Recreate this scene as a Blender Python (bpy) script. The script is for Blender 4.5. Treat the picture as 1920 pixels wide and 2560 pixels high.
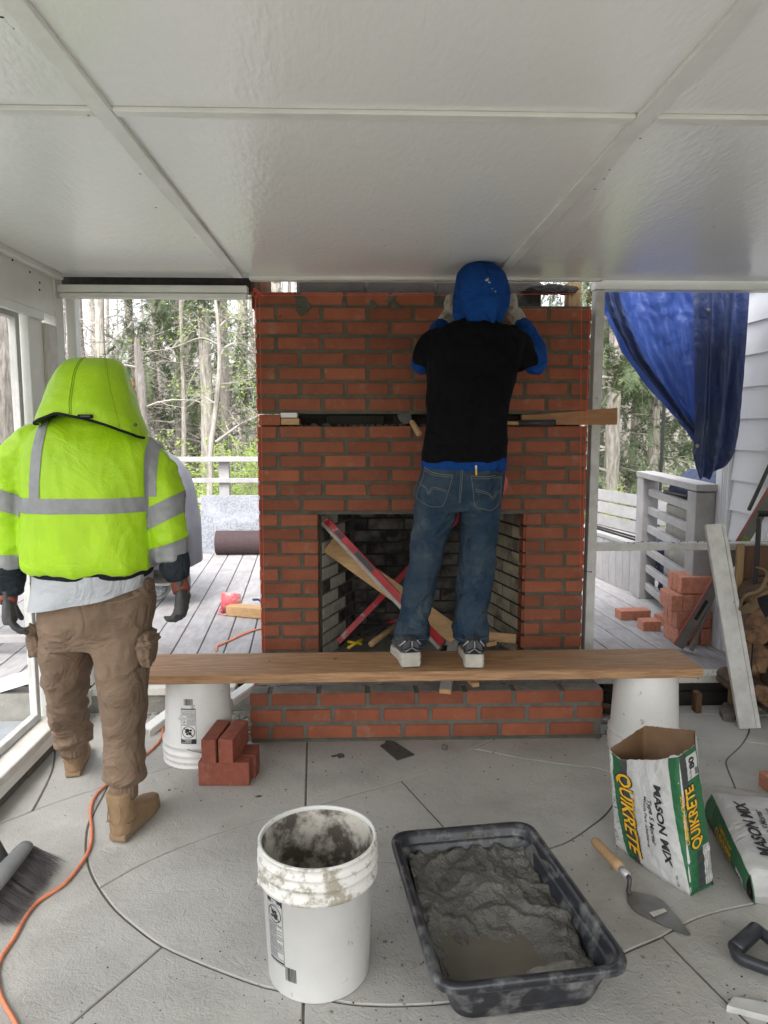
import bpy, bmesh, math, random
from mathutils import Vector, Matrix, noise
from mathutils.geometry import delaunay_2d_cdt
for _o in list(bpy.data.objects): bpy.data.objects.remove(_o)
SC = bpy.context.scene
COL = SC.collection
V = Vector
R = math.radians
# ---------------------------------------------------------------- camera
FPX = 1850.0
TH = math.atan(217/1850.); PS = math.atan(61*math.cos(TH)/1850.); CH = 1.37
cd = bpy.data.cameras.new('camera'); cam = bpy.data.objects.new('camera', cd); COL.objects.link(cam)
cam.location = (0, 0, CH); cam.rotation_euler = (math.pi/2-TH, 0, -PS)
cd.sensor_fit = 'VERTICAL'; cd.sensor_height = 24; cd.sensor_width = 18; cd.lens = 24*FPX/2560
cd.clip_start = 0.05; cd.clip_end = 400
SC.camera = cam
# ---------------------------------------------------------------- daylight (overcast)
W = bpy.data.worlds.new('World'); SC.world = W; W.use_nodes = True
nt = W.node_tree; nt.nodes.clear()
sky = nt.nodes.new('ShaderNodeTexSky'); sky.sky_type = 'NISHITA'; sky.sun_disc = False
sky.sun_elevation = R(52); sky.sun_rotation = R(194); sky.dust_density = 4; sky.air_density = 1.2; sky.ozone_density = 0.6
hs = nt.nodes.new('ShaderNodeHueSaturation'); hs.inputs['Saturation'].default_value = 0.22
bg = nt.nodes.new('ShaderNodeBackground'); bg.inputs['Strength'].default_value = 0.15
wo = nt.nodes.new('ShaderNodeOutputWorld')
nt.links.new(sky.outputs[0], hs.inputs['Color']); nt.links.new(hs.outputs[0], bg.inputs[0]); nt.links.new(bg.outputs[0], wo.inputs[0])
sd = bpy.data.lights.new('sun', 'SUN'); sd.energy = .55; sd.angle = R(25); sd.color = (1, .97, .93)
sun = bpy.data.objects.new('sun', sd); COL.objects.link(sun)
# light comes from behind the porch, high up; the roof keeps it off the patio
_d = V((math.sin(R(194))*math.cos(R(52)), math.cos(R(194))*math.cos(R(52)), math.sin(R(52))))
sun.rotation_euler = _d.to_track_quat('Z', 'Y').to_euler(); sun.location = _d*30
SC.view_settings.view_transform = 'Standard'; SC.view_settings.look = 'None'
SC.view_settings.gamma = 1; SC.view_settings.use_curve_mapping = False
SC.view_settings.exposure = 1.9
SC.render.engine = 'CYCLES'
SC.cycles.max_bounces = 10; SC.cycles.diffuse_bounces = 6; SC.cycles.transparent_max_bounces = 24
# ---------------------------------------------------------------- measuring helpers (photo pixel -> point in the room)
def _ray(px, py):
    u = px-960; v = 1280-py
    f = FPX*math.cos(TH)+v*math.sin(TH); z = v*math.cos(TH)-FPX*math.sin(TH)
    return V((u*math.cos(PS)+f*math.sin(PS), -u*math.sin(PS)+f*math.cos(PS), z))
def pY(px, py, y): r = _ray(px, py); return V((0, 0, CH))+r*(y/r.y)
def pZ(px, py, z): r = _ray(px, py); return V((0, 0, CH))+r*((z-CH)/r.z)
def pX(px, py, x): r = _ray(px, py); return V((0, 0, CH))+r*(x/r.x)
# ---------------------------------------------------------------- object helpers
def world(o):
    M = Matrix.LocRotScale(o.location, o.rotation_euler, o.scale)
    return world(o.parent) @ o.matrix_parent_inverse @ M if o.parent else M
def adopt(o, parent):
    o.parent = parent; o.matrix_parent_inverse = world(parent).inverted()
def tag(o, label=None, cat=None, group=None, kind=None):
    if label: o['label'] = label
    if cat: o['category'] = cat
    if group: o['group'] = group
    if kind: o['kind'] = kind
    return o
def thing(name, label, cat, loc=(0, 0, 0), group=None, rz=0):
    o = bpy.data.objects.new(name, None); COL.objects.link(o); o.location = loc; o.rotation_euler = (0, 0, rz)
    o.empty_display_size = .05
    return tag(o, label, cat, group)
def obj(name, bm, mat, parent=None, smooth=False, loc=None):
    if isinstance(bm, bpy.types.Mesh): me = bm
    else:
        bmesh.ops.recalc_face_normals(bm, faces=bm.faces[:])
        me = bpy.data.meshes.new(name); bm.to_mesh(me); bm.free()
        if smooth:
            for p in me.polygons: p.use_smooth = True
        for m in (mat if isinstance(mat, (list, tuple)) else [mat]): me.materials.append(m)
    o = bpy.data.objects.new(name, me); COL.objects.link(o)
    if loc is not None: o.location = loc
    if parent: adopt(o, parent)
    return o
def copy_tree(o, parent=None):
    c = o.copy(); COL.objects.link(c)
    if parent: c.parent = parent
    for ch in [x for x in bpy.data.objects if x.parent == o]: copy_tree(ch, c)
    return c
def B(): return bmesh.new()
def box(bm, x0, x1, y0, y1, z0, z1, bev=0, M=None):
    vs = [bm.verts.new((x, y, z)) for x in (x0, x1) for y in (y0, y1) for z in (z0, z1)]
    fs = [bm.faces.new([vs[i] for i in f]) for f in ((0, 1, 3, 2), (4, 6, 7, 5), (0, 4, 5, 1), (2, 3, 7, 6), (0, 2, 6, 4), (1, 5, 7, 3))]
    if bev:
        es = list({e for f in fs for e in f.edges})
        r = bmesh.ops.bevel(bm, geom=es, offset=bev, segments=1, affect='EDGES', profile=.5)
        vs = list({v for f in r['faces'] for v in f.verts} | {v for v in vs if v.is_valid})
    if M is not None:
        for v in vs: v.co = M @ v.co
    return vs
def beam(bm, p0, p1, w, h, up=(0, 0, 1), bev=0):
    """board from p0 to p1; w across, h along up; the line runs through its centre"""
    p0 = V(p0); p1 = V(p1); d = (p1-p0); L = d.length; d.normalize(); s = d.cross(V(up)).normalized(); u = s.cross(d)
    M = Matrix((( d.x, s.x, u.x, p0.x), (d.y, s.y, u.y, p0.y), (d.z, s.z, u.z, p0.z), (0, 0, 0, 1)))
    return box(bm, 0, L, -w/2, w/2, -h/2, h/2, bev, M)
def ringpts(c, ax, ay, rx, ry, n, e=1.0):
    out = []
    for i in range(n):
        t = 2*math.pi*i/n; ct, st = math.cos(t), math.sin(t)
        if e != 1: ct = math.copysign(abs(ct)**e, ct); st = math.copysign(abs(st)**e, st)
        out.append(V(c)+ax*(rx*ct)+ay*(ry*st))
    return out
def loft(bm, rings, cap=True):
    rv = [[bm.verts.new(p) for p in r] for r in rings]; n = len(rings[0])
    for a, b in zip(rv, rv[1:]):
        for i in range(n): bm.faces.new((a[i], a[(i+1) % n], b[(i+1) % n], b[i]))
    if cap:
        bm.faces.new(rv[0][::-1]); bm.faces.new(rv[-1])
    return rv
def tube(bm, pts, rad, n=8, cap=True, flat=1.0):
    pts = [V(p) for p in pts]; rings = []; up = None
    if not isinstance(rad, (list, tuple)): rad = [rad]*len(pts)
    for i, p in enumerate(pts):
        d = (pts[min(i+1, len(pts)-1)]-pts[max(i-1, 0)]).normalized()
        if up is None: up = V((0, 0, 1)) if abs(d.z) < .9 else V((1, 0, 0))
        s = d.cross(up).normalized(); up = s.cross(d).normalized()
        rings.append(ringpts(p, s, up, rad[i], rad[i]*flat, n))
    return loft(bm, rings, cap)
def spline(pts, k=6):
    pts = [V(p) for p in pts]; out = []
    q = [pts[0]*2-pts[1]]+pts+[pts[-1]*2-pts[-2]]
    for i in range(1, len(q)-2):
        a, b, c, d = q[i-1:i+3]
        for j in range(k):
            t = j/k; out.append(.5*((2*b)+(c-a)*t+(2*a-5*b+4*c-d)*t*t+(3*b-a-3*c+d)*t**3))
    out.append(pts[-1]); return out
def lathe(bm, prof, n=48, c=(0, 0, 0)):
    c = V(c); X = V((1, 0, 0)); Y = V((0, 1, 0))
    return loft(bm, [ringpts(c+V((0, 0, z)), X, Y, max(r, 1e-4), max(r, 1e-4), n) for r, z in prof], True)
def sphere(bm, c, r, u=12, v=8, s=(1, 1, 1)):
    M = Matrix.Translation(V(c)) @ Matrix.Diagonal((r*s[0], r*s[1], r*s[2], 1))
    bmesh.ops.create_uvsphere(bm, u_segments=u, v_segments=v, radius=1, matrix=M)
def grid(bm, fn, nu, nv):
    g = [[bm.verts.new(fn(i/nu, j/nv)) for i in range(nu+1)] for j in range(nv+1)]
    for j in range(nv):
        for i in range(nu): bm.faces.new((g[j][i], g[j][i+1], g[j+1][i+1], g[j+1][i]))
    return g
def nz(p, s=1.0, o=0): return noise.noise(V((p[0]*s+o, p[1]*s+o*1.7, p[2]*s-o)))
def bake(name, bm, mat, parent, voxel=.007, smooth=4, disp=None):
    """join overlapping shapes into one continuous skin"""
    me = bpy.data.meshes.new(name); bmesh.ops.recalc_face_normals(bm, faces=bm.faces[:]); bm.to_mesh(me); bm.free()
    t = bpy.data.objects.new('tmp', me); COL.objects.link(t)
    m = t.modifiers.new('r', 'REMESH'); m.mode = 'VOXEL'; m.voxel_size = voxel
    if smooth: m = t.modifiers.new('s', 'SMOOTH'); m.iterations = smooth; m.factor = .5
    bpy.context.view_layer.update()
    r = bpy.data.meshes.new_from_object(t.evaluated_get(bpy.context.evaluated_depsgraph_get()))
    bpy.data.objects.remove(t); bpy.data.meshes.remove(me)
    if disp:
        ns = [v.normal.copy() for v in r.vertices]
        for v, n in zip(r.vertices, ns): v.co = v.co+n*disp(v.co)
    for p in r.polygons: p.use_smooth = True
    r.materials.clear()
    r.materials.append(mat); r.name = name
    o = bpy.data.objects.new(name, r); COL.objects.link(o)
    if parent: adopt(o, parent)
    return o
# ---------------------------------------------------------------- materials
def L(nt, a, b): nt.links.new(a, b)
def mat(name, col, rough=.6, col2=None, ns=12, detail=6, lo=.35, hi=.65, bump=0, bs=60, bstretch=None, stretch=None, metal=0,
        spec=.5, rnd=0, dirt=None, ds=6, dlo=.55, dhi=.7, alpha=1, trans=0, coat=0, distort=0, randvec=False, sheen=0, speck=None, bump2=None):
    m = bpy.data.materials.new(name); m.use_nodes = True; nt = m.node_tree; N = nt.nodes; b = N['Principled BSDF']
    tc = N.new('ShaderNodeTexCoord'); src = tc.outputs['Object']
    oi = N.new('ShaderNodeObjectInfo')
    if randvec:
        a = N.new('ShaderNodeVectorMath'); a.operation = 'MULTIPLY_ADD'; cx = N.new('ShaderNodeCombineXYZ')
        for k in range(3): L(nt, oi.outputs['Random'], cx.inputs[k])
        L(nt, cx.outputs[0], a.inputs[0]); a.inputs[1].default_value = (37, 19, 53); L(nt, src, a.inputs[2]); src = a.outputs[0]
    def mapped(st):
        if not st: return src
        mp = N.new('ShaderNodeMapping'); mp.inputs['Scale'].default_value = st; L(nt, src, mp.inputs['Vector']); return mp.outputs[0]
    def nse(st, sc, lo, hi, det=6, dis=0):
        n = N.new('ShaderNodeTexNoise'); n.inputs['Scale'].default_value = sc; n.inputs['Detail'].default_value = det
        n.inputs['Distortion'].default_value = dis
        n.inputs['Roughness'].default_value = .62; L(nt, mapped(st), n.inputs['Vector'])
        r = N.new('ShaderNodeMapRange'); r.inputs[1].default_value = lo; r.inputs[2].default_value = hi; L(nt, n.outputs['Fac'], r.inputs[0]); return n, r
    if col2 is None: col2 = tuple(c*.8 for c in col)
    n, r = nse(stretch, ns, lo, hi, detail, distort)
    mx = N.new('ShaderNodeMix'); mx.data_type = 'RGBA'; mx.inputs[6].default_value = (*col, 1); mx.inputs[7].default_value = (*col2, 1); L(nt, r.outputs[0], mx.inputs[0])
    out = mx.outputs[2]
    if dirt:
        n2, r2 = nse(None, ds, dlo, dhi, 8)
        m2 = N.new('ShaderNodeMix'); m2.data_type = 'RGBA'; L(nt, out, m2.inputs[6]); m2.inputs[7].default_value = (*dirt, 1); L(nt, r2.outputs[0], m2.inputs[0]); out = m2.outputs[2]
    if speck:
        sp_, s3, l3, h3 = speck; n5, r5 = nse(None, s3, l3, h3, 3)
        m5 = N.new('ShaderNodeMix'); m5.data_type = 'RGBA'; L(nt, out, m5.inputs[6]); m5.inputs[7].default_value = (*sp_, 1); L(nt, r5.outputs[0], m5.inputs[0]); out = m5.outputs[2]
    if rnd:
        h = N.new('ShaderNodeHueSaturation'); r3 = N.new('ShaderNodeMapRange'); r3.inputs[3].default_value = 1-rnd; r3.inputs[4].default_value = 1+rnd
        L(nt, oi.outputs['Random'], r3.inputs[0]); L(nt, r3.outputs[0], h.inputs['Value']); L(nt, out, h.inputs['Color']); out = h.outputs[0]
    L(nt, out, b.inputs['Base Color'])
    b.inputs['Roughness'].default_value = rough; b.inputs['Metallic'].default_value = metal
    b.inputs['Specular IOR Level'].default_value = spec; b.inputs['Alpha'].default_value = alpha
    b.inputs['Coat Weight'].default_value = coat; b.inputs['Coat Roughness'].default_value = .2
    if sheen: b.inputs['Sheen Weight'].default_value = sheen
    if bump:
        n4 = N.new('ShaderNodeTexNoise'); n4.inputs['Scale'].default_value = bs; n4.inputs['Detail'].default_value = 5; L(nt, mapped(bstretch), n4.inputs['Vector'])
        bp = N.new('ShaderNodeBump'); bp.inputs['Strength'].default_value = 1; bp.inputs['Distance'].default_value = bump
        L(nt, n4.outputs['Fac'], bp.inputs['Height']); L(nt, bp.outputs[0], b.inputs['Normal'])
        if bump2:
            n6 = N.new('ShaderNodeTexNoise'); n6.inputs['Scale'].default_value = bump2[1]; n6.inputs['Detail'].default_value = 6; n6.inputs['Distortion'].default_value = bump2[2]; L(nt, src, n6.inputs['Vector'])
            b6 = N.new('ShaderNodeBump'); b6.inputs['Distance'].default_value = bump2[0]; L(nt, n6.outputs['Fac'], b6.inputs['Height']); L(nt, b6.outputs[0], bp.inputs['Normal'])
    if trans:
        t = N.new('ShaderNodeBsdfTranslucent'); L(nt, out, t.inputs[0]); ms = N.new('ShaderNodeMixShader'); ms.inputs[0].default_value = trans
        L(nt, b.outputs[0], ms.inputs[1]); L(nt, t.outputs[0], ms.inputs[2]); L(nt, ms.outputs[0], N['Material Output'].inputs[0])
    return m
MT = {}
def mk(k, *a, **kw): MT[k] = mat(k, *a, **kw)
mk('concrete', (.47, .46, .43), .75, (.36, .355, .335), 2.2, 9, .3, .7, bump=.002, bs=150, dirt=(.25, .235, .21), ds=1.7, dlo=.5, dhi=.78, speck=((.16, .15, .13), 75, .66, .74), bump2=(.003, 24, 1.5))
mk('joint', (.15, .135, .115), .9, (.09, .082, .07), 30)
mk('terrace', (.28, .30, .32), .85, (.22, .235, .25), 6, bump=.003, bs=70)
mk('white_paint', (.76, .765, .74), .38, (.66, .67, .64), 5, bump=.0012, bs=25, bstretch=(1, 1, 1))
mk('trim_grey', (.55, .55, .54), .5, (.42, .42, .40), 14, bump=.001, bs=40, dirt=(.2, .19, .17), ds=30, dlo=.66, dhi=.74)
mk('dirty_white', (.66, .64, .60), .6, (.5, .48, .44), 9, dirt=(.12, .1, .08), ds=40, dlo=.66, dhi=.72)
mk('brick', (.285, .088, .042), .8, (.215, .063, .032), 9, 6, bump=.002, bs=120, rnd=.2, dirt=(.27, .16, .12), ds=16, dlo=.58, dhi=.78, speck=((.10, .095, .08), 30, .68, .73), randvec=True)
mk('loose_brick', (.28, .08, .05), .8, (.21, .058, .036), 40, 6, bump=.0014, bs=180, rnd=.1, dirt=(.36, .18, .13), ds=18, dlo=.56, dhi=.78, randvec=True, speck=((.12, .04, .03), 160, .66, .72))
mk('old_mortar_brick', (.45, .42, .37), .9, (.33, .30, .265), 20, bump=.002, bs=90, randvec=True)
mk('mortar', (.115, .114, .088), .95, (.075, .075, .056), 18, bump=.004, bs=110)
mk('hearth_mortar', (.155, .15, .13), .95, (.11, .105, .09), 18, bump=.004, bs=110)
mk('loose_brick_lit', (.50, .215, .14), .8, (.38, .14, .09), 40, 6, bump=.0014, bs=180, rnd=.12, dirt=(.5, .3, .22), ds=18, dlo=.6, dhi=.8, randvec=True)  # lighter copy of the loose brick; light put into the colour against backlight
mk('mortar_grey', (.26, .255, .23), .95, (.19, .185, .165), 14, bump=.004, bs=90, dirt=(.08, .07, .06), ds=18, dlo=.62, dhi=.68)
mk('firebrick', (.42, .36, .26), .85, (.28, .24, .175), 8, bump=.002, bs=90, rnd=.25, dirt=(.07, .06, .05), ds=7, dlo=.5, dhi=.72, randvec=True)
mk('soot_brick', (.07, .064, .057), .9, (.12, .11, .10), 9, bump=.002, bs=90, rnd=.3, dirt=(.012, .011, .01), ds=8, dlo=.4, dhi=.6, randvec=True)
mk('soot', (.012, .011, .010), .95, (.035, .03, .028), 20, bump=.003, bs=60)
mk('block', (.035, .031, .027), .95, (.02, .018, .016), 10, bump=.004, bs=80)
mk('plank', (.46, .27, .14), .6, (.27, .14, .065), 6, 7, .38, .62, bump=.0008, bs=60, bstretch=(1, 14, 14), stretch=(1.2, 16, 16), dirt=(.3, .2, .12), ds=5, dlo=.55, dhi=.75, distort=.6)
mk('pine', (.52, .33, .16), .65, (.40, .24, .11), 5, 6, stretch=(2, 14, 14), bump=.0006, bs=80, distort=.5)
mk('ply_brown', (.34, .17, .075), .7, (.26, .12, .05), 5, stretch=(2, 10, 10))
mk('dark_wood', (.12, .055, .025), .7, (.07, .03, .015), 6, stretch=(12, 12, 1), bump=.001)
mk('pt_wood', (.30, .20, .10), .8, (.2, .13, .06), 6, stretch=(12, 12, 1), bump=.001)
mk('deck', (.36, .35, .355), .75, (.27, .26, .265), 7, 7, stretch=(5, 1, 1), bump=.0012, bs=50, bstretch=(4, 1, 1), rnd=.05, dirt=(.26, .24, .23), ds=5, dlo=.54, dhi=.66, randvec=True)
mk('deck_rail', (.34, .33, .33), .7, (.27, .262, .26), 8, bump=.001, bs=40, rnd=.04, randvec=True)
mk('siding', (.66, .67, .70), .5, (.62, .63, .66), 4, bump=.0008, bs=30, bstretch=(1, 1, 30))
mk('bucket', (.74, .74, .72), .35, (.68, .68, .66), 8, bump=.0006, bs=14, dirt=(.38, .36, .32), ds=26, dlo=.64, dhi=.72, coat=.1)
mk('bucket_cake', (.56, .53, .47), .8, (.10, .085, .07), 13, 9, .46, .6, bump=.004, bs=60)
mk('bucket_rim', (.72, .71, .68), .45, (.34, .31, .25), 24, 8, .52, .62, bump=.002, bs=60)
mk('print_black', (.02, .02, .022), .6, ns=30)
mk('print_grey', (.16, .16, .17), .6, ns=30)
mk('tub', (.012, .013, .018), .4, (.02, .022, .03), 5, 7, dirt=(.22, .225, .22), ds=15, dlo=.5, dhi=.74, bump=.0012, bs=50, coat=.15)
mk('mortar_mix', (.135, .132, .118), .42, (.08, .078, .068), 9, 8, bump=.006, bs=120, bump2=(.012, 35, .5))
mk('mix_water', (.175, .16, .13), .08, (.135, .12, .10), 5, bump=.0006, bs=25)
mk('mix_dry', (.27, .26, .235), .9, (.2, .19, .17), 30, bump=.004, bs=90)
mk('hivis', (.40, .68, .0), .5, (.33, .58, .0), 5, bump=.0012, bs=260, sheen=.1, bump2=(.018, 5.5, 1.0))
mk('reflective', (.27, .28, .29), .42, (.22, .23, .24), 30, bump=.0006, bs=120)
mk('black_cloth', (.012, .013, .017), .85, (.018, .02, .026), 8, bump=.0015, bs=180, spec=.15)
mk('tee_black', (.0035, .0038, .005), .95, (.006, .0065, .0085), 6, bump=.001, bs=220, spec=.12, bump2=(.04, 8, 1.2))
mk('navy_cuff', (.014, .019, .026), .85, (.03, .038, .046), 8, bump=.002, bs=80, spec=.2, bump2=(.03, 16, 1.2))
mk('white_cloth', (.44, .46, .49), .8, (.38, .40, .43), 6, bump=.0015, bs=120, bump2=(.03, 9, 1.2))
mk('khaki', (.225, .158, .112), .8, (.17, .118, .082), 5, 5, bump=.0012, bs=220, spec=.2, bump2=(.03, 9, 1.4))
mk('boot', (.30, .195, .105), .7, (.23, .15, .08), 9, bump=.0015, bs=80)
mk('boot_sole', (.28, .19, .11), .8, (.22, .15, .09), 9)
mk('glove', (.045, .047, .05), .65, (.075, .075, .078), 12, bump=.001, bs=150)
mk('glove_red', (.20, .055, .03), .8, (.13, .04, .025), 16, bump=.001, bs=150)
mk('glove_white', (.42, .39, .33), .9, (.20, .17, .13), 18, 6, .5, .62, bump=.0015, bs=150)
mk('blue_cloth', (.008, .062, .27), .9, (.006, .045, .20), 5, bump=.0013, bs=200, spec=.15, bump2=(.05, 9, 1.3))
mk('jeans', (.02, .042, .075), .85, (.06, .085, .105), 7, 6, .42, .72, bump=.0015, bs=200, spec=.2, bump2=(.035, 11, 1.6), dirt=(.15, .17, .17), ds=5, dlo=.56, dhi=.8)
mk('stitch', (.16, .17, .16), .8, ns=60)
mk('skin', (.35, .18, .12), .5)
mk('shoe_grey', (.06, .063, .075), .45, (.05, .05, .06), 20)
mk('shoe_black', (.015, .016, .02), .6)
mk('shoe_silver', (.5, .5, .52), .35, metal=.3)
mk('shoe_sole', (.54, .52, .46), .65, (.38, .36, .31), 12, dirt=(.2, .18, .15), ds=20, dlo=.6, dhi=.7)
mk('red_metal', (.42, .012, .022), .4, (.28, .01, .015), 14, dirt=(.3, .27, .25), ds=20, dlo=.6, dhi=.68)
mk('level_grey', (.36, .34, .31), .5, (.26, .245, .22), 16, metal=.2)
mk('alu', (.16, .15, .135), .45, (.2, .19, .17), 14, metal=.5)
mk('steel', (.30, .30, .30), .38, (.22, .22, .22), 12, metal=.85)
mk('steel_dark', (.06, .06, .065), .5, (.1, .1, .1), 12, metal=.5)
mk('black_metal', (.012, .012, .013), .45)
mk('string', (.85, .09, .04), .7)
mk('handle_wood', (.52, .34, .19), .5, (.42, .26, .13), 6, stretch=(14, 14, 3))
mk('black_plastic', (.018, .02, .026), .4, (.035, .037, .045), 10, dirt=(.14, .14, .15), ds=14, dlo=.6, dhi=.76, bump=.0006, bs=60)
mk('yellow', (.7, .5, .02), .5)
mk('cord', (.78, .25, .12), .55, (.62, .2, .1), 40, bump=.001, bs=200)
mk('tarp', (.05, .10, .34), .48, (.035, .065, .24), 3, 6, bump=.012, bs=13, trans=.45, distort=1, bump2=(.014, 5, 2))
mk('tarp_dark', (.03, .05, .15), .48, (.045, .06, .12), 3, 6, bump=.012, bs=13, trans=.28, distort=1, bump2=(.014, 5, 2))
mk('paper_white', (.56, .56, .55), .6, (.48, .48, .475), 5, bump=.0016, bs=18, bump2=(.02, 7, 1.5))
mk('paper_brown', (.24, .145, .08), .8, (.19, .11, .06), 6, bump=.0016, bs=16)
mk('print_green', (.02, .13, .05), .55, (.017, .11, .042), 8, bump=.0016, bs=18, bump2=(.02, 7, 1.5))
mk('print_charcoal', (.04, .043, .045), .55, (.055, .06, .06), 20)
mk('print_yellow', (.80, .45, .02), .55, ns=8)
mk('granite', (.24, .25, .28), .5, (.08, .085, .10), 60, 8, .42, .6, dirt=(.33, .345, .37), ds=5, dlo=.5, dhi=.7)
mk('rust_roll', (.06, .035, .035), .85, (.035, .022, .024), 60, bump=.002, bs=150)
mk('stone', (.16, .14, .115), .9, (.1, .09, .075), 20, bump=.003, bs=60)
mk('slate', (.05, .05, .048), .9, (.08, .08, .075), 60, bump=.003, bs=150)
mk('grill_cover', (.17, .172, .195), .75, (.13, .132, .155), 5, bump=.004, bs=14)
mk('log_end', (.17, .095, .048), .9, (.075, .042, .024), 22, 8, dirt=(.24, .17, .11), ds=12, dlo=.58, dhi=.72, lo=.42, hi=.6, bump=.003, bs=50)
mk('worn_red', (.42, .10, .08), .6, (.30, .07, .055), 20)
mk('log_bark', (.13, .08, .05), .9, (.07, .045, .03), 12, bump=.006, bs=30, stretch=(1, 1, 1))
mk('canvas', (.15, .105, .06), .85, (.17, .115, .06), 14, bump=.001, bs=150)
mk('bristle', (.07, .07, .08), .8, (.12, .1, .1), 30)
mk('broom_grey', (.20, .205, .205), .5, (.16, .165, .165), 10)
mk('pink_bucket', (.62, .10, .12), .5, (.5, .45, .42), 14, 8, .48, .58)
mk('bark_grey', (.31, .285, .26), .95, (.17, .15, .135), 8, 8, .4, .62, stretch=(3, 3, .6), bump=.02, bs=12, bstretch=(3, 3, .5), rnd=.2, randvec=True)
mk('bark_pale', (.42, .39, .35), .95, (.20, .18, .155), 5, 8, .42, .62, stretch=(3, 3, .5), bump=.015, bs=12, rnd=.12, randvec=True)
mk('bark_snag', (.33, .30, .28), .95, (.16, .14, .13), 8, 8, stretch=(8, 8, .6), bump=.02, bs=14, bstretch=(6, 6, .5))
mk('rot_wood', (.28, .12, .05), .95, (.16, .065, .03), 12, bump=.02, bs=20)
mk('far_bark', (.40, .37, .345), .95, (.29, .26, .24), .6, 5)  # lightened bark: the paleness of haze is put into the colour
mk('twig', (.37, .34, .31), .9, (.27, .245, .225), 2)  # twigs lightened too, with haze painted into their colour
mk('hemlock', (.085, .125, .06), .8, (.15, .19, .10), 1.2, 4, trans=.35)
mk('spring_leaf', (.20, .30, .05), .7, (.33, .42, .10), 2, 4, trans=.4)
mk('leaf_litter', (.27, .23, .18), .95, (.17, .13, .095), 1.5, 9, bump=.03, bs=9, dirt=(.2, .26, .07), ds=.35, dlo=.5, dhi=.62)
mk('grass', (.16, .27, .045), .9, (.2, .33, .06), 2, 8, bump=.02, bs=30)
def screen_mat():
    m = bpy.data.materials.new('insect_screen'); m.use_nodes = True; nt = m.node_tree; N = nt.nodes
    t = N.new('ShaderNodeBsdfTransparent'); ms = N.new('ShaderNodeMixShader'); ms.inputs[0].default_value = .22
    b = N['Principled BSDF']; b.inputs['Base Color'].default_value = (.16, .16, .15, 1)
    L(nt, t.outputs[0], ms.inputs[1]); L(nt, b.outputs[0], ms.inputs[2]); L(nt, ms.outputs[0], N['Material Output'].inputs[0]); MT['screen'] = m
screen_mat()
def ceiling_mat():
    m = mat('ceiling_paint', (.83, .84, .825), .3, (.80, .81, .795), 2.2, lo=.1, hi=.9, bump=.0016, bs=70, bstretch=(1, .3, 1), spec=.55)
    nt = m.node_tree; N = nt.nodes; b = N['Principled BSDF']
    n = N.new('ShaderNodeTexNoise'); n.inputs['Scale'].default_value = 14; n.inputs['Detail'].default_value = 2
    tc = N.new('ShaderNodeTexCoord'); mp = N.new('ShaderNodeMapping'); mp.inputs['Scale'].default_value = (1, .12, 1)
    L(nt, tc.outputs['Object'], mp.inputs[0]); L(nt, mp.outputs[0], n.inputs['Vector'])
    bp2 = N.new('ShaderNodeBump'); bp2.inputs['Distance'].default_value = .0016; L(nt, n.outputs['Fac'], bp2.inputs['Height'])
    old = b.inputs['Normal'].links[0].from_node; L(nt, bp2.outputs[0], old.inputs['Normal'])
    n3 = N.new('ShaderNodeTexNoise'); n3.inputs['Scale'].default_value = 3; n3.inputs['Detail'].default_value = 1; r = N.new('ShaderNodeMapRange'); r.inputs[3].default_value = .19; r.inputs[4].default_value = .24
    L(nt, tc.outputs['Object'], n3.inputs['Vector']); L(nt, n3.outputs['Fac'], r.inputs[0]); L(nt, r.outputs[0], b.inputs['Roughness'])
    MT['ceiling'] = m
ceiling_mat()
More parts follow.
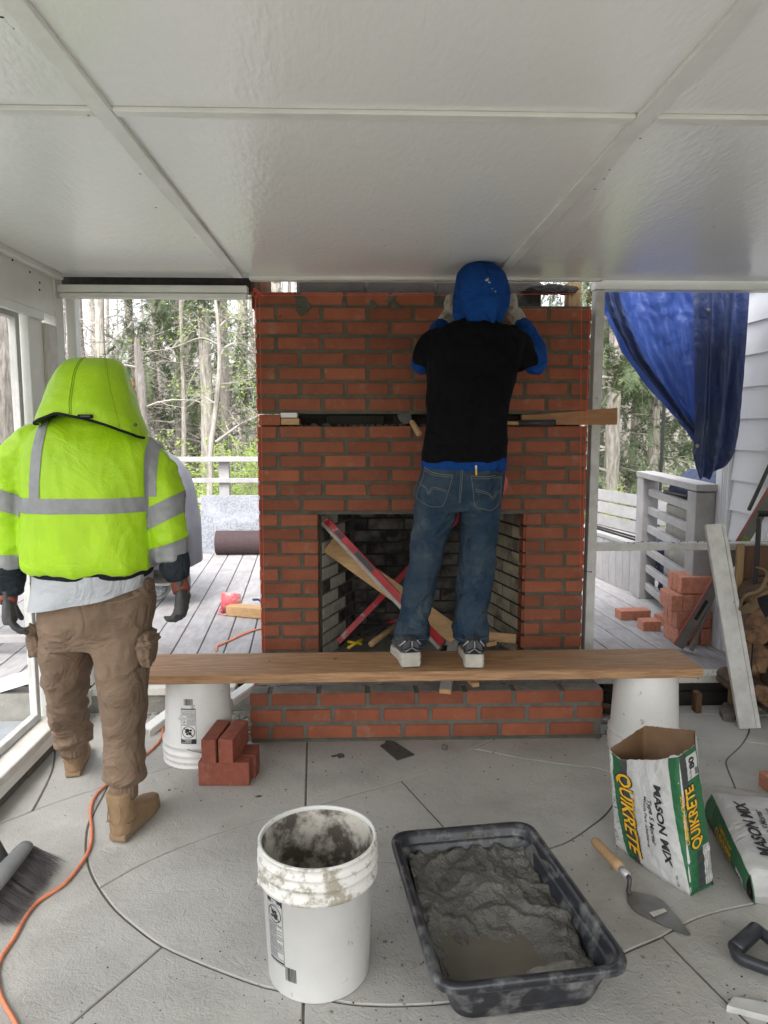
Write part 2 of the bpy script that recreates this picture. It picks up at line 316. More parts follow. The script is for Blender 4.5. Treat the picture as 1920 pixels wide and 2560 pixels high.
# ================================================================ THE SETTING
# ---- patio floor: slabs divided by tooled joints, from a network of joint lines
def patio():
    base = B(); box(base, -1.345, 3.0, -1.6, 3.47, -.30, -.0048)
    fl = obj('patio_floor', base, MT['joint']); tag(fl, kind='structure')
    x0, x1, y0, y1 = -1.342, 2.98, -1.58, 3.46
    curves = [
     [(236,2226),(251,2218),(366,2154),(501,2098),(640,2052),(759,2022),(860,1993),(958,1965),(1005,1951),(1084,1922),(1160,1882),(1230,1850),(1290,1825),(1400,1785),(1480,1735),(1520,1700)],
     [(278,1935),(275,1950),(260,1985),(231,2039),(218,2077),(216,2135),(228,2181),(251,2224),(289,2274),(347,2324),(405,2365),(482,2401),(559,2432),(640,2461),(694,2475),(854,2506),(931,2513),(1000,2514),(1099,2509),(1250,2490),(1400,2450),(1520,2400),(1573,2376),(1657,2340),(1707,2312),(1777,2284),(1880,2261),(1960,2245),(2400,2190),(2700,2160)],
     [(740,2015),(755,2100),(800,2150),(950,2154),(1100,2160),(1250,2150),(1385,2117),(1437,2093),(1477,2065),(1513,2037),(1537,2002),(1548,1965),(1535,1935),(1480,1918),(1440,1915),(1300,1895),(1200,1875),(1150,1870)],
     [(398,2355),(405,2366),(177,2560),(-100,2800),(-900,3600)],
     [(-500,2250),(0,2058),(81,2027),(131,2008),(262,1965),(371,1933),(448,1912),(560,1880),(600,1862),(700,1810),(900,1700)],
     [(78,2034),(116,1962),(133,1916),(137,1860),(138,1800),(130,1700)],
     [(770,1700),(768,1868),(764,2030)],
     [(1002,1946),(1006,1954),(1103,2059),(1205,2170)],
     [(1654,2333),(1660,2345),(1823,2510),(2100,2780),(3000,3700)],
     [(1874,1780),(1872,1830),(1850,1865),(1819,1895),(1817,1915),(1839,1970),(1841,1990)],
     [(1540,1955),(1640,1952),(1747,1961),(1839,1970),(1930,1985),(2400,2050),(2700,2080)],
     [(1440,1790),(1734,1786),(1796,1786),(1960,1790),(2800,1800)],
     [(1835,1850),(1860,1853),(1920,1861),(2400,1900),(2700,1930)],
     [(1540,1980),(1700,2005),(1773,2039),(1850,2120),(1930,2265)],
     [(1335,2475),(1332,2495),(1298,2560),(1200,2740),(900,3900)],
     [(1500,1690),(1527,1788),(1561,1831),(1600,1900),(1640,1960)],
     [(762,2470),(757,2600),(750,3900)],
    ]
    segs = []
    rect = [V((x0, y0)), V((x1, y0)), V((x1, y1)), V((x0, y1))]
    for i in range(4): segs.append((rect[i], rect[(i+1) % 4]))
    for c in curves:
        pts = [pZ(px, py, 0) for px, py in c]; pts = [V((p.x, p.y, 0)) for p in pts]
        pts = [V((p.x, p.y)) for p in spline(pts, 3)]
        if not (0 <= c[-1][0] <= 1920 and c[-1][1] <= 2560): pts.append(pts[-1]+(pts[-1]-pts[-4]).normalized()*6)
        if not 0 <= c[0][0] <= 1920: pts.insert(0, pts[0]+(pts[0]-pts[3]).normalized()*6)
        for a, b in zip(pts, pts[1:]):
            # clip to the rectangle (a hair outside so that it crosses the border)
            t0, t1 = 0., 1.; d = b-a; ok = True
            for p, q in ((-d.x, a.x-x0+.01), (d.x, x1+.01-a.x), (-d.y, a.y-y0+.01), (d.y, y1+.01-a.y)):
                if abs(p) < 1e-12:
                    if q < 0: ok = False
                else:
                    r = q/p
                    if p < 0: t0 = max(t0, r)
                    else: t1 = min(t1, r)
            if ok and t1-t0 > 1e-4: segs.append((a+d*t0, a+d*t1))
    cuts = [[0., 1.] for _ in segs]
    for i in range(len(segs)):
        a, b = segs[i]; r = b-a
        for j in range(i+1, len(segs)):
            c, d = segs[j]
            if max(a.x, b.x) < min(c.x, d.x) or max(c.x, d.x) < min(a.x, b.x) or max(a.y, b.y) < min(c.y, d.y) or max(c.y, d.y) < min(a.y, b.y): continue
            s = d-c; den = r.x*s.y-r.y*s.x
            if abs(den) < 1e-12: continue
            t = ((c.x-a.x)*s.y-(c.y-a.y)*s.x)/den; u = ((c.x-a.x)*r.y-(c.y-a.y)*r.x)/den
            if -1e-9 <= t <= 1+1e-9 and -1e-9 <= u <= 1+1e-9: cuts[i].append(t); cuts[j].append(u)
    key = lambda p: (round(p.x*800), round(p.y*800)); P = {}; E = set()
    for (a, b), cs in zip(segs, cuts):
        cs = sorted(set(min(max(c, 0), 1) for c in cs)); pp = [a+(b-a)*c for c in cs]
        for p, q in zip(pp, pp[1:]):
            k, l = key(p), key(q); P.setdefault(k, p); P.setdefault(l, q)
            if k != l: E.add((k, l)); E.add((l, k))
    while True:      # drop loose ends
        deg = {}
        for k, l in E: deg[k] = deg.get(k, 0)+1
        bad = {e for e in E if deg[e[0]] < 2 or deg[e[1]] < 2}
        if not bad: break
        E -= bad
    nb = {}
    for k, l in E: nb.setdefault(k, []).append(l)
    for k in nb: nb[k].sort(key=lambda l: math.atan2(P[l].y-P[k].y, P[l].x-P[k].x))
    seen = set(); n = 0
    for e in sorted(E):
        if e in seen: continue
        loop = []; k, l = e
        while (k, l) not in seen:
            seen.add((k, l)); loop.append(P[k]); ns = nb[l]; i = ns.index(k); k, l = l, ns[(i-1) % len(ns)]
        A = sum(p.x*q.y-p.y*q.x for p, q in zip(loop, loop[1:]+loop[:1]))/2
        if A < .004 or len(loop) < 3: continue
        lp = []
        for p in loop:
            if not lp or (p-lp[-1]).length > .007: lp.append(p)
        loop = lp
        def inset(pts, d):
            out = []; m = len(pts)
            for i in range(m):
                a, b, c = pts[i-1], pts[i], pts[(i+1) % m]
                e1 = (b-a); e2 = (c-b)
                if e1.length < 1e-6 or e2.length < 1e-6: continue
                e1.normalize(); e2.normalize(); n1 = V((-e1.y, e1.x)); n2 = V((-e2.y, e2.x)); s = n1+n2
                if s.length < .25: continue
                s.normalize(); out.append(b+s*min(d/max(s.dot(n1), .35), d*2.5))
            return out
        o = inset(loop, .0032)
        if len(o) < 3: continue
        i2 = inset(o, .0026)
        if len(i2) != len(o): i2 = o
        dz = random.Random(n).uniform(-.0006, .0006)
        bm = B()
        r = [[bm.verts.new((p.x, p.y, z)) for p in q] for q, z in ((o, -.0065), (o, -.0028+dz), (i2, dz))]
        m = len(o)
        for s, t in zip(r, r[1:]):
            for i in range(m): bm.faces.new((s[i], s[(i+1) % m], t[(i+1) % m], t[i]))
        tv, _, tf, _, _, _ = delaunay_2d_cdt([V((p.x, p.y)) for p in i2], [], [list(range(m))], 1, 1e-6)
        tb = [bm.verts.new((p.x, p.y, dz)) for p in tv]
        for f in tf: bm.faces.new([tb[k] for k in f])
        bmesh.ops.remove_doubles(bm, verts=bm.verts[:], dist=1e-6)
        obj('slab', bm, MT['concrete'], fl); n += 1
    return n
NSLAB = patio()
# ---- ground outside
def ground():
    bm = B()
    def f(u, v):
        x = -70+140*u; y = -60+180*v
        z = -.75-.02*max(0, y-6)**.9+.25*nz((x, y, 0), .12)
        if y < 3: z = -.75
        return V((x, y, z))
    grid(bm, f, 110, 140); o = obj('forest_floor', bm, MT['leaf_litter'], smooth=True); tag(o, kind='structure')
    bm = B(); grid(bm, lambda u, v: V((2.2+9*u, 9+11*v, -.62-.02*max(0, 3+11*v)**.9+.05*nz((u*4, v*4, 0), 1)+.0-.35*abs(2*u-1)**4-.35*abs(2*v-1)**4)), 20, 20)
    tag(obj('lawn', bm, MT['grass'], smooth=True), kind='structure')
    bm = B(); box(bm, -4.6, -1.42, -1.6, 3.44, -.5, -.03); tag(obj('stone_terrace', bm, MT['terrace']), kind='structure')
ground()
# ---- ceiling with its battens
bm = B(); grid(bm, lambda u, v: V((-1.4+4.4*u, -1.7+5.16*v, 2.03)), 1, 1); box(bm, -1.4, 3.0, -1.7, 3.46, 2.034, 2.2)
ceil = obj('ceiling', bm, MT['ceiling']); tag(ceil, kind='structure')
def batten(p0, p1, w=.042, h=.012):
    bm = B(); beam(bm, p0, p1, w, h, bev=.002); return obj('batten', bm, MT['white_paint'], ceil)
for x in (-.534, .613): batten((x, -1.65, 2.024), (x, 3.40, 2.024))
for xa, xb in ((-1.30, -.5555), (-.5125, .5915), (.6345, 1.918), (1.962, 2.95)): 
    for y in (1.66, -.1): batten((xa, y, 2.0245), (xb, y, 2.0245), 0.034, .010)
batten((1.94, -1.65, 2.024), (1.94, 3.40, 2.024))
bm = B(); beam(bm, (-.49, 3.435, 2.022), (1.11, 3.435, 2.03), .05, .018, bev=.003)
obj('edge_trim', bm, MT['white_paint'], ceil)
bm = B(); beam(bm, (-1.315, -1.6, 2.017), (-1.315, 3.40, 2.017), .03, .026, bev=.004); obj('edge_trim', bm, MT['white_paint'], ceil)
# ---- house wall behind and to the right of the camera
bm = B(); box(bm, 2.9, 3.0, -1.7, 3.44, -.1, 2.2)
tag(obj('house_wall', bm, MT['siding']), 'white painted house wall closing the porch out of view', 'wall')
# ---- left side of the porch
lw = thing('porch_wall', 'white painted timber beam and corner posts on the left side of the porch', 'wall', (-1.36, 3.2, 0))
bm = B(); box(bm, -1.40, -1.332, -1.6, 3.46, 1.84, 2.03); obj('beam', bm, MT['white_paint'], lw)
bm = B(); box(bm, -1.335, -1.318, -1.6, 3.22, 1.805, 1.842, .003); obj('trim_board', bm, MT['white_paint'], lw)
bm = B(); box(bm, -1.40, -1.335, 3.10, 3.235, .10, 1.838, .003); obj('post', bm, MT['white_paint'], lw)
bm = B(); box(bm, -1.415, -1.325, 3.238, 3.36, .10, 1.80, .003); obj('post', bm, MT['dirty_white'], lw)
bm = B(); box(bm, -1.41, -1.328, 3.363, 3.45, .10, 2.02, .003); obj('post', bm, MT['white_paint'], lw)
bm = B(); box(bm, -1.327, -1.285, 3.47, 3.53, .13, 1.985, .004); obj('post', bm, MT['white_paint'], lw)
bm = B(); tube(bm, spline([(-1.322, 3.33, 1.55), (-1.30, 3.33, 1.57), (-1.285, 3.335, 1.55), (-1.287, 3.34, 1.47), (-1.30, 3.345, 1.44), (-1.27, 3.40, 1.435)], 4), .003, 6); obj('hook', bm, MT['white_paint'], lw)
bm = B()
for (a, b, z) in ((3.05, .0, 0), (2.95, .0, 0), (2.99, .0, 0)): pass
for y, z in ((2.98, 2.0), (3.13, 1.985), (3.22, 1.96), (3.215, 1.93)): sphere(bm, (-1.33, y, z), .006, 6, 4, (.4, 1.2, .8))
obj('dirt_spots', bm, MT['soot'], lw)
# curb and sill under the left screen
bm = B(); box(bm, -1.42, -1.275, -1.6, 3.43, .098, .13, .004); obj('sill_cap', bm, MT['dirty_white'], lw)
bm = B(); box(bm, -1.293, -1.277, -1.6, 3.43, .052, .0965, .003); obj('sill_fascia', bm, MT['white_paint'], lw)
mb = MT['stone']; me = None
for k in range(24):
    y = 3.40-.205*k
    if me is None:
        bm = B(); box(bm, -.045, .045, -.1, .1, -.036, .036, .004); o = obj('brick', bm, mb, lw, loc=(-1.345, y-.1, .013)); me = o.data
    else: obj('brick', me, None, lw, loc=(-1.345+random.Random(k).uniform(-.002, .002), y-.1, .013))
sc = thing('screen_panel', 'framed insect screen in the left porch opening', 'screen', (-1.37, 1.0, .13))
for y in (3.05, 1.55, .05, -1.4): bm = B(); box(bm, -1.385, -1.355, y-.02, y+.015, .132, 1.838, .002); obj('frame', bm, MT['trim_grey'], sc)
bm = B(); box(bm, -1.385, -1.355, -1.55, 3.03, .1325, .165, .002); obj('frame', bm, MT['trim_grey'], sc)
bm = B(); box(bm, -1.385, -1.355, -1.55, 3.03, 1.79, 1.837, .002); obj('frame', bm, MT['trim_grey'], sc)
bm = B(); bm.faces.new([bm.verts.new(p) for p in ((-1.37, -1.5, .165), (-1.37, 3.03, .165), (-1.37, 3.03, 1.79), (-1.37, -1.5, 1.79))]); obj('mesh', bm, MT['screen'], sc)
# ---- front opening, left of the chimney
fl = thing('header_board', 'long white header board over the left opening', 'trim', (-1.3, 3.42, 1.93))
bm = B(); box(bm, -1.326, -.495, 3.385, 3.435, 1.953, 1.984, .004); obj('board', bm, MT['white_paint'], fl)
bm = B(); box(bm, -1.322, -.500, 3.395, 3.445, 1.930, 1.951, .003); obj('board', bm, MT['white_paint'], fl)
bm = B(); box(bm, -1.40, -.48, 3.52, 3.60, 1.98, 2.2); tag(obj('roof_beam', bm, MT['soot']), 'dark timber showing in the gap above the left header board', 'beam')
bm = B(); box(bm, -.488, -.476, 3.47, 3.60, 1.90, 2.03); box(bm, -.50, -.42, 3.60, 3.66, 1.985, 2.05); tag(obj('torn_framing', bm, MT['dark_wood']), 'torn dark framing in the corner above the left end of the bricks', 'framing')
bm = B(); box(bm, -1.29, -.60, 3.445, 3.53, .085, .125, .004)
tag(obj('door_sill', bm, MT['dirty_white']), 'dirty white sill along the deck edge left of the chimney', 'sill')
bm = B(); box(bm, -1.40, -.48, 3.462, 3.56, -.3, .083); box(bm, -4.6, -1.425, 3.455, 3.558, -.3, .098); tag(obj('concrete_step', bm, MT['mortar_grey']), 'grey concrete face below the sill left of the chimney', 'step')
# ---- front opening, right of the chimney
fr = thing('window_frame', 'white timber frame of the open bay to the right of the chimney', 'frame', (1.11, 3.5, .1))
bm = B(); box(bm, 1.098, 1.140, 3.49, 3.55, .15, 1.993, .002); obj('post', bm, MT['trim_grey'], fr)
bm = B(); box(bm, 1.095, 2.88, 3.485, 3.56, 1.995, 2.045, .003); obj('header', bm, MT['white_paint'], fr)
bm = B(); box(bm, 1.142, 2.88, 3.505, 3.56, .765, .80, .003); obj('rail', bm, MT['trim_grey'], fr)
bm = B(); box(bm, 1.09, 2.88, 3.47, 3.57, .108, .145, .003); obj('sill', bm, MT['dirty_white'], fr)
bm = B(); box(bm, 1.10, 2.88, 3.475, 3.55, -.3, .06); box(bm, 1.2, 2.88, 3.50, 3.55, .06, .107); tag(obj('footing', bm, MT['block']), 'dark rough footing under the right sill', 'footing')
# paint flakes and mortar crumbs on sills
def crumbs(name, label, pts, rmax, material, seed=1, flat=.5, cat='debris'):
    rnd = random.Random(seed); bm = B()
    for p in pts:
        r = rnd.uniform(.3, 1)*rmax
        bmesh.ops.create_icosphere(bm, subdivisions=1, radius=1, matrix=Matrix.Translation(V(p)+V((0, 0, r*flat*.5))) @ Matrix.Rotation(rnd.uniform(0, 6), 4, 'Z') @ Matrix.Diagonal((r*rnd.uniform(.6, 1.5), r, r*flat, 1)))
    for v in bm.verts: v.co += V((nz(v.co, 90), nz(v.co, 90, 5), 0))*rmax*.35
    return tag(obj(name, bm, material), label, kind='stuff')
rr = random.Random(3)
crumbs('crumbs', 'mortar crumbs on the window rail and sill right of the chimney', [(rr.uniform(1.15, 1.75), rr.uniform(3.51, 3.555), .80) for _ in range(30)]+[(rr.uniform(1.12, 1.8), rr.uniform(3.48, 3.56), .145) for _ in range(50)], .006, MT['block'])
crumbs('grit', 'fine grit scattered over the patio slabs', [(rr.uniform(-1.2, 1.7), rr.uniform(1.0, 3.3), 0) for _ in range(260)]+[(rr.gauss(.95, .1), rr.gauss(1.42, .09), 0) for _ in range(420)]+[(rr.gauss(.02, .25), rr.gauss(1.75, .2), 0) for _ in range(120)], .0030, MT['block'], 5)
crumbs('mortar_drips', 'grey mortar drips on the slabs round the mixing tub and bucket', [(rr.gauss(.0, .12), rr.gauss(2.2, .12), 0) for _ in range(40)]+[(rr.gauss(.68, .06), rr.gauss(1.9, .25), 0) for _ in range(40)]+[(rr.gauss(.05, .08), rr.gauss(1.55, .15), 0) for _ in range(40)], .006, MT['mortar_grey'], 25, .25)
crumbs('rubble', 'pale broken mortar rubble beside both ends of the hearth', [(rr.gauss(-.545, .03), rr.uniform(3.1, 3.44), 0) for _ in range(150)]+[(rr.gauss(1.16, .05), rr.uniform(3.0, 3.42), 0) for _ in range(130)]+[(rr.uniform(-1.2, -.5), rr.gauss(3.42, .02), 0) for _ in range(60)], .014, MT['mortar_grey'], 9)
crumbs('brick_chips', 'small red brick chips scattered over the patio', [(rr.gauss(-.45, .15), rr.gauss(2.75, .12), 0) for _ in range(30)]+[(rr.uniform(-.4, 1.0), rr.uniform(2.7, 3.05), 0) for _ in range(30)], .0045, MT['loose_brick'], 15)
bm = B()
for k in range(46):
    x = rr.choice((-.555, .635, rr.uniform(-1.2, 1.8))); y = rr.uniform(.9, 3.3); r = rr.uniform(.002, .0045); bmesh.ops.create_circle(bm, cap_ends=True, segments=7, radius=r, matrix=Matrix.Translation((x+rr.uniform(-.02, .02), y, 2.0185 if abs(x+.555) < .03 or abs(x-.635) < .03 else 2.0292)) @ Matrix.Diagonal((rr.uniform(.5, 1.6), 1, 1, 1)))
o = obj('ceiling_flecks', bm, MT['soot'], ceil); o['kind'] = 'stuff'
for (x, y, r, lab) in ((-.09, 2.951, .028, 'small dark mortar splat on the slabs left of the black shingle scrap'), (-.38, 2.62, .010, 'tiny dark fleck on the slab beside the four stacked red bricks')):
    crumbs('mortar_splat', lab, [(x+rr.gauss(0, r*.45), y+rr.gauss(0, r*.35), 0) for _ in range(40)], r*.3, MT['slate'], 4)
# ================================================================ CHIMNEY BREAST
YF = 3.48
ch = thing('fireplace', 'half rebuilt red brick chimney breast with open firebox', 'fireplace', (.3, 3.5, .21))
BR = {}
def brick(L_, H_, D_, parent, loc, m, bev=.003, name='brick', rot=None):
    k = (round(L_, 3), round(H_, 3), round(D_, 3), m.name)
    if k not in BR:
        bm = B(); box(bm, -L_/2, L_/2, -D_/2, D_/2, -H_/2, H_/2, bev)
        rnd = random.Random(hash(k[:3]) & 255)
        for v in bm.verts: v.co += V((rnd.uniform(-1, 1), rnd.uniform(-.4, .4), rnd.uniform(-1, 1)))*.0008
        o = obj(name, bm, m, parent, loc=loc); BR[k] = o.data
    else: o = obj(name, BR[k], None, parent, loc=loc)
    if rot: o.rotation_euler = rot
    return o
rz_ = random.Random(11)
X0 = -.476; FULL = .1925; HALF = .0865; J = .017; HB = .0545
tops = [pY(640, p, YF).z for p in (730, 768, 804, 843, 882, 919, 957, 996)]
lower = [pY(646, p, YF).z for p in (1066, 1103, 1139, 1175, 1211, 1249, 1287, 1322, 1356, 1390, 1424, 1458, 1494, 1529, 1564, 1598)]
lower += [lower[-1]-.0697]
XL, XR = -.199, .792
def row(z, full_first, x_end=None, gap=None):
    x = X0; first = True; k = 0
    while x < 1.07:
        Lb = FULL if (full_first or not first) else HALF
        if x+Lb > 1.08: Lb = 1.077-x
        pieces = [(x, x+Lb)]
        if gap:
            a, b = gap; pieces = []
            if x < a: pieces.append((x, min(x+Lb, a)))
            if x+Lb > b: pieces.append((max(x, b), x+Lb))
        for p, q in pieces:
            if q-p > .028 and (x_end is None or q <= x_end):
                brick(q-p, HB, .09, ch, ((p+q)/2+rz_.uniform(-.0012, .0012), YF+.045+rz_.uniform(-.0015, .0015), z-HB/2+rz_.uniform(-.0008, .0008)), MT['brick'], rot=(0, rz_.uniform(-.004, .004), 0))
        x += Lb+J; first = False
for i, z in enumerate(tops): row(z, i % 2 == 0, x_end=.37 if i == 0 else None)
for i, z in enumerate(lower):
    row(z, i % 2 == 1, gap=(XL, XR) if i >= 6 else None)
zt = tops[0]; zs1 = tops[-1]-HB; zs0 = lower[0]; zo = lower[5]-HB-.012
bm = B()
box(bm, X0+.004, 1.073, YF+.005, YF+.085, zs1-.016, tops[1]+.012)            # upper mortar
box(bm, X0+.004, .385, YF+.006, YF+.085, tops[1]+.012, zt-.004)
obj('mortar_bed', bm, MT['mortar'], ch)
bm = B(); box(bm, X0+.004, 1.073, YF+.005, YF+.085, zo, zs0-.002)
box(bm, X0+.004, XL-.003, YF+.005, YF+.085, .215, zo); box(bm, XR+.003, 1.073, YF+.005, YF+.085, .215, zo); obj('mortar_bed', bm, MT['mortar'], ch)
bm = B(); 
for px, py, r in ((752, 752, .03), (757, 775, .025), (978, 748, .02), (745, 740, .02), (990, 765, .022), (860, 762, .016), (935, 762, .018), (765, 765, .026), (700, 790, .012)):
    p = pY(px, py, YF-.001); bmesh.ops.create_icosphere(bm, subdivisions=2, radius=1, matrix=Matrix.Translation(p) @ Matrix.Diagonal((r, .007, r*.8, 1)))
for v in bm.verts: v.co += V((nz(v.co, 40), 0, nz(v.co, 40, 3)))*.018
obj('mortar_smear', bm, MT['mortar'], ch)['kind'] = 'stuff'
bm = B(); box(bm, XL-.02, XR+.02, YF+.012, YF+.095, zo-.006, zo+.002); obj('lintel', bm, MT['steel_dark'], ch)
# core behind the brickwork
core = B()
box(core, -.30, .872, 3.585, 3.66, zo, 1.30)
box(core, -.46, XL-.02, 3.585, 3.66, .1, 1.30); box(core, XR+.02, 1.06, 3.585, 3.66, .1, 1.30)
box(core, -.30, .875, 3.66, 4.2, 1.10, 2.2); box(core, -.45, 1.05, 3.61, 4.15, 1.0, 1.10)
box(core, -.46, XL-.04, 3.66, 4.15, -.4, 1.02); box(core, XR+.04, 1.06, 3.66, 4.15, -.4, 1.02); box(core, -.30, 1.0, 4.05, 4.2, -.4, 1.12)
obj('core', core, MT['block'], ch)
k = 0                                       # rough block faces behind the top course and in the slot
for xa, xb in ((-.285, .03), (.04, .36), (.37, .60), (.61, .872)):
    for za, zb in ((1.40, 1.62), (1.63, 1.84), (1.85, 2.05)):
        brick(xb-xa-.004, zb-za-.006, .07, ch, ((xa+xb)/2, 3.625+.006*(k % 3), (za+zb)/2), MT['block'], .006, 'block'); k += 1
bm = B(); box(bm, -.475, 1.07, 3.60, 3.66, 1.28, 1.42); obj('slot_back', bm, MT['soot'], ch)
bm = B()
for xa, xb in ((.16, .42), (-.16, .12), (.5, .8)): box(bm, xa, xb, 3.555, 3.60, zs0+.002, zs1-.02, .006)
obj('slot_block', bm, MT['block'], ch)
brick(.10, .05, .085, ch, (-.418, YF+.055, zs0+.029), MT['brick'])
p = crumbs('slot_rubble', 'dark broken mortar lying in the open slot', [(rr.uniform(-.33, .9), YF+rr.uniform(.01, .06), zs0-.001) for _ in range(150)], .013, MT['mortar'], 12, .9); adopt(p, ch)
# firebox
zf = .215
fb = B(); box(fb, -.25, .85, 3.50, 4.05, .16, zf-.002); obj('firebox_floor', fb, MT['mortar_grey'], ch)
bm = B(); 
for (xa, ya, xb, yb) in ((XL+.0, YF+.03, XL-.0, YF+.09), ): pass
def wall_bricks(pa, pb, z0, z1, material, Lb=.2, H=.066, name='firebrick', seed=0, soot=None):
    pa = V(pa); pb = V(pb); d = (pb-pa); W_ = d.length; d.normalize(); ang = math.atan2(d.y, d.x); r = 0; z = z0
    rn = random.Random(seed)
    while z+H*.6 < z1:
        x = -Lb/2 if r % 2 else 0
        while x < W_-.01:
            a = max(x, 0)+.004; b = min(x+Lb, W_)-.004
            if b-a > .02:
                c = pa+d*((a+b)/2); h = min(H-.009, z1-z)
                mm = soot(c, z, rn) if soot else material
                brick(round(b-a, 2), h, .04, ch, (c.x+rn.uniform(-.001, .001), c.y, z+h/2), mm, .003, name, rot=(0, 0, ang))
            x += Lb
        z += H; r += 1
    bm = B(); n = V((-d.y, d.x)); beam(bm, (pa.x, pa.y, (z0+z1)/2), (pb.x, pb.y, (z0+z1)/2), .032, z1-z0); obj('firebox_mortar', bm, MT['mortar'] if material == MT['old_mortar_brick'] else MT['soot'], ch)
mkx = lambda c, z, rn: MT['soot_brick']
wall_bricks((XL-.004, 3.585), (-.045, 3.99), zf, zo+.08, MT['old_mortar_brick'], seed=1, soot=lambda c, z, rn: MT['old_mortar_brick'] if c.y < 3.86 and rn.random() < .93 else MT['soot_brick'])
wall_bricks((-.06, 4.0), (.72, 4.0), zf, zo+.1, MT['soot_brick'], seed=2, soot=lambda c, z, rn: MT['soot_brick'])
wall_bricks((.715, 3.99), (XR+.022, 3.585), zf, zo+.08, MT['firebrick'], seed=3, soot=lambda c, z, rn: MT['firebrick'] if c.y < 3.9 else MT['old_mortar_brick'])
bm = B(); box(bm, -.3, .9, 3.60, 4.1, zo+.09, zo+.12); obj('smoke_shelf', bm, MT['soot'], ch)
for i in range(12):     # right jamb return, worn bricks seen from the side
    brick(.012, HB, .085, ch, (XR-.004, YF+.048, lower[6+i]-HB/2 if 6+i < len(lower) else .245), MT['brick'], .002)
# treated post beside the chimney top
bm = B(); box(bm, 1.00, 1.06, 3.60, 3.68, 1.30, 2.05, .003); tag(obj('timber_post', bm, MT['pt_wood']), 'yellowish timber post behind the upper right corner of the brickwork', 'post')
bm = B()
for k in range(26):
    a = V((rr.uniform(.80, 1.02), 3.585+rr.uniform(0, .02), 2.02-rr.uniform(0, .02))); 
    bmesh.ops.create_icosphere(bm, subdivisions=2, radius=1, matrix=Matrix.Translation(a+V((0, 0, .006))) @ Matrix.Diagonal((.05, .012, .018, 1)))
for v in bm.verts: v.co.z += -.022*abs(nz(v.co, 22))+.004*nz(v.co, 80); v.co.y += .006*nz(v.co, 40)
tag(obj('torn_roofing', bm, MT['soot']), 'ragged black roofing felt hanging above the hole at the upper right', 'felt')
# ---- hearth
he = thing('hearth', 'raised red brick hearth of three courses in front of the firebox', 'hearth', (.3, 3.1, 0))
HX0, HX1, HY = -.478, 1.064, 3.095
ht = .2185
rows = []
for i, zt_ in enumerate((ht, ht-.0735, ht-.147)):
    x = HX0; first = True
    firstL = (.075, .135, .078)[i]
    segs_ = []
    while x < HX1-.02:
        Lb = firstL if first else .194
        if i == 2 and not first and len(segs_) == 1: Lb = .132
        if x+Lb > HX1-.03: Lb = HX1-x
        segs_.append((x, min(x+Lb, HX1))); x += Lb+.0185; first = False
    for a, b in segs_: brick(b-a, .056, .092, he, ((a+b)/2, HY+.046+rz_.uniform(-.002, .002), zt_-.028), MT['brick'], rot=(0, rz_.uniform(-.006, .006), 0))
    if i == 0:
        for a, b in segs_:      # worn grey tops of the front course
            bm = B(); box(bm, a+.002, b-.002, HY+.004, HY+.092, ht-.001, ht+.0015, .0008); obj('mortar_skim', bm, MT['mortar_grey'], he)
for i in range(3):     # brick ends on both sides
    for sx, x in ((-1, HX0+.046), (1, HX1-.046)):
        for yy in (.20, .335): brick(.092, .056, .12, he, (x, HY+yy-.04, ht-.0735*i-.028), MT['brick'])
bm = B(); box(bm, HX0+.005, HX1-.005, HY+.006, 3.47, -.01, ht-.004); 
obj('mortar_bed', bm, MT['hearth_mortar'], he)
bm = B(); box(bm, HX0+.01, HX1-.01, HY+.095, 3.50, ht-.02, ht-.0005); grid(bm, lambda u, v: V((HX0+.02+(HX1-HX0-.04)*u, HY+.095+.38*v, ht+.003+.005*nz((u*30, v*8, 0), 1)+.004*nz((u*90, v*20, 0), 1))), 90, 16); obj('hearth_bed', bm, MT['mortar_grey'], he)
bm = B(); box(bm, HX0+.002, HX1, HY+.001, HY+.03, -.01, .014, .005); obj('mortar_foot', bm, MT['mortar'], he)
brick(.10, .057, .2, he, (1.025, 3.40, ht+.03), MT['brick'])
p = crumbs('hearth_crumbs', '', [(rr.uniform(-.35, .95), rr.uniform(3.2, 3.45), ht+.003) for _ in range(130)], .009, MT['mortar_grey'], 8); adopt(p, he)
# ================================================================ DECK
DZ = .13
dk = None
bm = B(); box(bm, -4.8, 4.2, 3.56, 9.0, -.7, .10); dk = obj('deck_frame', bm, MT['soot']); tag(dk, kind='structure')
def deck_boards():
    sl = -.075; pitch = .142; L_ = 5.5
    bm = B(); y0, y1 = 3.57, 7.6
    vs = [bm.verts.new((x, y, z)) for y, ox in ((y0, 0), (y1, sl*(y1-y0))) for x in (ox-.0675, ox+.0675) for z in (-.014, .014)]
    for f in ((0, 1, 3, 2), (4, 6, 7, 5), (0, 4, 5, 1), (2, 3, 7, 6), (0, 2, 6, 4), (1, 5, 7, 3)): bm.faces.new([vs[i] for i in f])
    bmesh.ops.bevel(bm, geom=bm.edges[:], offset=.003, segments=1, affect='EDGES')
    first = obj('board', bm, MT['deck'], dk, loc=(-4.2, 0, DZ-.014))
    for k in range(1, 60): 
        o = obj('board', first.data, None, dk, loc=(-4.2+pitch*k, 0, DZ-.014+random.Random(k).uniform(-.001, .001)))
deck_boards()
def part_beam(nm, p0, p1, w, h, m, parent, up=(0, 0, 1), bev=.003):
    bm = B(); beam(bm, p0, p1, w, h, up, bev); return obj(nm, bm, m, parent)
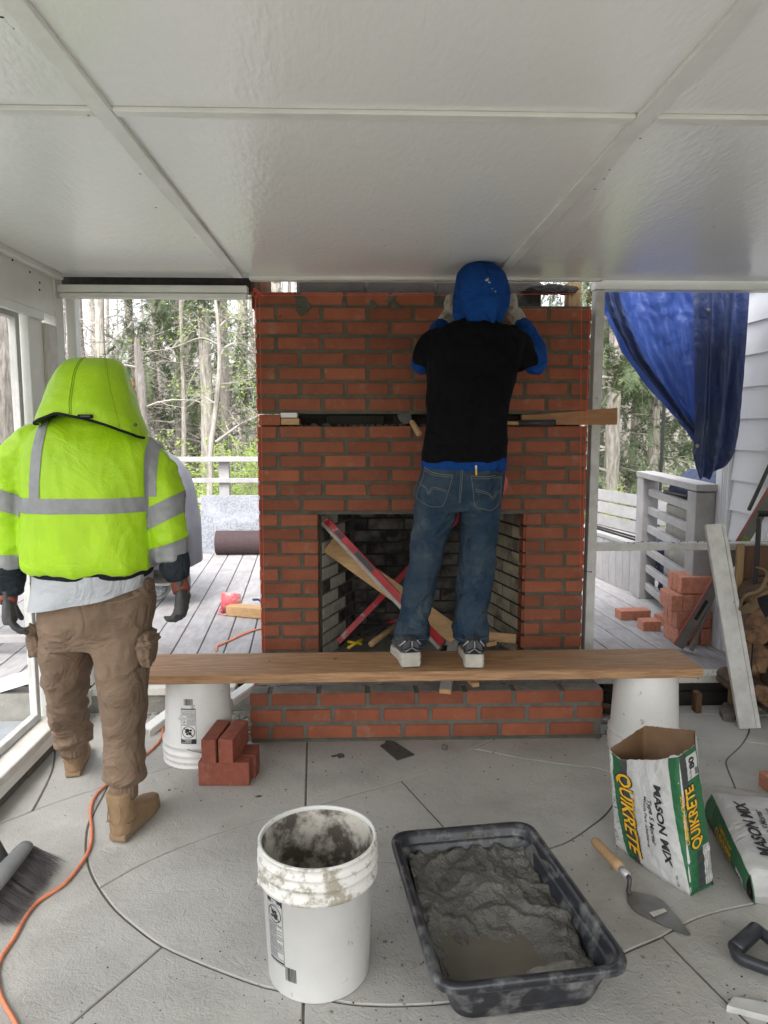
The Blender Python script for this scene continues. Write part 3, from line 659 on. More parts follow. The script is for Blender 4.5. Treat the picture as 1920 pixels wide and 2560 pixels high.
# far railing
rl = thing('railing', 'grey painted deck railing with horizontal rails along the far edge of the deck', 'railing', (-1.0, 7.3, DZ))
yR = 7.3
for i, py in enumerate((1148, 1201, 1251, 1305, 1357, 1408)):
    z = pY(620, py, yR).z
    part_beam('rail', (-4.4, yR, z), (.9, yR, z), .04 if i else .12, .045, MT['deck_rail'], rl)
for x in (-4.0, -2.65, pY(556, 1200, yR-.06).x, .1): part_beam('post', (x, yR+.065, DZ-.2), (x, yR+.065, 1.03), .10, .085, MT['deck_rail'], rl, up=(0, 1, 0))
# second railing at the left, seen past the legs
rl2 = thing('railing', 'grey deck railing seen low at the left behind the person in the yellow jacket', 'railing', (-2.2, 3.95, DZ))
for py in (1262, 1330, 1395, 1461, 1529, 1596, 1657):
    z = pY(60, py, 3.95).z; part_beam('rail', (-4.4, 3.95, z), (-1.52, 3.95, z), .04, .042, MT['deck_rail'], rl2)
for x in (-1.56, -2.7, -3.9): part_beam('post', (x, 4.02, DZ), (x, 4.02, 1.06), .09, .09, MT['deck_rail'], rl2, up=(0, 1, 0))
part_beam('brace', (-1.95, 4.3, .43), (-1.60, 4.05, .62), .05, .05, MT['deck_rail'], rl2)
# rail frame on the right
gp = thing('railing', 'short grey railing with two square posts and five rails on the right of the deck', 'railing', (2.05, 5.2, DZ))
A = V((2.06, 5.2, 0)); Bp = V((1.955, 4.14, 0))
bm = B(); box(bm, 2.0, 2.115, 5.15, 5.265, DZ, 1.0, .004); obj('post', bm, MT['deck_rail'], gp)
bm = B(); box(bm, 1.885, 2.00, 4.07, 4.185, DZ, .995, .004); obj('post', bm, MT['deck_rail'], gp)
part_beam('top_rail', (2.062, 5.28, 1.022), (1.938, 4.05, 1.022), .125, .04, MT['deck_rail'], gp)
for z in (.90, .77, .64, .48, .355, .225): part_beam('rail', (2.055, 5.145, z), (1.95, 4.19, z-.01), .035, .05, MT['deck_rail'], gp)
# bench
be = thing('bench', 'long grey slatted deck bench with a leaning back and vertical skirt boards', 'bench', (2.1, 5.8, DZ))
f0, f1 = V((1.90, 6.25, 0)), V((2.035, 5.27, 0)); b0, b1 = V((2.03, 6.62, 0)), V((2.40, 4.9, 0))
n = 9
for k in range(n):
    a = f0.lerp(f1, k/n); b = f0.lerp(f1, (k+1)/n); d = (b-a).normalized()*.004
    part_beam('skirt_board', (a.x+d.x, a.y+d.y, (DZ+.47)/2), (b.x-d.x, b.y-d.y, (DZ+.47)/2), .02, .47-DZ, MT['deck_rail'], be)
for k in range(3):
    o0 = f0.lerp(b0, .05+k*.33); o1 = f1.lerp(V((2.25, 5.2, 0)), .08+k*.36)
    part_beam('seat_slat', (o0.x+.04, o0.y, .49), (o1.x+.03, o1.y, .49), .125, .03, MT['deck_rail'], be)
for z, off in ((.555, 0), (.66, .02), (.765, .04)):
    part_beam('back_slat', (2.05+off, 6.55, z), (2.33+off*.5, 5.28, z), .025, .094, MT['deck_rail'], be, up=(.2, .1, 1))
for t in (.04, .5, .97):
    p = V((2.09, 6.56, 0)).lerp(V((2.36, 5.28, 0)), t); part_beam('bracket', (p.x-.03, p.y, .42), (p.x+.06, p.y+.01, .80), .05, .05, MT['deck_rail'], be, up=(0, 1, 0))
# things on the deck
um = thing('umbrella_pole', 'thin black pole standing on the deck behind the short railing', 'pole', (2.35, 5.9, DZ))
bm = B(); tube(bm, [pY(1640, 1420, 5.9), pY(1662, 985, 5.9)], .014, 10); obj('pole', bm, MT['black_metal'], um)
bm = B(); tube(bm, spline([pY(1645, 985, 5.85), pY(1641, 1000, 5.85), pY(1638, 1015, 5.85)], 4), [.03]*8+[.02], 8, flat=.4); obj('clamp', bm, MT['black_metal'], um)
# house wall outside
sw = thing('siding_wall', 'white lap-sided house wall outside the right opening', 'wall', (2.05, 3.8, 0))
bm = B(); box(bm, 2.03, 2.6, 3.56, 4.06, -.2, 2.5); obj('sheathing', bm, MT['siding'], sw)
z = .1; k = 0
while z < 2.45:
    bm = B(); vs = [bm.verts.new(p) for p in ((2.003, 3.56, z), (2.029, 3.56, z), (2.029, 3.56, z+.165), (2.018, 3.56, z+.165), (2.003, 3.93, z), (2.029, 3.93, z), (2.029, 3.93, z+.165), (2.018, 3.93, z+.165))]
    for f in ((3, 2, 1, 0), (4, 5, 6, 7), (0, 1, 5, 4), (1, 2, 6, 5), (2, 3, 7, 6), (3, 0, 4, 7)): bm.faces.new([vs[i] for i in f])
    obj('lap_board', bm, MT['siding'], sw); z += .163; k += 1
bm = B(); box(bm, 1.992, 2.03, 3.932, 4.062, -.1, 2.5, .003)
for yy in (3.95, 3.972, 3.994): box(bm, 1.9875, 1.9915, yy, yy+.010, -.1, 2.5)
obj('corner_board', bm, MT['siding'], sw)
bm = B(); box(bm, 2.0, 2.6, 4.063, 4.09, -.1, 2.5, .003); obj('corner_board', bm, MT['siding'], sw)
# grill behind the post
gr = thing('grill', 'pale grey gas grill half hidden behind the right railing post', 'grill', (2.05, 4.65, DZ))
bm = B(); box(bm, 2.06, 2.5, 4.35, 4.9, .18, .86, .02); obj('cabinet', bm, MT['level_grey'], gr)
bm = B(); loft(bm, [[V((2.07, y, .862)), V((2.5, y, .862)), V((2.5, y, 1.0)), V((2.38, y, 1.08)), V((2.2, y, 1.08)), V((2.07, y, .96))] for y in (4.38, 4.88)]); obj('lid', bm, MT['tarp_dark'], gr)
bm = B(); box(bm, 2.045, 2.06, 4.42, 4.47, .80, .84, .003); obj('control_plate', bm, MT['steel'], gr)
bm = B(); tube(bm, [(2.03, 4.5, .93), (2.03, 4.85, .93)], .012, 8); obj('handle', bm, MT['steel_dark'], gr)
bt = thing('tarp_bundle', 'crumpled blue tarp heaped behind the short right railing', 'tarp', (2.25, 5.0, DZ))
def heap(name, c, s, m, parent, fr=7, amp=.35, seed=0):
    bm = B(); bmesh.ops.create_icosphere(bm, subdivisions=4, radius=1)
    for v in bm.verts:
        n_ = v.co.normalized(); k = 1+amp*(abs(nz(n_, fr*.3, seed))*1.4-.3)+amp*.35*abs(nz(n_, fr, seed))
        v.co = V((c[0]+n_.x*s[0]*k, c[1]+n_.y*s[1]*k, c[2]+n_.z*s[2]*k))
    return obj(name, bm, m, parent, smooth=False)
heap('fold', (2.28, 5.05, .36), (.16, .3, .26), MT['tarp_dark'], bt, 9)
heap('fold', (2.23, 4.85, .55), (.13, .14, .15), MT['tarp'], bt, 11, seed=3)
heap('fold', (2.2, 4.75, .86), (.10, .10, .14), MT['tarp_dark'], bt, 11, seed=5)
# hanging tarp
tp = thing('hanging_tarp', 'blue tarpaulin hanging gathered from the top of the right opening', 'tarp', (1.6, 3.72, 2.0))
ys = [700, 760, 800, 870, 950, 1000, 1040, 1080, 1120]
Ls = [1495, 1512, 1528, 1560, 1615, 1655, 1690, 1722, 1748]
Rs = [1740, 1745, 1748, 1752, 1752, 1752, 1754, 1756, 1760]
def lerpl(t, a): 
    t *= len(a)-1; i = min(int(t), len(a)-2); return a[i]+(a[i+1]-a[i])*(t-i)
def swag(u, v):
    py = lerpl(v, ys); x = lerpl(v, Ls)+(lerpl(v, Rs)-lerpl(v, Ls))*u
    s = .5+.5*math.cos(u*2*math.pi*2.2+1.2*v+.5)
    y = 3.80+.07*s*(1-.4*v)+.022*nz((u*7, v*3, 0), 1)+.010*nz((u*20, v*14, 0), 1)
    return pY(x, py, 3.8)+V((.004*nz((u*9, v*20, 4), 1), y-3.8, 0))
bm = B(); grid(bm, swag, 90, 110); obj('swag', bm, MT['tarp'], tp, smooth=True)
ys2 = [700, 800, 900, 1000, 1080, 1130, 1165, 1200]
L2 = [1738, 1742, 1744, 1742, 1738, 1733, 1738, 1748]; R2 = [1868, 1862, 1856, 1850, 1844, 1838, 1830, 1812]
def drop(u, v):
    py = lerpl(v, ys2)-(8*math.sin(u*9)+16*u)*v**8; x = lerpl(v, L2)+(lerpl(v, R2)-lerpl(v, L2))*u
    y = 3.70+.030*math.cos(u*math.pi*5+2*v)+.02*nz((u*6, v*2, 3), 1)+.008*nz((u*18, v*16, 7), 1)+.10*(v**6)*u
    return pY(x, py, 3.7)+V((0, y-3.7, 0))
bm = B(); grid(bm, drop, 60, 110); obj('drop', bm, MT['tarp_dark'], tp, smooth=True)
ys3 = [700, 800, 900, 1000, 1050, 1085]; L3 = [1500, 1532, 1583, 1662, 1700, 1735]
def hemf(u, v):
    py = lerpl(v, ys3); x = lerpl(v, L3)+34*u*(1-.3*v)
    return pY(x, py, 3.74)+V((0, .015*math.cos(u*9+v*5)+.008*nz((u*5, v*22, 0), 1), 0))
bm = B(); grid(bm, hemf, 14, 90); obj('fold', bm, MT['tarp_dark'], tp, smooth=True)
for px, py in ((1772, 775), (1743, 1115)):
    p = pY(px, py, 3.655); bm = B(); M = Matrix.Translation(p) @ Matrix.Rotation(math.pi/2, 4, 'X'); bmesh.ops.create_cone(bm, segments=14, radius1=.010, radius2=.008, depth=.004, cap_ends=True, matrix=M); obj('grommet', bm, MT['steel'], tp)
# bricks stacked on the deck
bm = B(); box(bm, -.1, .1, -.047, .047, -.03, .03, .0025); LBM = bpy.data.meshes.new('loose_brick'); bm.to_mesh(LBM); bm.free(); LBM.materials.append(MT['loose_brick_lit'])
def loose(loc, rz, label, group=None, rx=0, ry=0, mesh=None, sx=1):
    o = obj('loose_brick', mesh or LBM, None, None, loc=loc); o.rotation_euler = (rx, ry, rz); o.scale = (sx, 1, 1)
    return tag(o, label, 'brick', group)
G = 'bricks stacked on the deck'
q = math.pi/2
bx, by = 1.815, 4.12
lv = 'of the deck brick stack'
names = ['bottom layer', 'second layer', 'third layer', 'top layer']
for layer in range(4):
    z = DZ+.049+layer*.0985
    for k in range(3):
        pos = ['left', 'middle', 'right'][k]
        if layer in (3,):
            loose((bx+.09, by-.065+k*.064, z), 0, ['front', 'middle', 'back'][k]+' brick in the top layer '+lv, G, rx=q)
            if k == 0: pass
        elif layer in (2,): loose((bx-.035+k*.064, by-.02+k*.002, z), q, pos+' brick in the third layer '+lv, G, ry=0, rx=0).rotation_euler = (q, 0, q-.06)
        elif layer == 1: loose((bx+.07, by-.07+k*.066, z), 0, ['front', 'middle', 'back'][k]+' brick in the second layer '+lv, G, rx=q)
        else: loose((bx+.01+k*.066, by-.0, z), q, pos+' brick in the bottom layer '+lv, G).rotation_euler = (q, 0, q)
    if layer in (1, 3): loose((bx+.225, by-.02, z), q, 'brick set crosswise at the right end of the '+names[layer]+' '+lv, G).rotation_euler = (q, 0, q)
    else: loose((bx+.07+.15, by, z), q, 'brick at the far right end of the '+names[layer]+' '+lv, G).rotation_euler = (q, 0, q)
loose((1.76, 4.62, DZ+.03), .08, 'whole red brick lying flat on the deck left of the stack')
loose((1.765, 4.36, DZ+.03), .02, 'broken half brick on the deck in front of the whole one', sx=.55)
loose((1.90, 4.47, DZ+.03), .3, 'small brick piece just behind the broken half brick', sx=.35)
loose((-1.37, 3.80, DZ+.10), 0, 'orange red brick standing on end on the deck seen between the walking legs', ry=q)
loose((-1.37, 3.87, DZ+.05), .0, 'brick on edge behind the one standing on end seen between the walking legs', rx=q)
# things on the deck, left
def hollow(bm, c, axis, r0, r1, h, n=32, t=.004):
    """open tapered can along axis"""
    ax = V(axis).normalized(); s = ax.orthogonal().normalized(); u = ax.cross(s); c = V(c)
    prof = [(0, 1e-3), (0, r0), (h, r1), (h, r1+.004), (h-.006, r1+.004), (h-.012, r1-t), (.006, r0-t), (.006, 1e-3)]
    # inside wall
    P_ = [(0, 1e-3), (0, r0), (h, r1), (h, r1-t), (t, r0-t), (t, 1e-3)]
    loft(bm, [ringpts(c+ax*a, s, u, r, r, n) for a, r in P_], True)
rb = thing('paint_pail', 'small pink red pail lying tipped over on the deck', 'pail', (-.87, 4.86, DZ))
bm = B(); hollow(bm, (-.80, 4.87, DZ+.068), (-1, -.12, .05), .052, .066, .125); obj('pail', bm, MT['pink_bucket'], rb, smooth=True)
bm = B(); tube(bm, spline([(-.935, 4.88, DZ+.03), (-.93, 4.80, DZ+.008), (-.86, 4.77, DZ+.006), (-.82, 4.77, DZ+.005)], 5), .006, 6, flat=.6); obj('handle', bm, MT['pink_bucket'], rb)
mbk = thing('mortar_pail', 'grey pail lying on its side on the deck with white rags inside', 'pail', (-1.42, 5.15, DZ))
bm = B(); hollow(bm, (-1.62, 5.38, DZ+.14), (.62, -.75, .02), .10, .125, .30); obj('pail', bm, MT['trim_grey'], mbk, smooth=True)
heap('rag', (-1.455, 5.18, DZ+.085), (.07, .06, .045), MT['white_cloth'], mbk, 8)
o = obj('timber_block', (lambda b: (beam(b, (-.862, 4.80, DZ+.036), (-.60, 4.70, DZ+.036), .095, .066, bev=.004), b)[1])(B()), MT['pine']); tag(o, 'short pale block of wood with red smears lying by the chimney edge', 'block')
bm = B(); box(bm, 0, .001, 0, .001, 0, .001); bm.free()
bm = B(); p = spline([(-.60, 4.60, DZ+.012), (-.66, 4.83, DZ+.08), (-.72, 4.9, DZ+.075)], 6); tube(bm, p, .008, 8); tag(obj('hose', bm, MT['tarp_dark']), 'short end of blue hose showing behind the pale wood block', 'hose')
bm = B(); p = spline([pZ(540, 1628, DZ+.006), pZ(546, 1612, DZ+.006), pZ(570, 1604, DZ+.006), pZ(604, 1588, DZ+.006), pZ(650, 1572, DZ+.006), pZ(720, 1560, DZ+.006)], 6); tube(bm, p, .005, 8)
p = spline([pZ(548, 1614, DZ+.006), pZ(575, 1600, DZ+.006), pZ(612, 1582, DZ+.006), pZ(655, 1570, DZ+.006)], 6); tube(bm, p, .0045, 8)
tag(obj('deck_cord', bm, MT['cord']), 'thin orange cord lying across the deck boards beside the chimney', 'cord', kind=None)
# covered grill
cg = thing('covered_grill', 'barbecue under a light grey fabric cover behind the yellow jacket', 'grill', (-1.55, 5.6, DZ))
bm = B()
rg = []
for z, w_, d_ in ((.42, .50, .30), (.70, .49, .30), (.92, .46, .29), (1.04, .42, .27), (1.14, .35, .22), (1.215, .24, .14), (1.23, .08, .05)):
    rg.append(ringpts((-1.62, 5.15, z), V((1, 0, 0)), V((0, 1, 0)), w_, d_, 48, .55))
loft(bm, rg)
for v in bm.verts: v.co += V((nz(v.co, 8), nz(v.co, 8, 3), 0))*.03*(1.3-v.co.z)
obj('cover', bm, MT['grill_cover'], cg, smooth=True)
for x, y in ((-1.32, 5.3), (-1.75, 5.3), (-1.75, 5.0)): part_beam('leg', (x, y, DZ+.07), (x, y, .55), .05, .05, MT['level_grey'], cg, up=(0, 1, 0))
part_beam('shelf', (-1.75, 5.15, DZ+.16), (-1.3, 5.15, DZ+.16), .3, .02, MT['level_grey'], cg)
bm = B(); bmesh.ops.create_cone(bm, segments=28, radius1=.10, radius2=.10, depth=.035, cap_ends=True, matrix=Matrix.Translation((-1.27, 5.32, DZ+.10)) @ Matrix.Rotation(q, 4, 'Y')); obj('wheel', bm, MT['black_plastic'], cg)
# slab wrapped in plastic and rolled felt
g = thing('wrapped_slab', 'speckled grey stone slab wrapped in clear plastic leaning on the far railing', 'slab', (-1.25, 7.1, DZ))
a0 = pZ(504, 1384, DZ); a1 = pZ(700, 1384, DZ)
bm = B(); z1 = pY(505, 1240, 7.2).z
vs = [bm.verts.new(p) for p in ((a0.x, a0.y, DZ), (-.35, a0.y, DZ), (-.35, 7.22, z1), (a0.x-.0, 7.22, z1), (a0.x, a0.y+.05, DZ), (-.35, a0.y+.05, DZ), (-.35, 7.26, z1), (a0.x, 7.26, z1))]
for f in ((0, 1, 2, 3), (7, 6, 5, 4), (0, 4, 5, 1), (3, 2, 6, 7), (0, 3, 7, 4), (1, 5, 6, 2)): bm.faces.new([vs[i] for i in f])
obj('slab', bm, MT['granite'], g)
bm = B(); grid(bm, lambda u, v: V((a0.x-.01+(-.33-a0.x)*u, a0.y-.012+(7.21-a0.y)*v+.006*nz((u*9, v*9, 0), 1), DZ+(z1-DZ+.01)*v)), 40, 40)
pm = mat('plastic_film', (.6, .63, .7), .25, alpha=.22, bump=.006, bs=12); MT['film'] = pm
obj('plastic_wrap', bm, pm, g, smooth=True)
fr0 = pZ(545, 1383, DZ)
bm = B(); tube(bm, [(fr0.x, fr0.y-.06, DZ+.115), (-.35, fr0.y-.06, DZ+.115)], .115, 28); tag(obj('felt_roll', bm, MT['rust_roll'], smooth=False), 'dark brown roll of roofing felt lying in front of the wrapped slab', 'roll')
# downspout and metal bars
bm = B(); a = pY(-60, 1732, 3.52); b = pY(96, 1684, 3.47); vs = beam(bm, a, b, .075, .055, bev=.006)
for k in (-.02, 0, .02): beam(bm, a+V((0, -.038, k-.002)), b+V((0, -.038, k-.002)), .006, .008)
tag(obj('downspout', bm, MT['siding']), 'white ribbed downspout lying sloped at the left corner of the deck', 'downspout')
for p0, p1, lab in (((365, 1822, .03), (432, 1772, .055), 'short white metal angle lying on the floor left of the left upturned bucket'), ((575, 1745, .15), (640, 1700, .20), 'white metal bar poking out right of the left upturned bucket')):
    a = pZ(*p0); b = pZ(*p1); bm = B(); beam(bm, a, b, .055, .006, bev=.001); beam(bm, a+V((.02, -.02, -.016)), b+V((.02, -.02, -.016)), .005, .028, bev=.001); tag(obj('metal_angle', bm, MT['white_paint']), lab, 'bar')
# white board, tube and tool on the right
bm = B(); 
tl, tr = pY(1759, 1312, 3.235), pY(1808, 1308, 3.235); bl, br_ = pZ(1844, 1819, 0.002), pZ(1897, 1817, .002)
lb = thing('trim_board', 'long white painted trim board with a dark split leaning upright at the right', 'board', tuple(bl))
def quadslab(bm, a, b, c, d, t):
    n_ = (b-a).cross(d-a).normalized()*t
    vs = [bm.verts.new(p) for p in (a, b, c, d, a+n_, b+n_, c+n_, d+n_)]
    for f in ((3, 2, 1, 0), (4, 5, 6, 7), (0, 1, 5, 4), (1, 2, 6, 5), (2, 3, 7, 6), (3, 0, 4, 7)): bm.faces.new([vs[i] for i in f])
m0 = tl.lerp(tr, .80); m1 = bl.lerp(br_, .78); m2 = tl.lerp(tr, .83); m3 = bl.lerp(br_, .80)
quadslab(bm, bl, m1, m0, tl, .018); obj('wide_face', bm, MT['siding'] if 0 else MT['trim_grey'], lb)
bm = B(); quadslab(bm, m3, br_, tr, m2, .018); obj('narrow_strip', bm, MT['trim_grey'], lb)
bm = B(); o_ = V((0, .012, 0)); quadslab(bm, m1+o_, m3+o_, m2+o_, m0+o_, .004); obj('gap', bm, MT['soot'], lb)
tl_ = thing('leaning_level', 'long grey level with a red edge leaning across the right opening', 'level', (1.76, 3.95, DZ))
a = pY(1697, 1615, 3.93); b = pY(1935, 1225, 3.50); d = (b-a)
bm = B(); beam(bm, a, b, .03, .055, up=(-.4, 0, 1), bev=.003); obj('body', bm, MT['alu'], tl_)
n_ = V((-.62, 0, .35)).normalized()*.030
bm = B(); beam(bm, a+n_, b+n_, .024, .008, up=(-.4, 0, 1), bev=.002); obj('red_edge', bm, MT['worn_red'], tl_, smooth=False)
bm = B(); beam(bm, a.lerp(b, .19)+V((-.005, -.017, .004)), a.lerp(b, .32)+V((-.005, -.017, .004)), .004, .018, up=(-.4, 0, 1)); obj('hand_slot', bm, MT['soot'], tl_)
bm = B(); beam(bm, a.lerp(b, .66)+V((0, -.018, 0)), a.lerp(b, .73)+V((0, -.018, 0)), .004, .035, up=(-.4, 0, 1)); obj('vial', bm, MT['spring_leaf'], tl_)
bm = B(); a = pY(1728, 1625, 3.85); b = pY(1800, 1450, 3.80); tube(bm, [a, a.lerp(b, .12), a.lerp(b, .16), b], [.014, .014, .010, .012], 10, flat=1); tag(obj('steel_tube', bm, MT['alu']), 'dull metal tube leaning beside the long grey level', 'tube')
bm = B(); a = pY(1800, 1290, 3.9); b = pY(1925, 1130, 3.58); tube(bm, [pY(1780, 1235, 4.3), pY(1806, 1200, 4.3)], .012, 8); bm.free()
bm = B(); tube(bm, [pY(1872, 1275, 3.60), pY(1935, 1140, 3.50)], .010, 8); tag(obj('dark_rod', bm, MT['steel_dark']), 'dark rod running above the red edged level on the white siding', 'rod')
# firewood rack with logs
rk = thing('firewood_rack', 'black metal firewood rack at the right edge', 'rack', (1.85, 3.2, 0))
bm = B(); tube(bm, spline([(1.825, 3.30, .10), (1.825, 3.30, .95)], 2), .013, 4); obj('upright', bm, MT['black_metal'], rk)
bm = B(); tube(bm, [(1.815, 3.30, .968), (2.4, 3.30, .968)], .014, 4); obj('top_bar', bm, MT['black_metal'], rk)
bm = B(); tube(bm, [(1.83, 3.30, .68), (2.4, 3.30, .68)], .006, 6); obj('cross_bar', bm, MT['black_metal'], rk)
bm = B(); tube(bm, [(1.825, 3.0, .10), (1.825, 3.30, .10), (2.4, 3.3, .10)], .012, 4); obj('base_bar', bm, MT['black_metal'], rk)
pn = thing('plywood_sheet', 'dark stained wooden panel standing behind the firewood', 'panel', (2.1, 3.42, 0))
bm = B(); box(bm, 1.79, 2.8, 3.40, 3.43, .02, .80, .003); obj('panel', bm, MT['dark_wood'], pn)
bm = B(); box(bm, 1.775, 1.81, 3.38, 3.399, .02, .815, .003); obj('edge_strip', bm, MT['pt_wood'], pn)
bm = B(); box(bm, 1.60, 1.63, 3.35, 3.40, 0, .10, .004); tag(obj('wood_stub', bm, MT['dark_wood']), 'short dark wooden stub under the sill behind the white trim board', 'stub')
def log(c, r, axis, Ln, label, seed, kind='split'):
    t = thing('log', label, 'log', tuple(c), 'firewood logs in the black rack'); rnd = random.Random(seed); ax = V(axis).normalized(); s = ax.orthogonal().normalized(); u = ax.cross(s); c = V(c); n = 20
    rad = [r*(1+.12*math.sin(i/n*6.28*2+seed)+.07*rnd.uniform(-1, 1)) for i in range(n)]
    if kind == 'split': rad = [x*(.62 if 5 < i < 9 else .8 if 3 < i < 11 else 1) for i, x in enumerate(rad)]
    bm = B(); rings = []
    for k in range(7): 
        rings.append([c+ax*(Ln*k/6)+(s*math.cos(6.283*i/n)+u*math.sin(6.283*i/n))*rad[i]*(1+.05*nz((i, k, seed), 1.3)) for i in range(n)])
    loft(bm, rings, False); obj('bark', bm, MT['log_bark'], t)
    bm = B(); f = bm.faces.new([bm.verts.new(p-ax*.001) for p in rings[0]]); bmesh.ops.inset_region(bm, faces=[f], thickness=r*.12); bmesh.ops.poke(bm, faces=[f])
    for v in bm.verts: v.co -= ax*(.006*nz(v.co, 60))
    obj('cut_end', bm, MT['log_end'], t)
    bm = B()
    for k in range(2):
        a_ = rnd.uniform(0, 6.28); p0 = c-ax*.007; p1 = c+(s*math.cos(a_)+u*math.sin(a_))*r*rnd.uniform(.5, .85)-ax*.006; beam(bm, p0, p1, .0018*rnd.uniform(.5, 1.3), .002, up=tuple(ax))
    obj('crack', bm, MT['soot'], t)
LG = [(1.835, .585, .058, 'narrow dark log on top of the firewood pile beside the trim board'), (1.845, .445, .080, 'round pale sawn log end near the top of the firewood pile'), (1.838, .275, .090, 'big split log with orange brown wood low in the firewood pile'), (1.85, .10, .080, 'log resting on the floor under the big split one'), (1.965, .54, .070, 'log high at the right edge of the picture'), (2.0, .37, .085, 'log beyond the right edge at the middle of the pile'), (2.0, .19, .080, 'log beyond the right edge low in the pile'), (1.985, .05, .05, 'thin log on the floor beyond the right edge'), (1.765, .155, .045, 'short dark log stub behind the white trim board')]
for i, (x, z, r, lab) in enumerate(LG): log((x, 3.25+.022*(i % 3), z), r, (.1 if i % 2 else .03, 1, .02), .13, lab, i+2, 'round' if i in (1, 4) else 'split')
cr = thing('log_carrier', 'tan canvas log carrier with a black strap on top of the firewood', 'bag', (1.95, 3.1, .6))
bm = B(); P0 = [(1842, 1530, 3.25), (1870, 1512, 3.25), (1905, 1480, 3.24), (1960, 1455, 3.24)]
def cv(u, v): 
    a = spline([pY(*p) for p in P0], 8); i = min(int(u*(len(a)-1)), len(a)-1); w_ = .004+.08*u
    return a[i]+V((.02*u*v, .02*math.sin(v*3+u*5), -w_*v))
grid(bm, cv, 20, 8); obj('canvas', bm, MT['canvas'], cr, smooth=True)
bm = B(); p = spline([pY(1848, 1525, 3.12), pY(1862, 1490, 3.1), pY(1900, 1475, 3.09), pY(1918, 1440, 3.09), pY(1912, 1425, 3.09), pY(1890, 1418, 3.1)], 6); tube(bm, p, .010, 6, flat=.25); obj('strap', bm, MT['canvas'], cr)
bm = B(); grid(bm, lambda u, v: pY(1893+32*v+18*u, 1495+48*u-12*v, 3.06)+V((0, .01*math.sin(u*4), 0)), 8, 6); obj('black_patch', bm, MT['black_cloth'], cr, smooth=True)
bm = B(); pts_ = [pZ(px, py, 0) for px, py in ((1798, 1785), (1806, 1770), (1838, 1771), (1846, 1790), (1834, 1806), (1808, 1803))]
rgs = [[p+V((0, 0, z))+(V((1.80, 3.3, 0))-p)*k for p in pts_] for z, k in ((0, .0), (.026, 0), (.034, .1))]; loft(bm, rgs); tag(obj('flat_stone', bm, MT['stone']), 'flat brown broken stone on the slabs left of the leaning trim board', 'stone')
bm = B(); a = pZ(1500, 1768, 0.02); b = pZ(1565, 1780, 0.02); beam(bm, a, b, .06, .03, bev=.004); tag(obj('wood_scrap', bm, MT['dark_wood']), 'dark reddish wood scrap lying between the hearth and the right bucket', 'wood scrap')
bm = B(); vs_ = [pZ(px, py, .004) for px, py in ((950, 1864), (962, 1858), (964, 1852), (985, 1853), (1036, 1886), (993, 1900), (970, 1880))]
loft(bm, [[p+V((0, 0, -.003)) for p in vs_], [p+V((0, 0, .001)) for p in vs_]]); tag(obj('shingle_scrap', bm, MT['slate']), 'black square scrap of shingle lying flat in front of the hearth', 'shingle')
bm = B(); bmesh.ops.create_icosphere(bm, subdivisions=1, radius=.016, matrix=Matrix.Translation(pZ(1112, 1868, .012))); tag(obj('mortar_lump', bm, MT['stone']), 'small grey brown lump on the slabs right of the shingle scrap', 'lump')
loose((1.21+.19, 2.86-.28, .03), .1, 'red brick cut by the right edge of the picture beside the lying mortar bag').location = pZ(1935, 1975, 0)+V((.062, .0, .03))
# ================================================================ PRINT ON THINGS
def text_mesh(body, shear=0, bold=0.0, seg=.12, width=1.0):
    """flat letters in a unit frame: x along the line 0..1 scaled later, y up; returns verts, faces, total width"""
    cu = bpy.data.curves.new('t', 'FONT'); cu.body = body; cu.size = 1; cu.offset = bold; cu.resolution_u = 3; cu.space_character = width
    o = bpy.data.objects.new('t', cu); COL.objects.link(o); bpy.context.view_layer.update()
    dg = bpy.context.evaluated_depsgraph_get(); me = bpy.data.meshes.new_from_object(o.evaluated_get(dg))
    bm = B(); bm.from_mesh(me); bpy.data.objects.remove(o); bpy.data.curves.remove(cu); bpy.data.meshes.remove(me)
    bmesh.ops.triangulate(bm, faces=bm.faces[:])
    for _ in range(3):
        es = [e for e in bm.edges if e.calc_length() > seg]
        if not es: break
        bmesh.ops.subdivide_edges(bm, edges=es, cuts=1); bmesh.ops.triangulate(bm, faces=bm.faces[:])
    bmesh.ops.delete(bm, geom=[v for v in bm.verts if v.co.y > 1.3 or v.co.y < -.6 or v.co.x < -.3], context='VERTS')
    for v in bm.verts: v.co.x += shear*v.co.y
    xs = [v.co.x for v in bm.verts]; ys_ = [v.co.y for v in bm.verts]
    return bm, min(xs), max(xs), min(ys_), max(ys_)
def lettering(body, fn, m, parent, shear=0, bold=0, caps=True, name='lettering', label=None, seg=.07):
    """fn(a, b) -> point, a 0..1 along the reading direction, b 0..1 from baseline to cap height"""
    bm, x0, x1, y0, y1 = text_mesh(body, shear, bold, seg)
    H = .72
    for v in bm.verts: v.co = fn((v.co.x-x0)/(x1-x0), v.co.y/H)
    for f in bm.faces: f.smooth = False
    me = bpy.data.meshes.new(name); bm.to_mesh(me); bm.free(); me.materials.append(m)
    o = bpy.data.objects.new(name, me); COL.objects.link(o); adopt(o, parent)
    if label: o['label'] = label
    return o
def ribbon(fn, m, parent, name='print', nu=10, nv=40, rect=(0, 1, 0, 1)):
    bm = B(); a, b, c, d = rect; grid(bm, lambda u, v: fn(a+(b-a)*u, c+(d-c)*v), nu, nv); return obj(name, bm, m, parent, smooth=True)
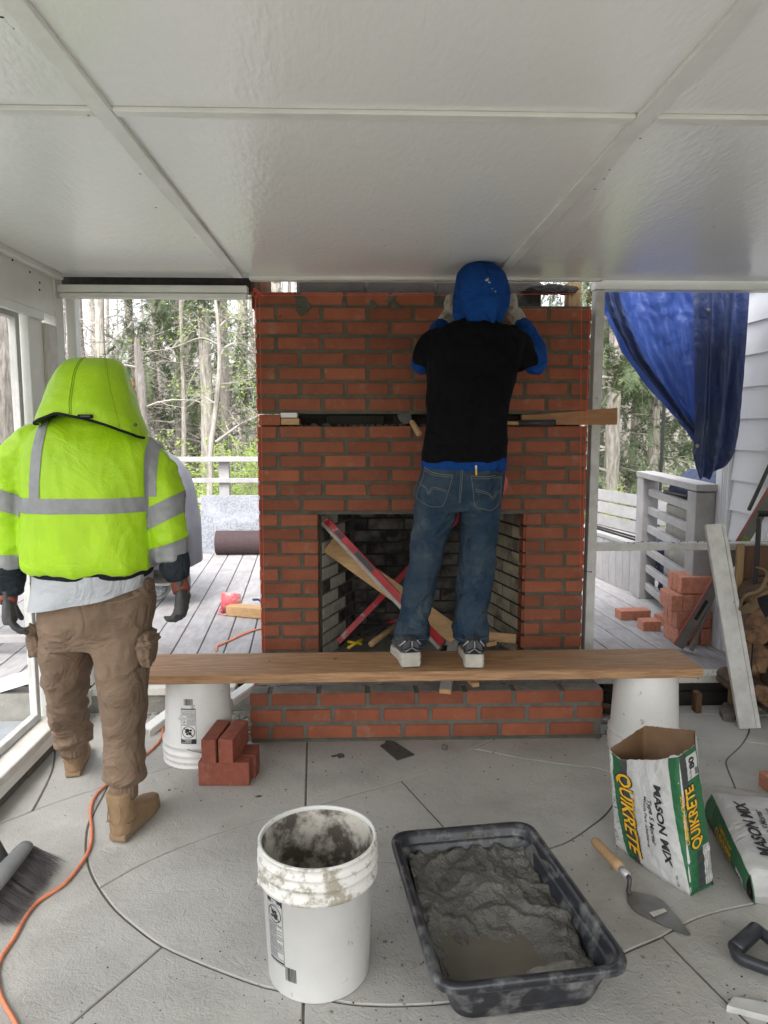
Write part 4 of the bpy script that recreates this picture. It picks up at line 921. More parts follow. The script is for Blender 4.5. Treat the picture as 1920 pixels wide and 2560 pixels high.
# ================================================================ BUCKETS
def bucket_prof(h, rt, rb):
    # outside from the base to the rim, then down inside
    o = [(0, 0), (rb*.97, 0), (rb, .006), (rb+(rt-rb)*.73, h*.73)]
    rm = rb+(rt-rb)*.74
    o += [(rm+.009, h*.735), (rm+.010, h*.765), (rm+.003, h*.78), (rm+.003, h*.83), (rm+.010, h*.835), (rm+.011, h*.86), (rm+.004, h*.868), (rm+.004, h*.905), (rm+.010, h*.91), (rm+.010, h*.925), (rm+.004, h*.935), (rt+.001, h*.978), (rt+.004, h*.982), (rt+.0045, h*.990), (rt+.0035, h*.997), (rt+.001, h), (rt-.0015, h*.999), (rt-.0035, h*.995), (rt-.004, h*.988), (rt-.004, h*.97)]
    i = [(rb-.002, .02), (rb*.6, .012), (0, .012)]
    return o, i
def bucket(label, loc, flip=False, rim_dirty=False, rz=0):
    h, rt, rb = .357, .143, .127
    t = thing('bucket', label, 'bucket', loc, None)
    o, i = bucket_prof(h, rt, rb)
    def P(q_): return [(r, h-z) for r, z in q_] if flip else q_
    bm = B(); lathe_open(bm, P(o), 64, loc); obj('bucket_wall', bm, MT['bucket'], t, smooth=True)
    if rim_dirty:
        bm = B(); lathe_open(bm, [(r+.0006, z) for r, z in o if z > h*.72], 64, loc); obj('collar', bm, MT['bucket_rim'], t, smooth=True)
    bm = B(); n = 24
    prof = [(rt-.0038, h*.986)]+[(rt-.004+(rb-rt+.002)*k/10, h*.98-(h*.98-.03)*k/10) for k in range(1, 11)]+[(rb*.6, .022), (0.001, .024)]
    lathe_open(bm, P(prof), 64, loc); obj('inside', bm, MT['bucket_cake'] if rim_dirty else MT['bucket'], t, smooth=True)
    return t, h, rt, rb
def lathe_open(bm, prof, n, c):
    c = V(c); loft(bm, [ringpts(c+V((0, 0, z)), V((1, 0, 0)), V((0, 1, 0)), max(r, 1e-4), max(r, 1e-4), n) for r, z in prof], False)
def cyl(loc, h, rt, rb, flip=False, off=.0006):
    def f(ang, z):       # ang radians from -Y towards +X
        zz = (h-z) if flip else z; r = rb+(rt-rb)*zz/h+off
        return V(loc)+V((math.sin(ang)*r, -math.cos(ang)*r, z))
    return f
def warning_label(t, f, a0, wid, z0, z1, up=1, r=.127):
    """printed frame: f(angle, z); up=-1 turns it upside down"""
    da = wid/r
    def g(s, q_): # s,q in 0..1 in the label's own frame
        return f(a0+(s if up > 0 else 1-s)*da, z0+(z1-z0)*(q_ if up > 0 else 1-q_))
    def rc(a, b, c, d, m='print_black', nm='print'): return ribbon(g, MT[m], t, nm, 4, 2, (a, b, c, d))
    for a, b, c, d in ((0, 1, 0, .006), (0, 1, .994, 1), (0, .02, 0, 1), (.98, 1, 0, 1), (0, 1, .865, .87)): rc(a, b, c, d)
    for k, (q0, wd) in enumerate(((.95, 'WARNING'), (.905, 'AVISO'), (.872, 'ADVERTENCIA'))):
        if k == 0: rc(.02, .98, .872, .994)
        lettering(wd, lambda a, b, q0=q0, wd=wd: f(a0+(lambda s: s if up > 0 else 1-s)(.30+a*(.62 if wd != 'AVISO' else .4))*da, z0+(z1-z0)*((q0+b*.03) if up > 0 else 1-(q0+b*.03))) + (f(a0+.5*da, z0)-V((t.location.x, t.location.y, f(a0, z0).z))).normalized()*.0006, MT['siding'], t, bold=.03, seg=.5)
    # round pictogram: ring, slash, figure
    def ell(c0, c1, r0, r1, m='print_black', n=28):
        bm = B(); asp = wid/(z1-z0)
        A_ = [bm.verts.new(g(c0+r1*math.cos(k*2*math.pi/n), c1+asp*r1*math.sin(k*2*math.pi/n))) for k in range(n)]
        if r0 > 0:
            I_ = [bm.verts.new(g(c0+r0*math.cos(k*2*math.pi/n), c1+asp*r0*math.sin(k*2*math.pi/n))) for k in range(n)]
            for k in range(n): bm.faces.new((A_[k], A_[(k+1) % n], I_[(k+1) % n], I_[k]))
        else: bm.faces.new(A_)
        obj('print', bm, MT[m], t)
    asp = wid/(z1-z0); cy = .865-asp*.48
    ell(.5, cy, .38, .42); ell(.56, cy-.12*asp, 0, .14); ell(.40, cy+.08*asp, 0, .11); ell(.58, cy+.12*asp, 0, .08); ell(.34, cy-.14*asp, 0, .08); ell(.66, cy-.02*asp, 0, .07)
    bm = B(); d0 = (.23, cy+.27*asp); d1 = (.77, cy-.27*asp); bm.faces.new([bm.verts.new(g(*p)) for p in ((d0[0]-.02, d0[1]-.02*asp), (d1[0]-.02, d1[1]-.02*asp), (d1[0]+.03, d1[1]+.03*asp), (d0[0]+.03, d0[1]+.03*asp))]); obj('print', bm, MT['print_black'], t)
    q0 = cy-.5*asp; rn = random.Random(4); k = 0; bm = B()
    while q0 > .07:
        if k in (9, 18): rc(0, 1, q0, q0+.004)
        else:
            x = .06; e = .94 if rn.random() < .75 else .6
            while x < e:
                w_ = rn.uniform(.05, .14); a, b = x, min(x+w_, e)
                bm.faces.new([bm.verts.new(g(*p)) for p in ((a, q0), (b, q0), (b, q0+.010), (a, q0+.010))]); x += w_+.022
        q0 -= .021; k += 1
    o = obj('fine_print', bm, MT['print_grey'], t); o['kind'] = 'stuff'
    rc(.03, .97, .02, .045)
def barcode(t, f, a0, wid, z0, z1, r=.127):
    bm = B(); rn = random.Random(2); x = 0
    while x < wid-.001:
        w_ = rn.choice((.0008, .0012, .002))
        bm.faces.new([bm.verts.new(f(a0+xx/r, zz)) for xx, zz in ((x, z0), (x+w_, z0), (x+w_, z1), (x, z1))]); x += w_+rn.choice((.0008, .0014))
    o = obj('barcode', bm, MT['print_black'], t); o['kind'] = 'stuff'
BL = (-.108, 1.742, 0)
bk, h_, rt_, rb_ = bucket('white plastic bucket caked with dried mortar standing open in the foreground', BL, False, True)
f = cyl(BL, h_, rt_, rb_)
warning_label(bk, f, -1.02, .052, .085, .262); barcode(bk, f, -.60, .030, .052, .088)
for i, (z, r_) in enumerate(((h_*.75, .0135),)):
    bm = B(); p = f(-1.35, z-.01); sphere(bm, p, .013, 12, 8); obj('ear', bm, MT['bucket'], bk, smooth=True)
    bm = B(); tube(bm, spline([p+V((-.005, 0, 0)), p+V((-.02, -.012, -.008)), p+V((-.032, -.02, -.03)), p+V((-.02, -.03, -.036)), p+V((0, -.03, -.034))], 5), .0021, 8); obj('handle', bm, MT['steel'], bk)
BL1 = (-.675, 2.99, .0)
b1, _, _, _ = bucket('upturned white bucket under the left end of the plank with a warning label', BL1, True)
f1_ = cyl(BL1, h_, rt_, rb_, True)
warning_label(b1, f1_, -.32, .058, .105, .250, -1); barcode(b1, f1_, -.22, .036, .262, .288)
bm = B(); p = [f1_(a, .085-.02*math.sin((a+.0)*2.4))+V((math.sin(a)*.014, -math.cos(a)*.014, 0)) for a in (-.1, .1, .3, .5, .7, .9, 1.1)]; tube(bm, p, .0022, 6); obj('handle', bm, MT['steel'], b1)
BL2 = (1.205, 2.985, 0)
b2, _, _, _ = bucket('plain upturned white bucket under the right end of the plank', BL2, True)
# ---- scaffold plank
bm = B(); box(bm, -.93, 1.395, 2.838, 3.108, .3575, .3975, .003)
M_ = Matrix.Translation((0, 0, 0)) @ Matrix.Rotation(R(.25), 4, 'Z')
for v in bm.verts: v.co = M_ @ v.co
pk = obj('scaffold_plank', bm, MT['plank']); tag(pk, 'thick pine scaffold plank laid across two upturned buckets', 'plank')
for px, py, r_ in ((674, 1653, .0045), (838, 1647, .006), (757, 1645, .002), (1300, 1640, .003), (838, 1647, .004)):
    p = pZ(px, py, .3978); bm = B(); bmesh.ops.create_circle(bm, cap_ends=True, segments=10, radius=r_, matrix=Matrix.Translation(p) @ Matrix.Diagonal((1.5, 1, 1, 1))); o = obj('knot', bm, MT['soot']); adopt(o, pk)
# ---- fresh brick stack on the patio
lb_ = thing  # alias keeps the calls short
def brick_pz(c, dims, rz, label, g='red bricks stacked beside the left bucket'):
    bm = B(); a, b, c_ = dims; box(bm, -a/2, a/2, -b/2, b/2, -c_/2, c_/2, .0018); o = obj('loose_brick', bm, MT['loose_brick'], None, None, loc=c); o.rotation_euler = (0, 0, rz); return tag(o, label, 'brick', g)
th = R(-3)
brick_pz((-.522, 2.735, .047), (.195, .056, .093), th, 'front bottom brick of the small stack beside the left upturned bucket')
brick_pz((-.505, 2.80, .047), (.195, .058, .093), R(-4), 'rear bottom brick of the small stack, half covered, beside the left bucket')
brick_pz((-.497, 2.862, .044), (.17, .05, .088), R(-5), 'darker brick farthest back at the bottom of the small stack')
brick_pz((-.565, 2.795, .141), (.056, .195, .093), R(-7), 'left brick of the two standing on top of the small stack')
brick_pz((-.498, 2.795, .141), (.057, .195, .093), R(-9), 'right brick of the two standing on top of the small stack')
# ================================================================ MIXING TUB
TC = [V((.089, 2.123, 0)), V((.525, 2.176, 0)), V((.622, 1.545, 0)), V((.168, 1.492, 0))]
tc = sum(TC, V((0, 0, 0)))/4
def roundrect(sc, z, rr_=.07, n=6, ofs=0):
    out = []; m = len(TC)
    for i in range(4):
        c = TC[i]; a = TC[i-1]; b = TC[(i+1) % 4]
        d1 = (a-c).normalized(); d2 = (b-c).normalized(); cin = c-(d1+d2)*ofs+V((0, 0, z))
        cin = cin+(d1+d2)*sc
        for k in range(n+1):
            t = k/n; p0 = cin+d1*rr_; p2 = cin+d2*rr_; out.append(p0.lerp(cin, t).lerp(cin.lerp(p2, t), t))
    return out
tb = thing('mixing_tub', 'black plastic mixing tub of wet grey mortar on the slabs', 'tub', tuple(tc))
bm = B(); H_ = .138
prof = [(.062, .001, .05), (.055, .006, .055), (.030, H_-.035, .06), (.026, H_-.028, .06), (.004, H_-.028, .06), (-.004, H_-.02, .062), (-.006, H_-.008, .065), (-.003, H_, .062), (.006, H_+.002, .06), (.013, H_-.001, .058), (.019, H_-.012, .055), (.045, .035, .05), (.055, .012, .04)]
loft(bm, [roundrect(s, z, r_) for s, z, r_ in prof], True)
for v in bm.verts: v.co.z += .0025*nz(v.co, 6) if v.co.z > .05 else 0
obj('tub', bm, MT['tub'], tb, smooth=True)
def mixz(u, v):
    # u across 0..1 left to right, v 0 near .. 1 far
    z = .010+.012*nz((u*3, v*3, 0), 1)
    hump = math.exp(-((u-.55)/.33)**2-((v-.66)/.24)**2); z += .044*hump
    z += .032*math.exp(-((u-.93)/.16)**2-((v-.35)/.35)**2)+.03*math.exp(-((v-1.0)/.12)**2)+.028*math.exp(-((u-.03)/.10)**2-((v-.6)/.3)**2)
    z += .03*math.exp(-((u-.78)/.25)**2-((v-.02)/.10)**2)
    rid = 1-abs(nz((u*5+.6*nz((u*3, v*3, 5), 1), v*8, 2), 1))*2
    z += .013*max(0, rid)**2*(1 if v > .32 else .5)+.006*nz((u*16, v*20, 1), 1)+.004*abs(nz((u*40, v*50, 1), 1))
    uu = u+.10*nz((u*5, v*5, 3), 1)+.03*nz((u*18, v*18, 3), 1); vv = v+.09*nz((u*5, v*5, 8), 1)+.03*nz((u*18, v*18, 8), 1); pool = min(1, 1.1*math.exp(-((uu-.36)/.33)**6-((vv-.24)/.165)**6)); z = z*(1-.93*pool)+.008*.93*pool
    return z
def tubpt(u, v, z, ins=0):
    a = TC[3].lerp(TC[2], u); b = TC[0].lerp(TC[1], u); p = a.lerp(b, v); c = tc; d = .064-.33*min(z, .12)+ins
    k = 1-.07*(abs(u*2-1)*abs(v*2-1))**3
    return V((c.x+(p.x-c.x)*(1-d/.225)*k, c.y+(p.y-c.y)*(1-d/.315)*k, z))
bm = B(); grid(bm, lambda u, v: tubpt(u, v, .034+mixz(u, v)*1.1), 120, 170); obj('wet_mortar', bm, MT['mortar_mix'], tb, smooth=True)
bm = B(); grid(bm, lambda u, v: tubpt(.03+.80*u, .03+.46*v, .0495), 2, 2); obj('water', bm, MT['mix_water'], tb)
bm = B(); grid(bm, lambda u, v: tubpt(.55+.42*u, .0+.13*v, .066+.028*math.sin(u*3.1)*math.sin(v*3.1)+.012*nz((u*5, v*4, 0), 1)-.03*(1-math.sin(u*3.14)**.4)+.008), 40, 20); obj('dry_mortar', bm, MT['mix_dry'], tb, smooth=True)
# mortar smeared up the far and right walls
for k, (pts_, nm) in enumerate((([(.25, 1.0), (.8, 1.0)], 'far'), ([(1.0, .95), (1.0, .45)], 'right'))):
    def sm(u, v, k=k, pts_=pts_):
        a, b = pts_; uu = a[0]+(b[0]-a[0])*u; vv = a[1]+(b[1]-a[1])*u; top = .075+.025*nz((u*4, k, 0), 1)
        hgt = .05+(top-.0)*v*(.4+.6*math.sin(min(max(u, .02), .98)*math.pi)**.5); return tubpt(uu, vv, hgt, -.004)
    bm = B(); grid(bm, sm, 40, 12); obj('smear', bm, MT['mortar_mix'], tb, smooth=True)
# ================================================================ MORTAR BAGS
def poly(ps, us):
    def g(u):
        for i in range(len(us)-1):
            if u <= us[i+1] or i == len(us)-2:
                t = (u-us[i])/(us[i+1]-us[i]); return ps[i].lerp(ps[i+1], t)
    return g
us = [0, .13, .5, .8, 1.0]
botl = poly([pZ(1538, 2118, 0), pZ(1573, 2146, 0), pZ(1650, 2203, 0), pZ(1728, 2247, 0), pZ(1785, 2216, 0)], us)
topl = poly([pY(1522, 1872, 2.33), pY(1550, 1900, 2.27), pY(1641, 1900, 2.13), pY(1697, 1892, 2.045), pY(1739, 1860, 2.11)], us)
def SB(u, v, off=0.0, wr=1):
    # softened corners
    e = .03; w = [(-1, .25), (0, .5), (1, .25)]
    lo = V((0, 0, 0)); hi = V((0, 0, 0))
    for k, c in w:
        uu = min(max(u+e*k, 0), 1); lo += botl(uu)*c; hi += topl(uu)*c
    p = lo.lerp(hi, v)
    n = (botl(min(u+.05, 1))-botl(max(u-.05, 0))); n = V((n.y, -n.x, 0)).normalized()
    bul = .016*math.sin(math.pi*min(max(v, 0), 1))*math.sin(math.pi*min(max((u-.0)/.8, 0), 1)) if u < .8 else .004*math.sin(math.pi*v)
    bul += wr*(.0032*nz((u*9, v*7, 0), 1)+.0022*(abs(nz((u*7+v*5, v*16-u*8, 3), 1))*2-.5))
    if v < .06: bul -= .010*(1-v/.06)**2
    return p+n*(bul+off)
bag = thing('mortar_bag', 'open half empty white and green mortar mix bag standing upright', 'bag', tuple(botl(.5)))
jag = lambda u: .012*abs(nz((u*14, 0, 0), 1))+.006*nz((u*50, 0, 0), 1)+(.02*math.exp(-((u-.72)/.05)**2))
bm = B(); grid(bm, lambda u, v: SB(u, v*(1+jag(u))), 90, 70); obj('front_panel', bm, MT['paper_white'], bag, smooth=True)
bm = B(); grid(bm, lambda u, v: SB(u, v*(1+jag(u)), -.0025), 60, 30); obj('lining', bm, MT['paper_brown'], bag, smooth=True)
# back half
bb = poly([pZ(1785, 2216, 0), V((1.07, 2.14, 0)), V((.95, 2.33, 0)), pZ(1538, 2118, 0)], [0, .25, .75, 1])
bt_ = poly([pY(1739, 1860, 2.11), pY(1738, 1826, 2.20), pY(1612, 1814, 2.40), pY(1522, 1872, 2.33)], [0, .25, .78, 1])
def BK(u, v, off=0): 
    p = bb(u).lerp(bt_(u), v); c = V((.94, 2.16, p.z)); d = (p-c).normalized(); return p+d*(off+.006*nz((u*7, v*5, 9), 1)*math.sin(math.pi*u)+.012*math.sin(math.pi*u)*math.sin(math.pi*v))
bm = B(); grid(bm, lambda u, v: BK(u, v*(1+.012*abs(nz((u*15, 3, 0), 1))+.006*nz((u*45, 3, 0), 1))), 60, 40); obj('back_panel', bm, MT['paper_white'], bag, smooth=True)
bm = B(); grid(bm, lambda u, v: BK(u, v*(1+.012*abs(nz((u*15, 3, 0), 1))+.006*nz((u*45, 3, 0), 1)), -.003), 60, 40); obj('lining', bm, MT['paper_brown'], bag, smooth=True)
bm = B(); pp_ = [botl(k/10).lerp(topl(k/10), .3) for k in range(11)]+[bb(k/10).lerp(bt_(k/10), .3) for k in range(1, 10)]; pc_ = sum(pp_, V((0, 0, 0)))/len(pp_); bm.faces.new([bm.verts.new(V((pc_.x+(p.x-pc_.x)*.8, pc_.y+(p.y-pc_.y)*.8, .14))) for p in pp_]); obj('mix_powder', bm, MT['mix_dry'], bag)
def rib(ua, ub, m, v0=0.0, v1=1.0, off=.0010, nu=12, nv=60, nm='printed_band'):
    bm = B(); grid(bm, lambda s, q_: SB(ua(v0+(v1-v0)*q_)+(ub(v0+(v1-v0)*q_)-ua(v0+(v1-v0)*q_))*s, v0+(v1-v0)*q_, off), nu, nv); return obj(nm, bm, MT[m], bag, smooth=True)
gl = lambda v: .075+.085*(1-v)-.02*math.sin(v*3); 
rib(lambda v: gl(v)-.035, lambda v: gl(v)+.055, 'print_green')
rib(lambda v: gl(v)+.055, lambda v: gl(v)+.13, 'print_charcoal')
ov = lambda v: math.sqrt(max(0, 1-((v-.42)/.34)**2))
rib(lambda v: gl(v)+.04, lambda v: gl(v)+.06+.135*ov(v), 'print_green', .09, .75, .0014)
rib(lambda v: gl(v)+.04, lambda v: gl(v)+.06+.118*ov(v), 'print_charcoal', .10, .74, .0018)
gr_ = lambda v: .66+.14*(1-v)**1.2
rib(gr_, lambda v: 1.0, 'print_green')
rib(lambda v: max(gr_(v), .80+.03*(1-v)), lambda v: .865+.03*(1-v), 'print_charcoal', .72, 1.0, .0014)
rib(lambda v: .875, lambda v: .93, 'print_charcoal', .03, .30, .0014)
rib(lambda v: .80, lambda v: 1.0, 'print_green', .0, .04, .0018)
def bagtext(body, u0, u1, v0, v1, hgt, m, down=True, shear=0, bold=0, off=.0030):
    if down: fn = lambda a, b: SB(u0+(u1-u0)*a+hgt*b, v0+(v1-v0)*a, off)
    else: fn = lambda a, b: SB(u0+(u1-u0)*a-hgt*b, v0+(v1-v0)*a, off)
    return lettering(body, fn, MT[m], bag, shear, bold)
bagtext('QUIKRETE', .105, .175, .865, .10, .155, 'print_black', True, .25, .055, .0034)
bagtext('QUIKRETE', .108, .178, .86, .105, .148, 'print_yellow', True, .25, .02, .0044)
bagtext('COMMERCIAL GRADE', .268, .285, .70, .14, .030, 'print_yellow', True, .2, .012, .0044)
bagtext('MASON MIX', .49, .585, .80, .17, .072, 'print_black', True, .2, .035)
bagtext('Type S Mortar', .440, .475, .67, .30, .040, 'print_black', True, .2, .02)
bagtext('Mezcla Para Alba\u00f1iler\u00eda', .395, .42, .69, .26, .026, 'print_black', True, .2, .012)
bagtext('No. 1136', .675, .69, .125, .045, .020, 'print_black', True, .2, .015)
bagtext('QUIKRETE', .925, .905, .32, .77, .095, 'print_black', False, .0, .06, .0032)
bagtext('QUIKRETE', .922, .902, .325, .765, .088, 'print_yellow', False, .0, .025, .0042)
bagtext('COMMERCIAL GRADE', .818, .80, .38, .72, .026, 'print_yellow', False, 0, .012, .0042)
rib(lambda v: .865, lambda v: .985, 'paper_white', .80, .965, .0020, nm='printed_label')
bagtext('80', .945, .94, .865, .95, .055, 'print_black', False, 0, .04, .0030)
bagtext('No. 1136', .905, .905, .81, .86, .02, 'print_black', False, 0, .01, .0030)
bm = B(); 
for k in range(9): bm.faces.new([bm.verts.new(SB(u_, v_, .0034)) for u_, v_ in ((.945, .812+.0055*k), (.978, .812+.0055*k), (.978, .815+.0055*k), (.945, .815+.0055*k))])
obj('barcode', bm, MT['print_black'], bag)['kind'] = 'stuff'
rib(lambda v: .93, lambda v: .995, 'paper_white', .045, .32, .0026, nm='printed_label')
bm = B()
for u_ in (.93, .951, .972, .993): bm.faces.new([bm.verts.new(SB(a, b, .0032)) for a, b in ((u_, .045), (u_+.0025, .045), (u_+.0025, .32), (u_, .32))])
for k in range(26):
    for u_ in (.934, .955, .976): bm.faces.new([bm.verts.new(SB(a, b, .0032)) for a, b in ((u_+.004, .055+.01*k), (u_+.012, .055+.01*k), (u_+.012, .060+.01*k), (u_+.004, .060+.01*k))])
obj('fine_print', bm, MT['print_grey'], bag)['kind'] = 'stuff'
# plain stand-in pictures of stone work on the far left of the front
bm = B(); rn = random.Random(8)
for k in range(26):
    a, b = rn.uniform(.015, .07), rn.uniform(.05, .6); bm.faces.new([bm.verts.new(SB(a+x, b+y, .0022)) for x, y in ((0, 0), (.02*rn.random()+.004, .002), (.02*rn.random()+.004, .012), (0, .009))])
obj('printed_picture', bm, MT['print_grey'], bag)['kind'] = 'stuff'
# second bag, lying
bz = .125
N0 = pZ(1874, 2178, bz); F0 = pZ(1781, 1978, bz); Nb = pZ(1874, 2258, 0); Fb = V((F0.x-.01, F0.y+.03, 0)); dv = (N0-F0).normalized(); rt2 = V((-dv.y, dv.x, 0)); W2 = .34
if rt2.x < 0: rt2 = -rt2
bag2 = thing('mortar_bag', 'full white and green mortar mix bag lying flat at the right edge', 'bag', tuple((N0+F0)/2-V((0, 0, bz))))
def rr2(u, v):   # top surface u across left->right, v far->near
    p = F0.lerp(N0, v)+rt2*(W2*u); e = min(u, 1-u, v*1.3, (1-v)*1.3); 
    p.z += .012*(1-math.exp(-e*9))-.010*math.exp(-e*60)+.003*nz((u*5, v*7, 0), 1)+.0015*nz((u*16, v*16, 0), 1)
    return p
def sd2(u, v, off=0):   # left side, u 0 bottom..1 top, v far->near
    b = Fb.lerp(Nb, v)+V((.012, 0, 0)); t = rr2(0, v); p = b.lerp(t, u); return p-rt2*(.014*math.sin(math.pi*u)+.002*nz((u*5, v*14, 2), 1)+off)
def fr2(u, v):   # near end
    b = Nb+V((.012, 0, 0))+rt2*(W2*u); t = rr2(u, 1); return b.lerp(t, v)+dv*(.012*math.sin(math.pi*v)+.002*nz((u*14, v*5, 2), 1))
bm = B(); grid(bm, rr2, 30, 50); grid(bm, lambda u, v: sd2(u, v), 10, 50); grid(bm, fr2, 30, 8); grid(bm, lambda u, v: sd2(u, v)+rt2*W2, 8, 30); grid(bm, lambda u, v: fr2(u, v)-dv*((N0-F0).length), 20, 8)
obj('paper_sack', bm, MT['paper_white'], bag2, smooth=True)
o2 = V((0, 0, .0012))
def tp2(fn, m, nm='printed_band', nu=10, nv=40): bm = B(); grid(bm, fn, nu, nv); obj(nm, bm, MT[m], bag2, smooth=True)
tp2(lambda u, v: sd2(.0+1.0*u, v, .0012), 'print_green')
tp2(lambda u, v: sd2(.12+.22*u, v, .0018), 'print_charcoal')
tp2(lambda u, v: rr2(.60+.40*u, v)+o2, 'print_green')
tp2(lambda u, v: rr2(.60+.04*u, v)+o2*1.6, 'print_charcoal')
tp2(lambda u, v: rr2(.50+.3*u*1+(-.02), .18+.64*v)+o2*2 if 0 else rr2(.62-.16*math.sin(math.pi*v)*(1-u)+.1*u, .12+.62*v)+o2*1.5, 'print_charcoal')
tp2(lambda u, v: fr2(.0+.0*u+.01*u, v)+dv*.0012, 'print_green'); tp2(lambda u, v: fr2(.30+.7*u, .0+.78*v)+dv*.0014, 'print_green'); tp2(lambda u, v: fr2(.27+.73*u, .78+.08*v)+dv*.0014, 'print_black'); tp2(lambda u, v: fr2(.27+.03*u, .86*v)+dv*.0018, 'print_black')
def l2(body, u0, v0, v1, hgt, m, surf, sgn=1, shear=0, bold=0, off=2.2):
    if surf == 'top': fn = lambda a, b: rr2(u0-hgt*b*sgn, v0+(v1-v0)*a)+o2*off
    else: fn = lambda a, b: sd2(u0+hgt*b, v0+(v1-v0)*a, .0012*off)
    lettering(body, fn, MT[m], bag2, shear, bold)
l2('MASON MIX', .235, .86, .17, .10, 'print_black', 'top', 1, .2, .035)
l2('Type S Mortar', .335, .66, .28, .055, 'print_black', 'top', 1, .2, .02)
l2('Mezcla Para Alba\u00f1iler\u00eda', .42, .72, .24, .036, 'print_black', 'top', 1, .2, .012)
l2('QUIKRETE', .74, .70, .15, .17, 'print_yellow', 'top', 1, 0, .03, 3.2); l2('COMMERCIAL GRADE', .56, .66, .2, .04, 'print_yellow', 'top', 1, 0, .012, 3.2)
l2('QUIKRETE', .22, .30, .68, .42, 'print_yellow', 'side', 1, .2, .03, 2.8); l2('COMMERCIAL GRADE', .70, .36, .66, .12, 'print_yellow', 'side', 1, .2, .012, 2.8)
tp2(lambda u, v: sd2(.10+.50*u, .80+.14*v, .0026), 'paper_white', 'printed_label'); l2('80', .2, .90, .83, .32, 'print_black', 'side', 1, 0, .04, 3.2)
# ================================================================ TOOLS ON THE FLOOR
tw = thing('trowel', 'pointed steel brick trowel with a pale wooden handle lying on the slabs', 'trowel', tuple(pZ(1600, 2210, 0)))
hA, hB = pZ(1487, 2103, .035), pZ(1556, 2182, .045)
hB = pZ(1553, 2173, .05); bm = B(); d = hB-hA
tube(bm, [hA-d*.02, hA, hA+d*.06, hA+d*.25, hA+d*.55, hA+d*.85, hB], [.004, .012, .0155, .0165, .0155, .0175, .0135], 20); obj('handle', bm, MT['handle_wood'], tw, smooth=True)
bm = B(); hC = pZ(1570, 2190, .047); tube(bm, [hB, hC], [.0125, .0105], 18); obj('ferrule', bm, MT['shoe_silver'], tw, smooth=True)
bm = B(); tube(bm, spline([hC, pZ(1574, 2198, .044), pZ(1573, 2212, .030), pZ(1571, 2228, .012), pZ(1578, 2236, .006)], 5), [.0065]*16+[.0055]*5, 10); obj('tang', bm, MT['steel_dark'], tw, smooth=True)
tip = pZ(1725, 2337, .003); hl = pZ(1567, 2232, .004)
outl = [(1567, 2236), (1568, 2252), (1580, 2272), (1600, 2287), (1645, 2308), (1700, 2332), (1718, 2339), (1726, 2338), (1725, 2333), (1700, 2302), (1675, 2272), (1658, 2253), (1640, 2243), (1620, 2238), (1605, 2234), (1585, 2230), (1573, 2229)]
bm = B(); r0 = [pZ(*p, .004) for p in outl]; c0 = sum(r0, V((0, 0, 0)))/len(r0)
loft(bm, [r0, [p+V((0, 0, .0018)) for p in r0], [c0.lerp(p, .55)+V((0, 0, .0034)) for p in r0]]); obj('blade', bm, MT['steel'], tw, smooth=False)
bm = B(); bm.faces.new([bm.verts.new(pZ(*p, .0095)) for p in ((1623, 2281), (1660, 2270), (1668, 2278), (1634, 2293))]); obj('sticker', bm, MT['dirty_white'], tw)
dd = (hB-hA).normalized(); sd_ = V((dd.y, -dd.x, 0)).normalized(); upn = V((0, -.45, .9)).normalized()
lettering('Bon Tool Co', lambda a, b: hA+d*(.42+.42*(a))+(upn.cross(dd)).normalized()*(.0045*(b-.5))+upn*.0168, MT['print_black'], tw, .2, .01, seg=.6)
sh = thing('shovel', 'black plastic D-grip of a shovel reaching in at the right edge', 'shovel', tuple(pZ(1860, 2370, 0)))
bm = B(); a, b = pZ(1838, 2372, .03), pZ(1893, 2322, .03); tube(bm, [a, a.lerp(b, .05), b.lerp(a, .05), b], [.017, .0205, .0205, .017], 20); obj('grip', bm, MT['black_plastic'], sh, smooth=True)
bm = B(); tube(bm, spline([pZ(1832, 2362, .026), pZ(1845, 2392, .026), pZ(1880, 2408, .026), pZ(1925, 2424, .026), pZ(1990, 2440, .026)], 5), .013, 10, flat=1.3); obj('yoke', bm, MT['black_plastic'], sh, smooth=True)
bm = B(); tube(bm, spline([pZ(1893, 2324, .026), pZ(1920, 2345, .026), pZ(1965, 2380, .026), pZ(1995, 2435, .026)], 5), .013, 10, flat=1.3); obj('yoke', bm, MT['black_plastic'], sh, smooth=True)
bm = B(); tube(bm, [pZ(1990, 2438, .026), pZ(2400, 2600, .026)], .015, 12); obj('shaft', bm, MT['handle_wood'], sh, smooth=True)
bm = B(); vs_ = [pZ(px, py, .004) for px, py in ((1816, 2525), (1835, 2503), (1930, 2520), (1930, 2553), (1915, 2550))]
loft(bm, [[p+V((0, 0, -.004)) for p in vs_], [p+V((0, 0, .012)) for p in vs_]]); tag(obj('stone_flake', bm, MT['trim_grey']), 'flat pale grey stone piece lying at the bottom right corner', 'stone')
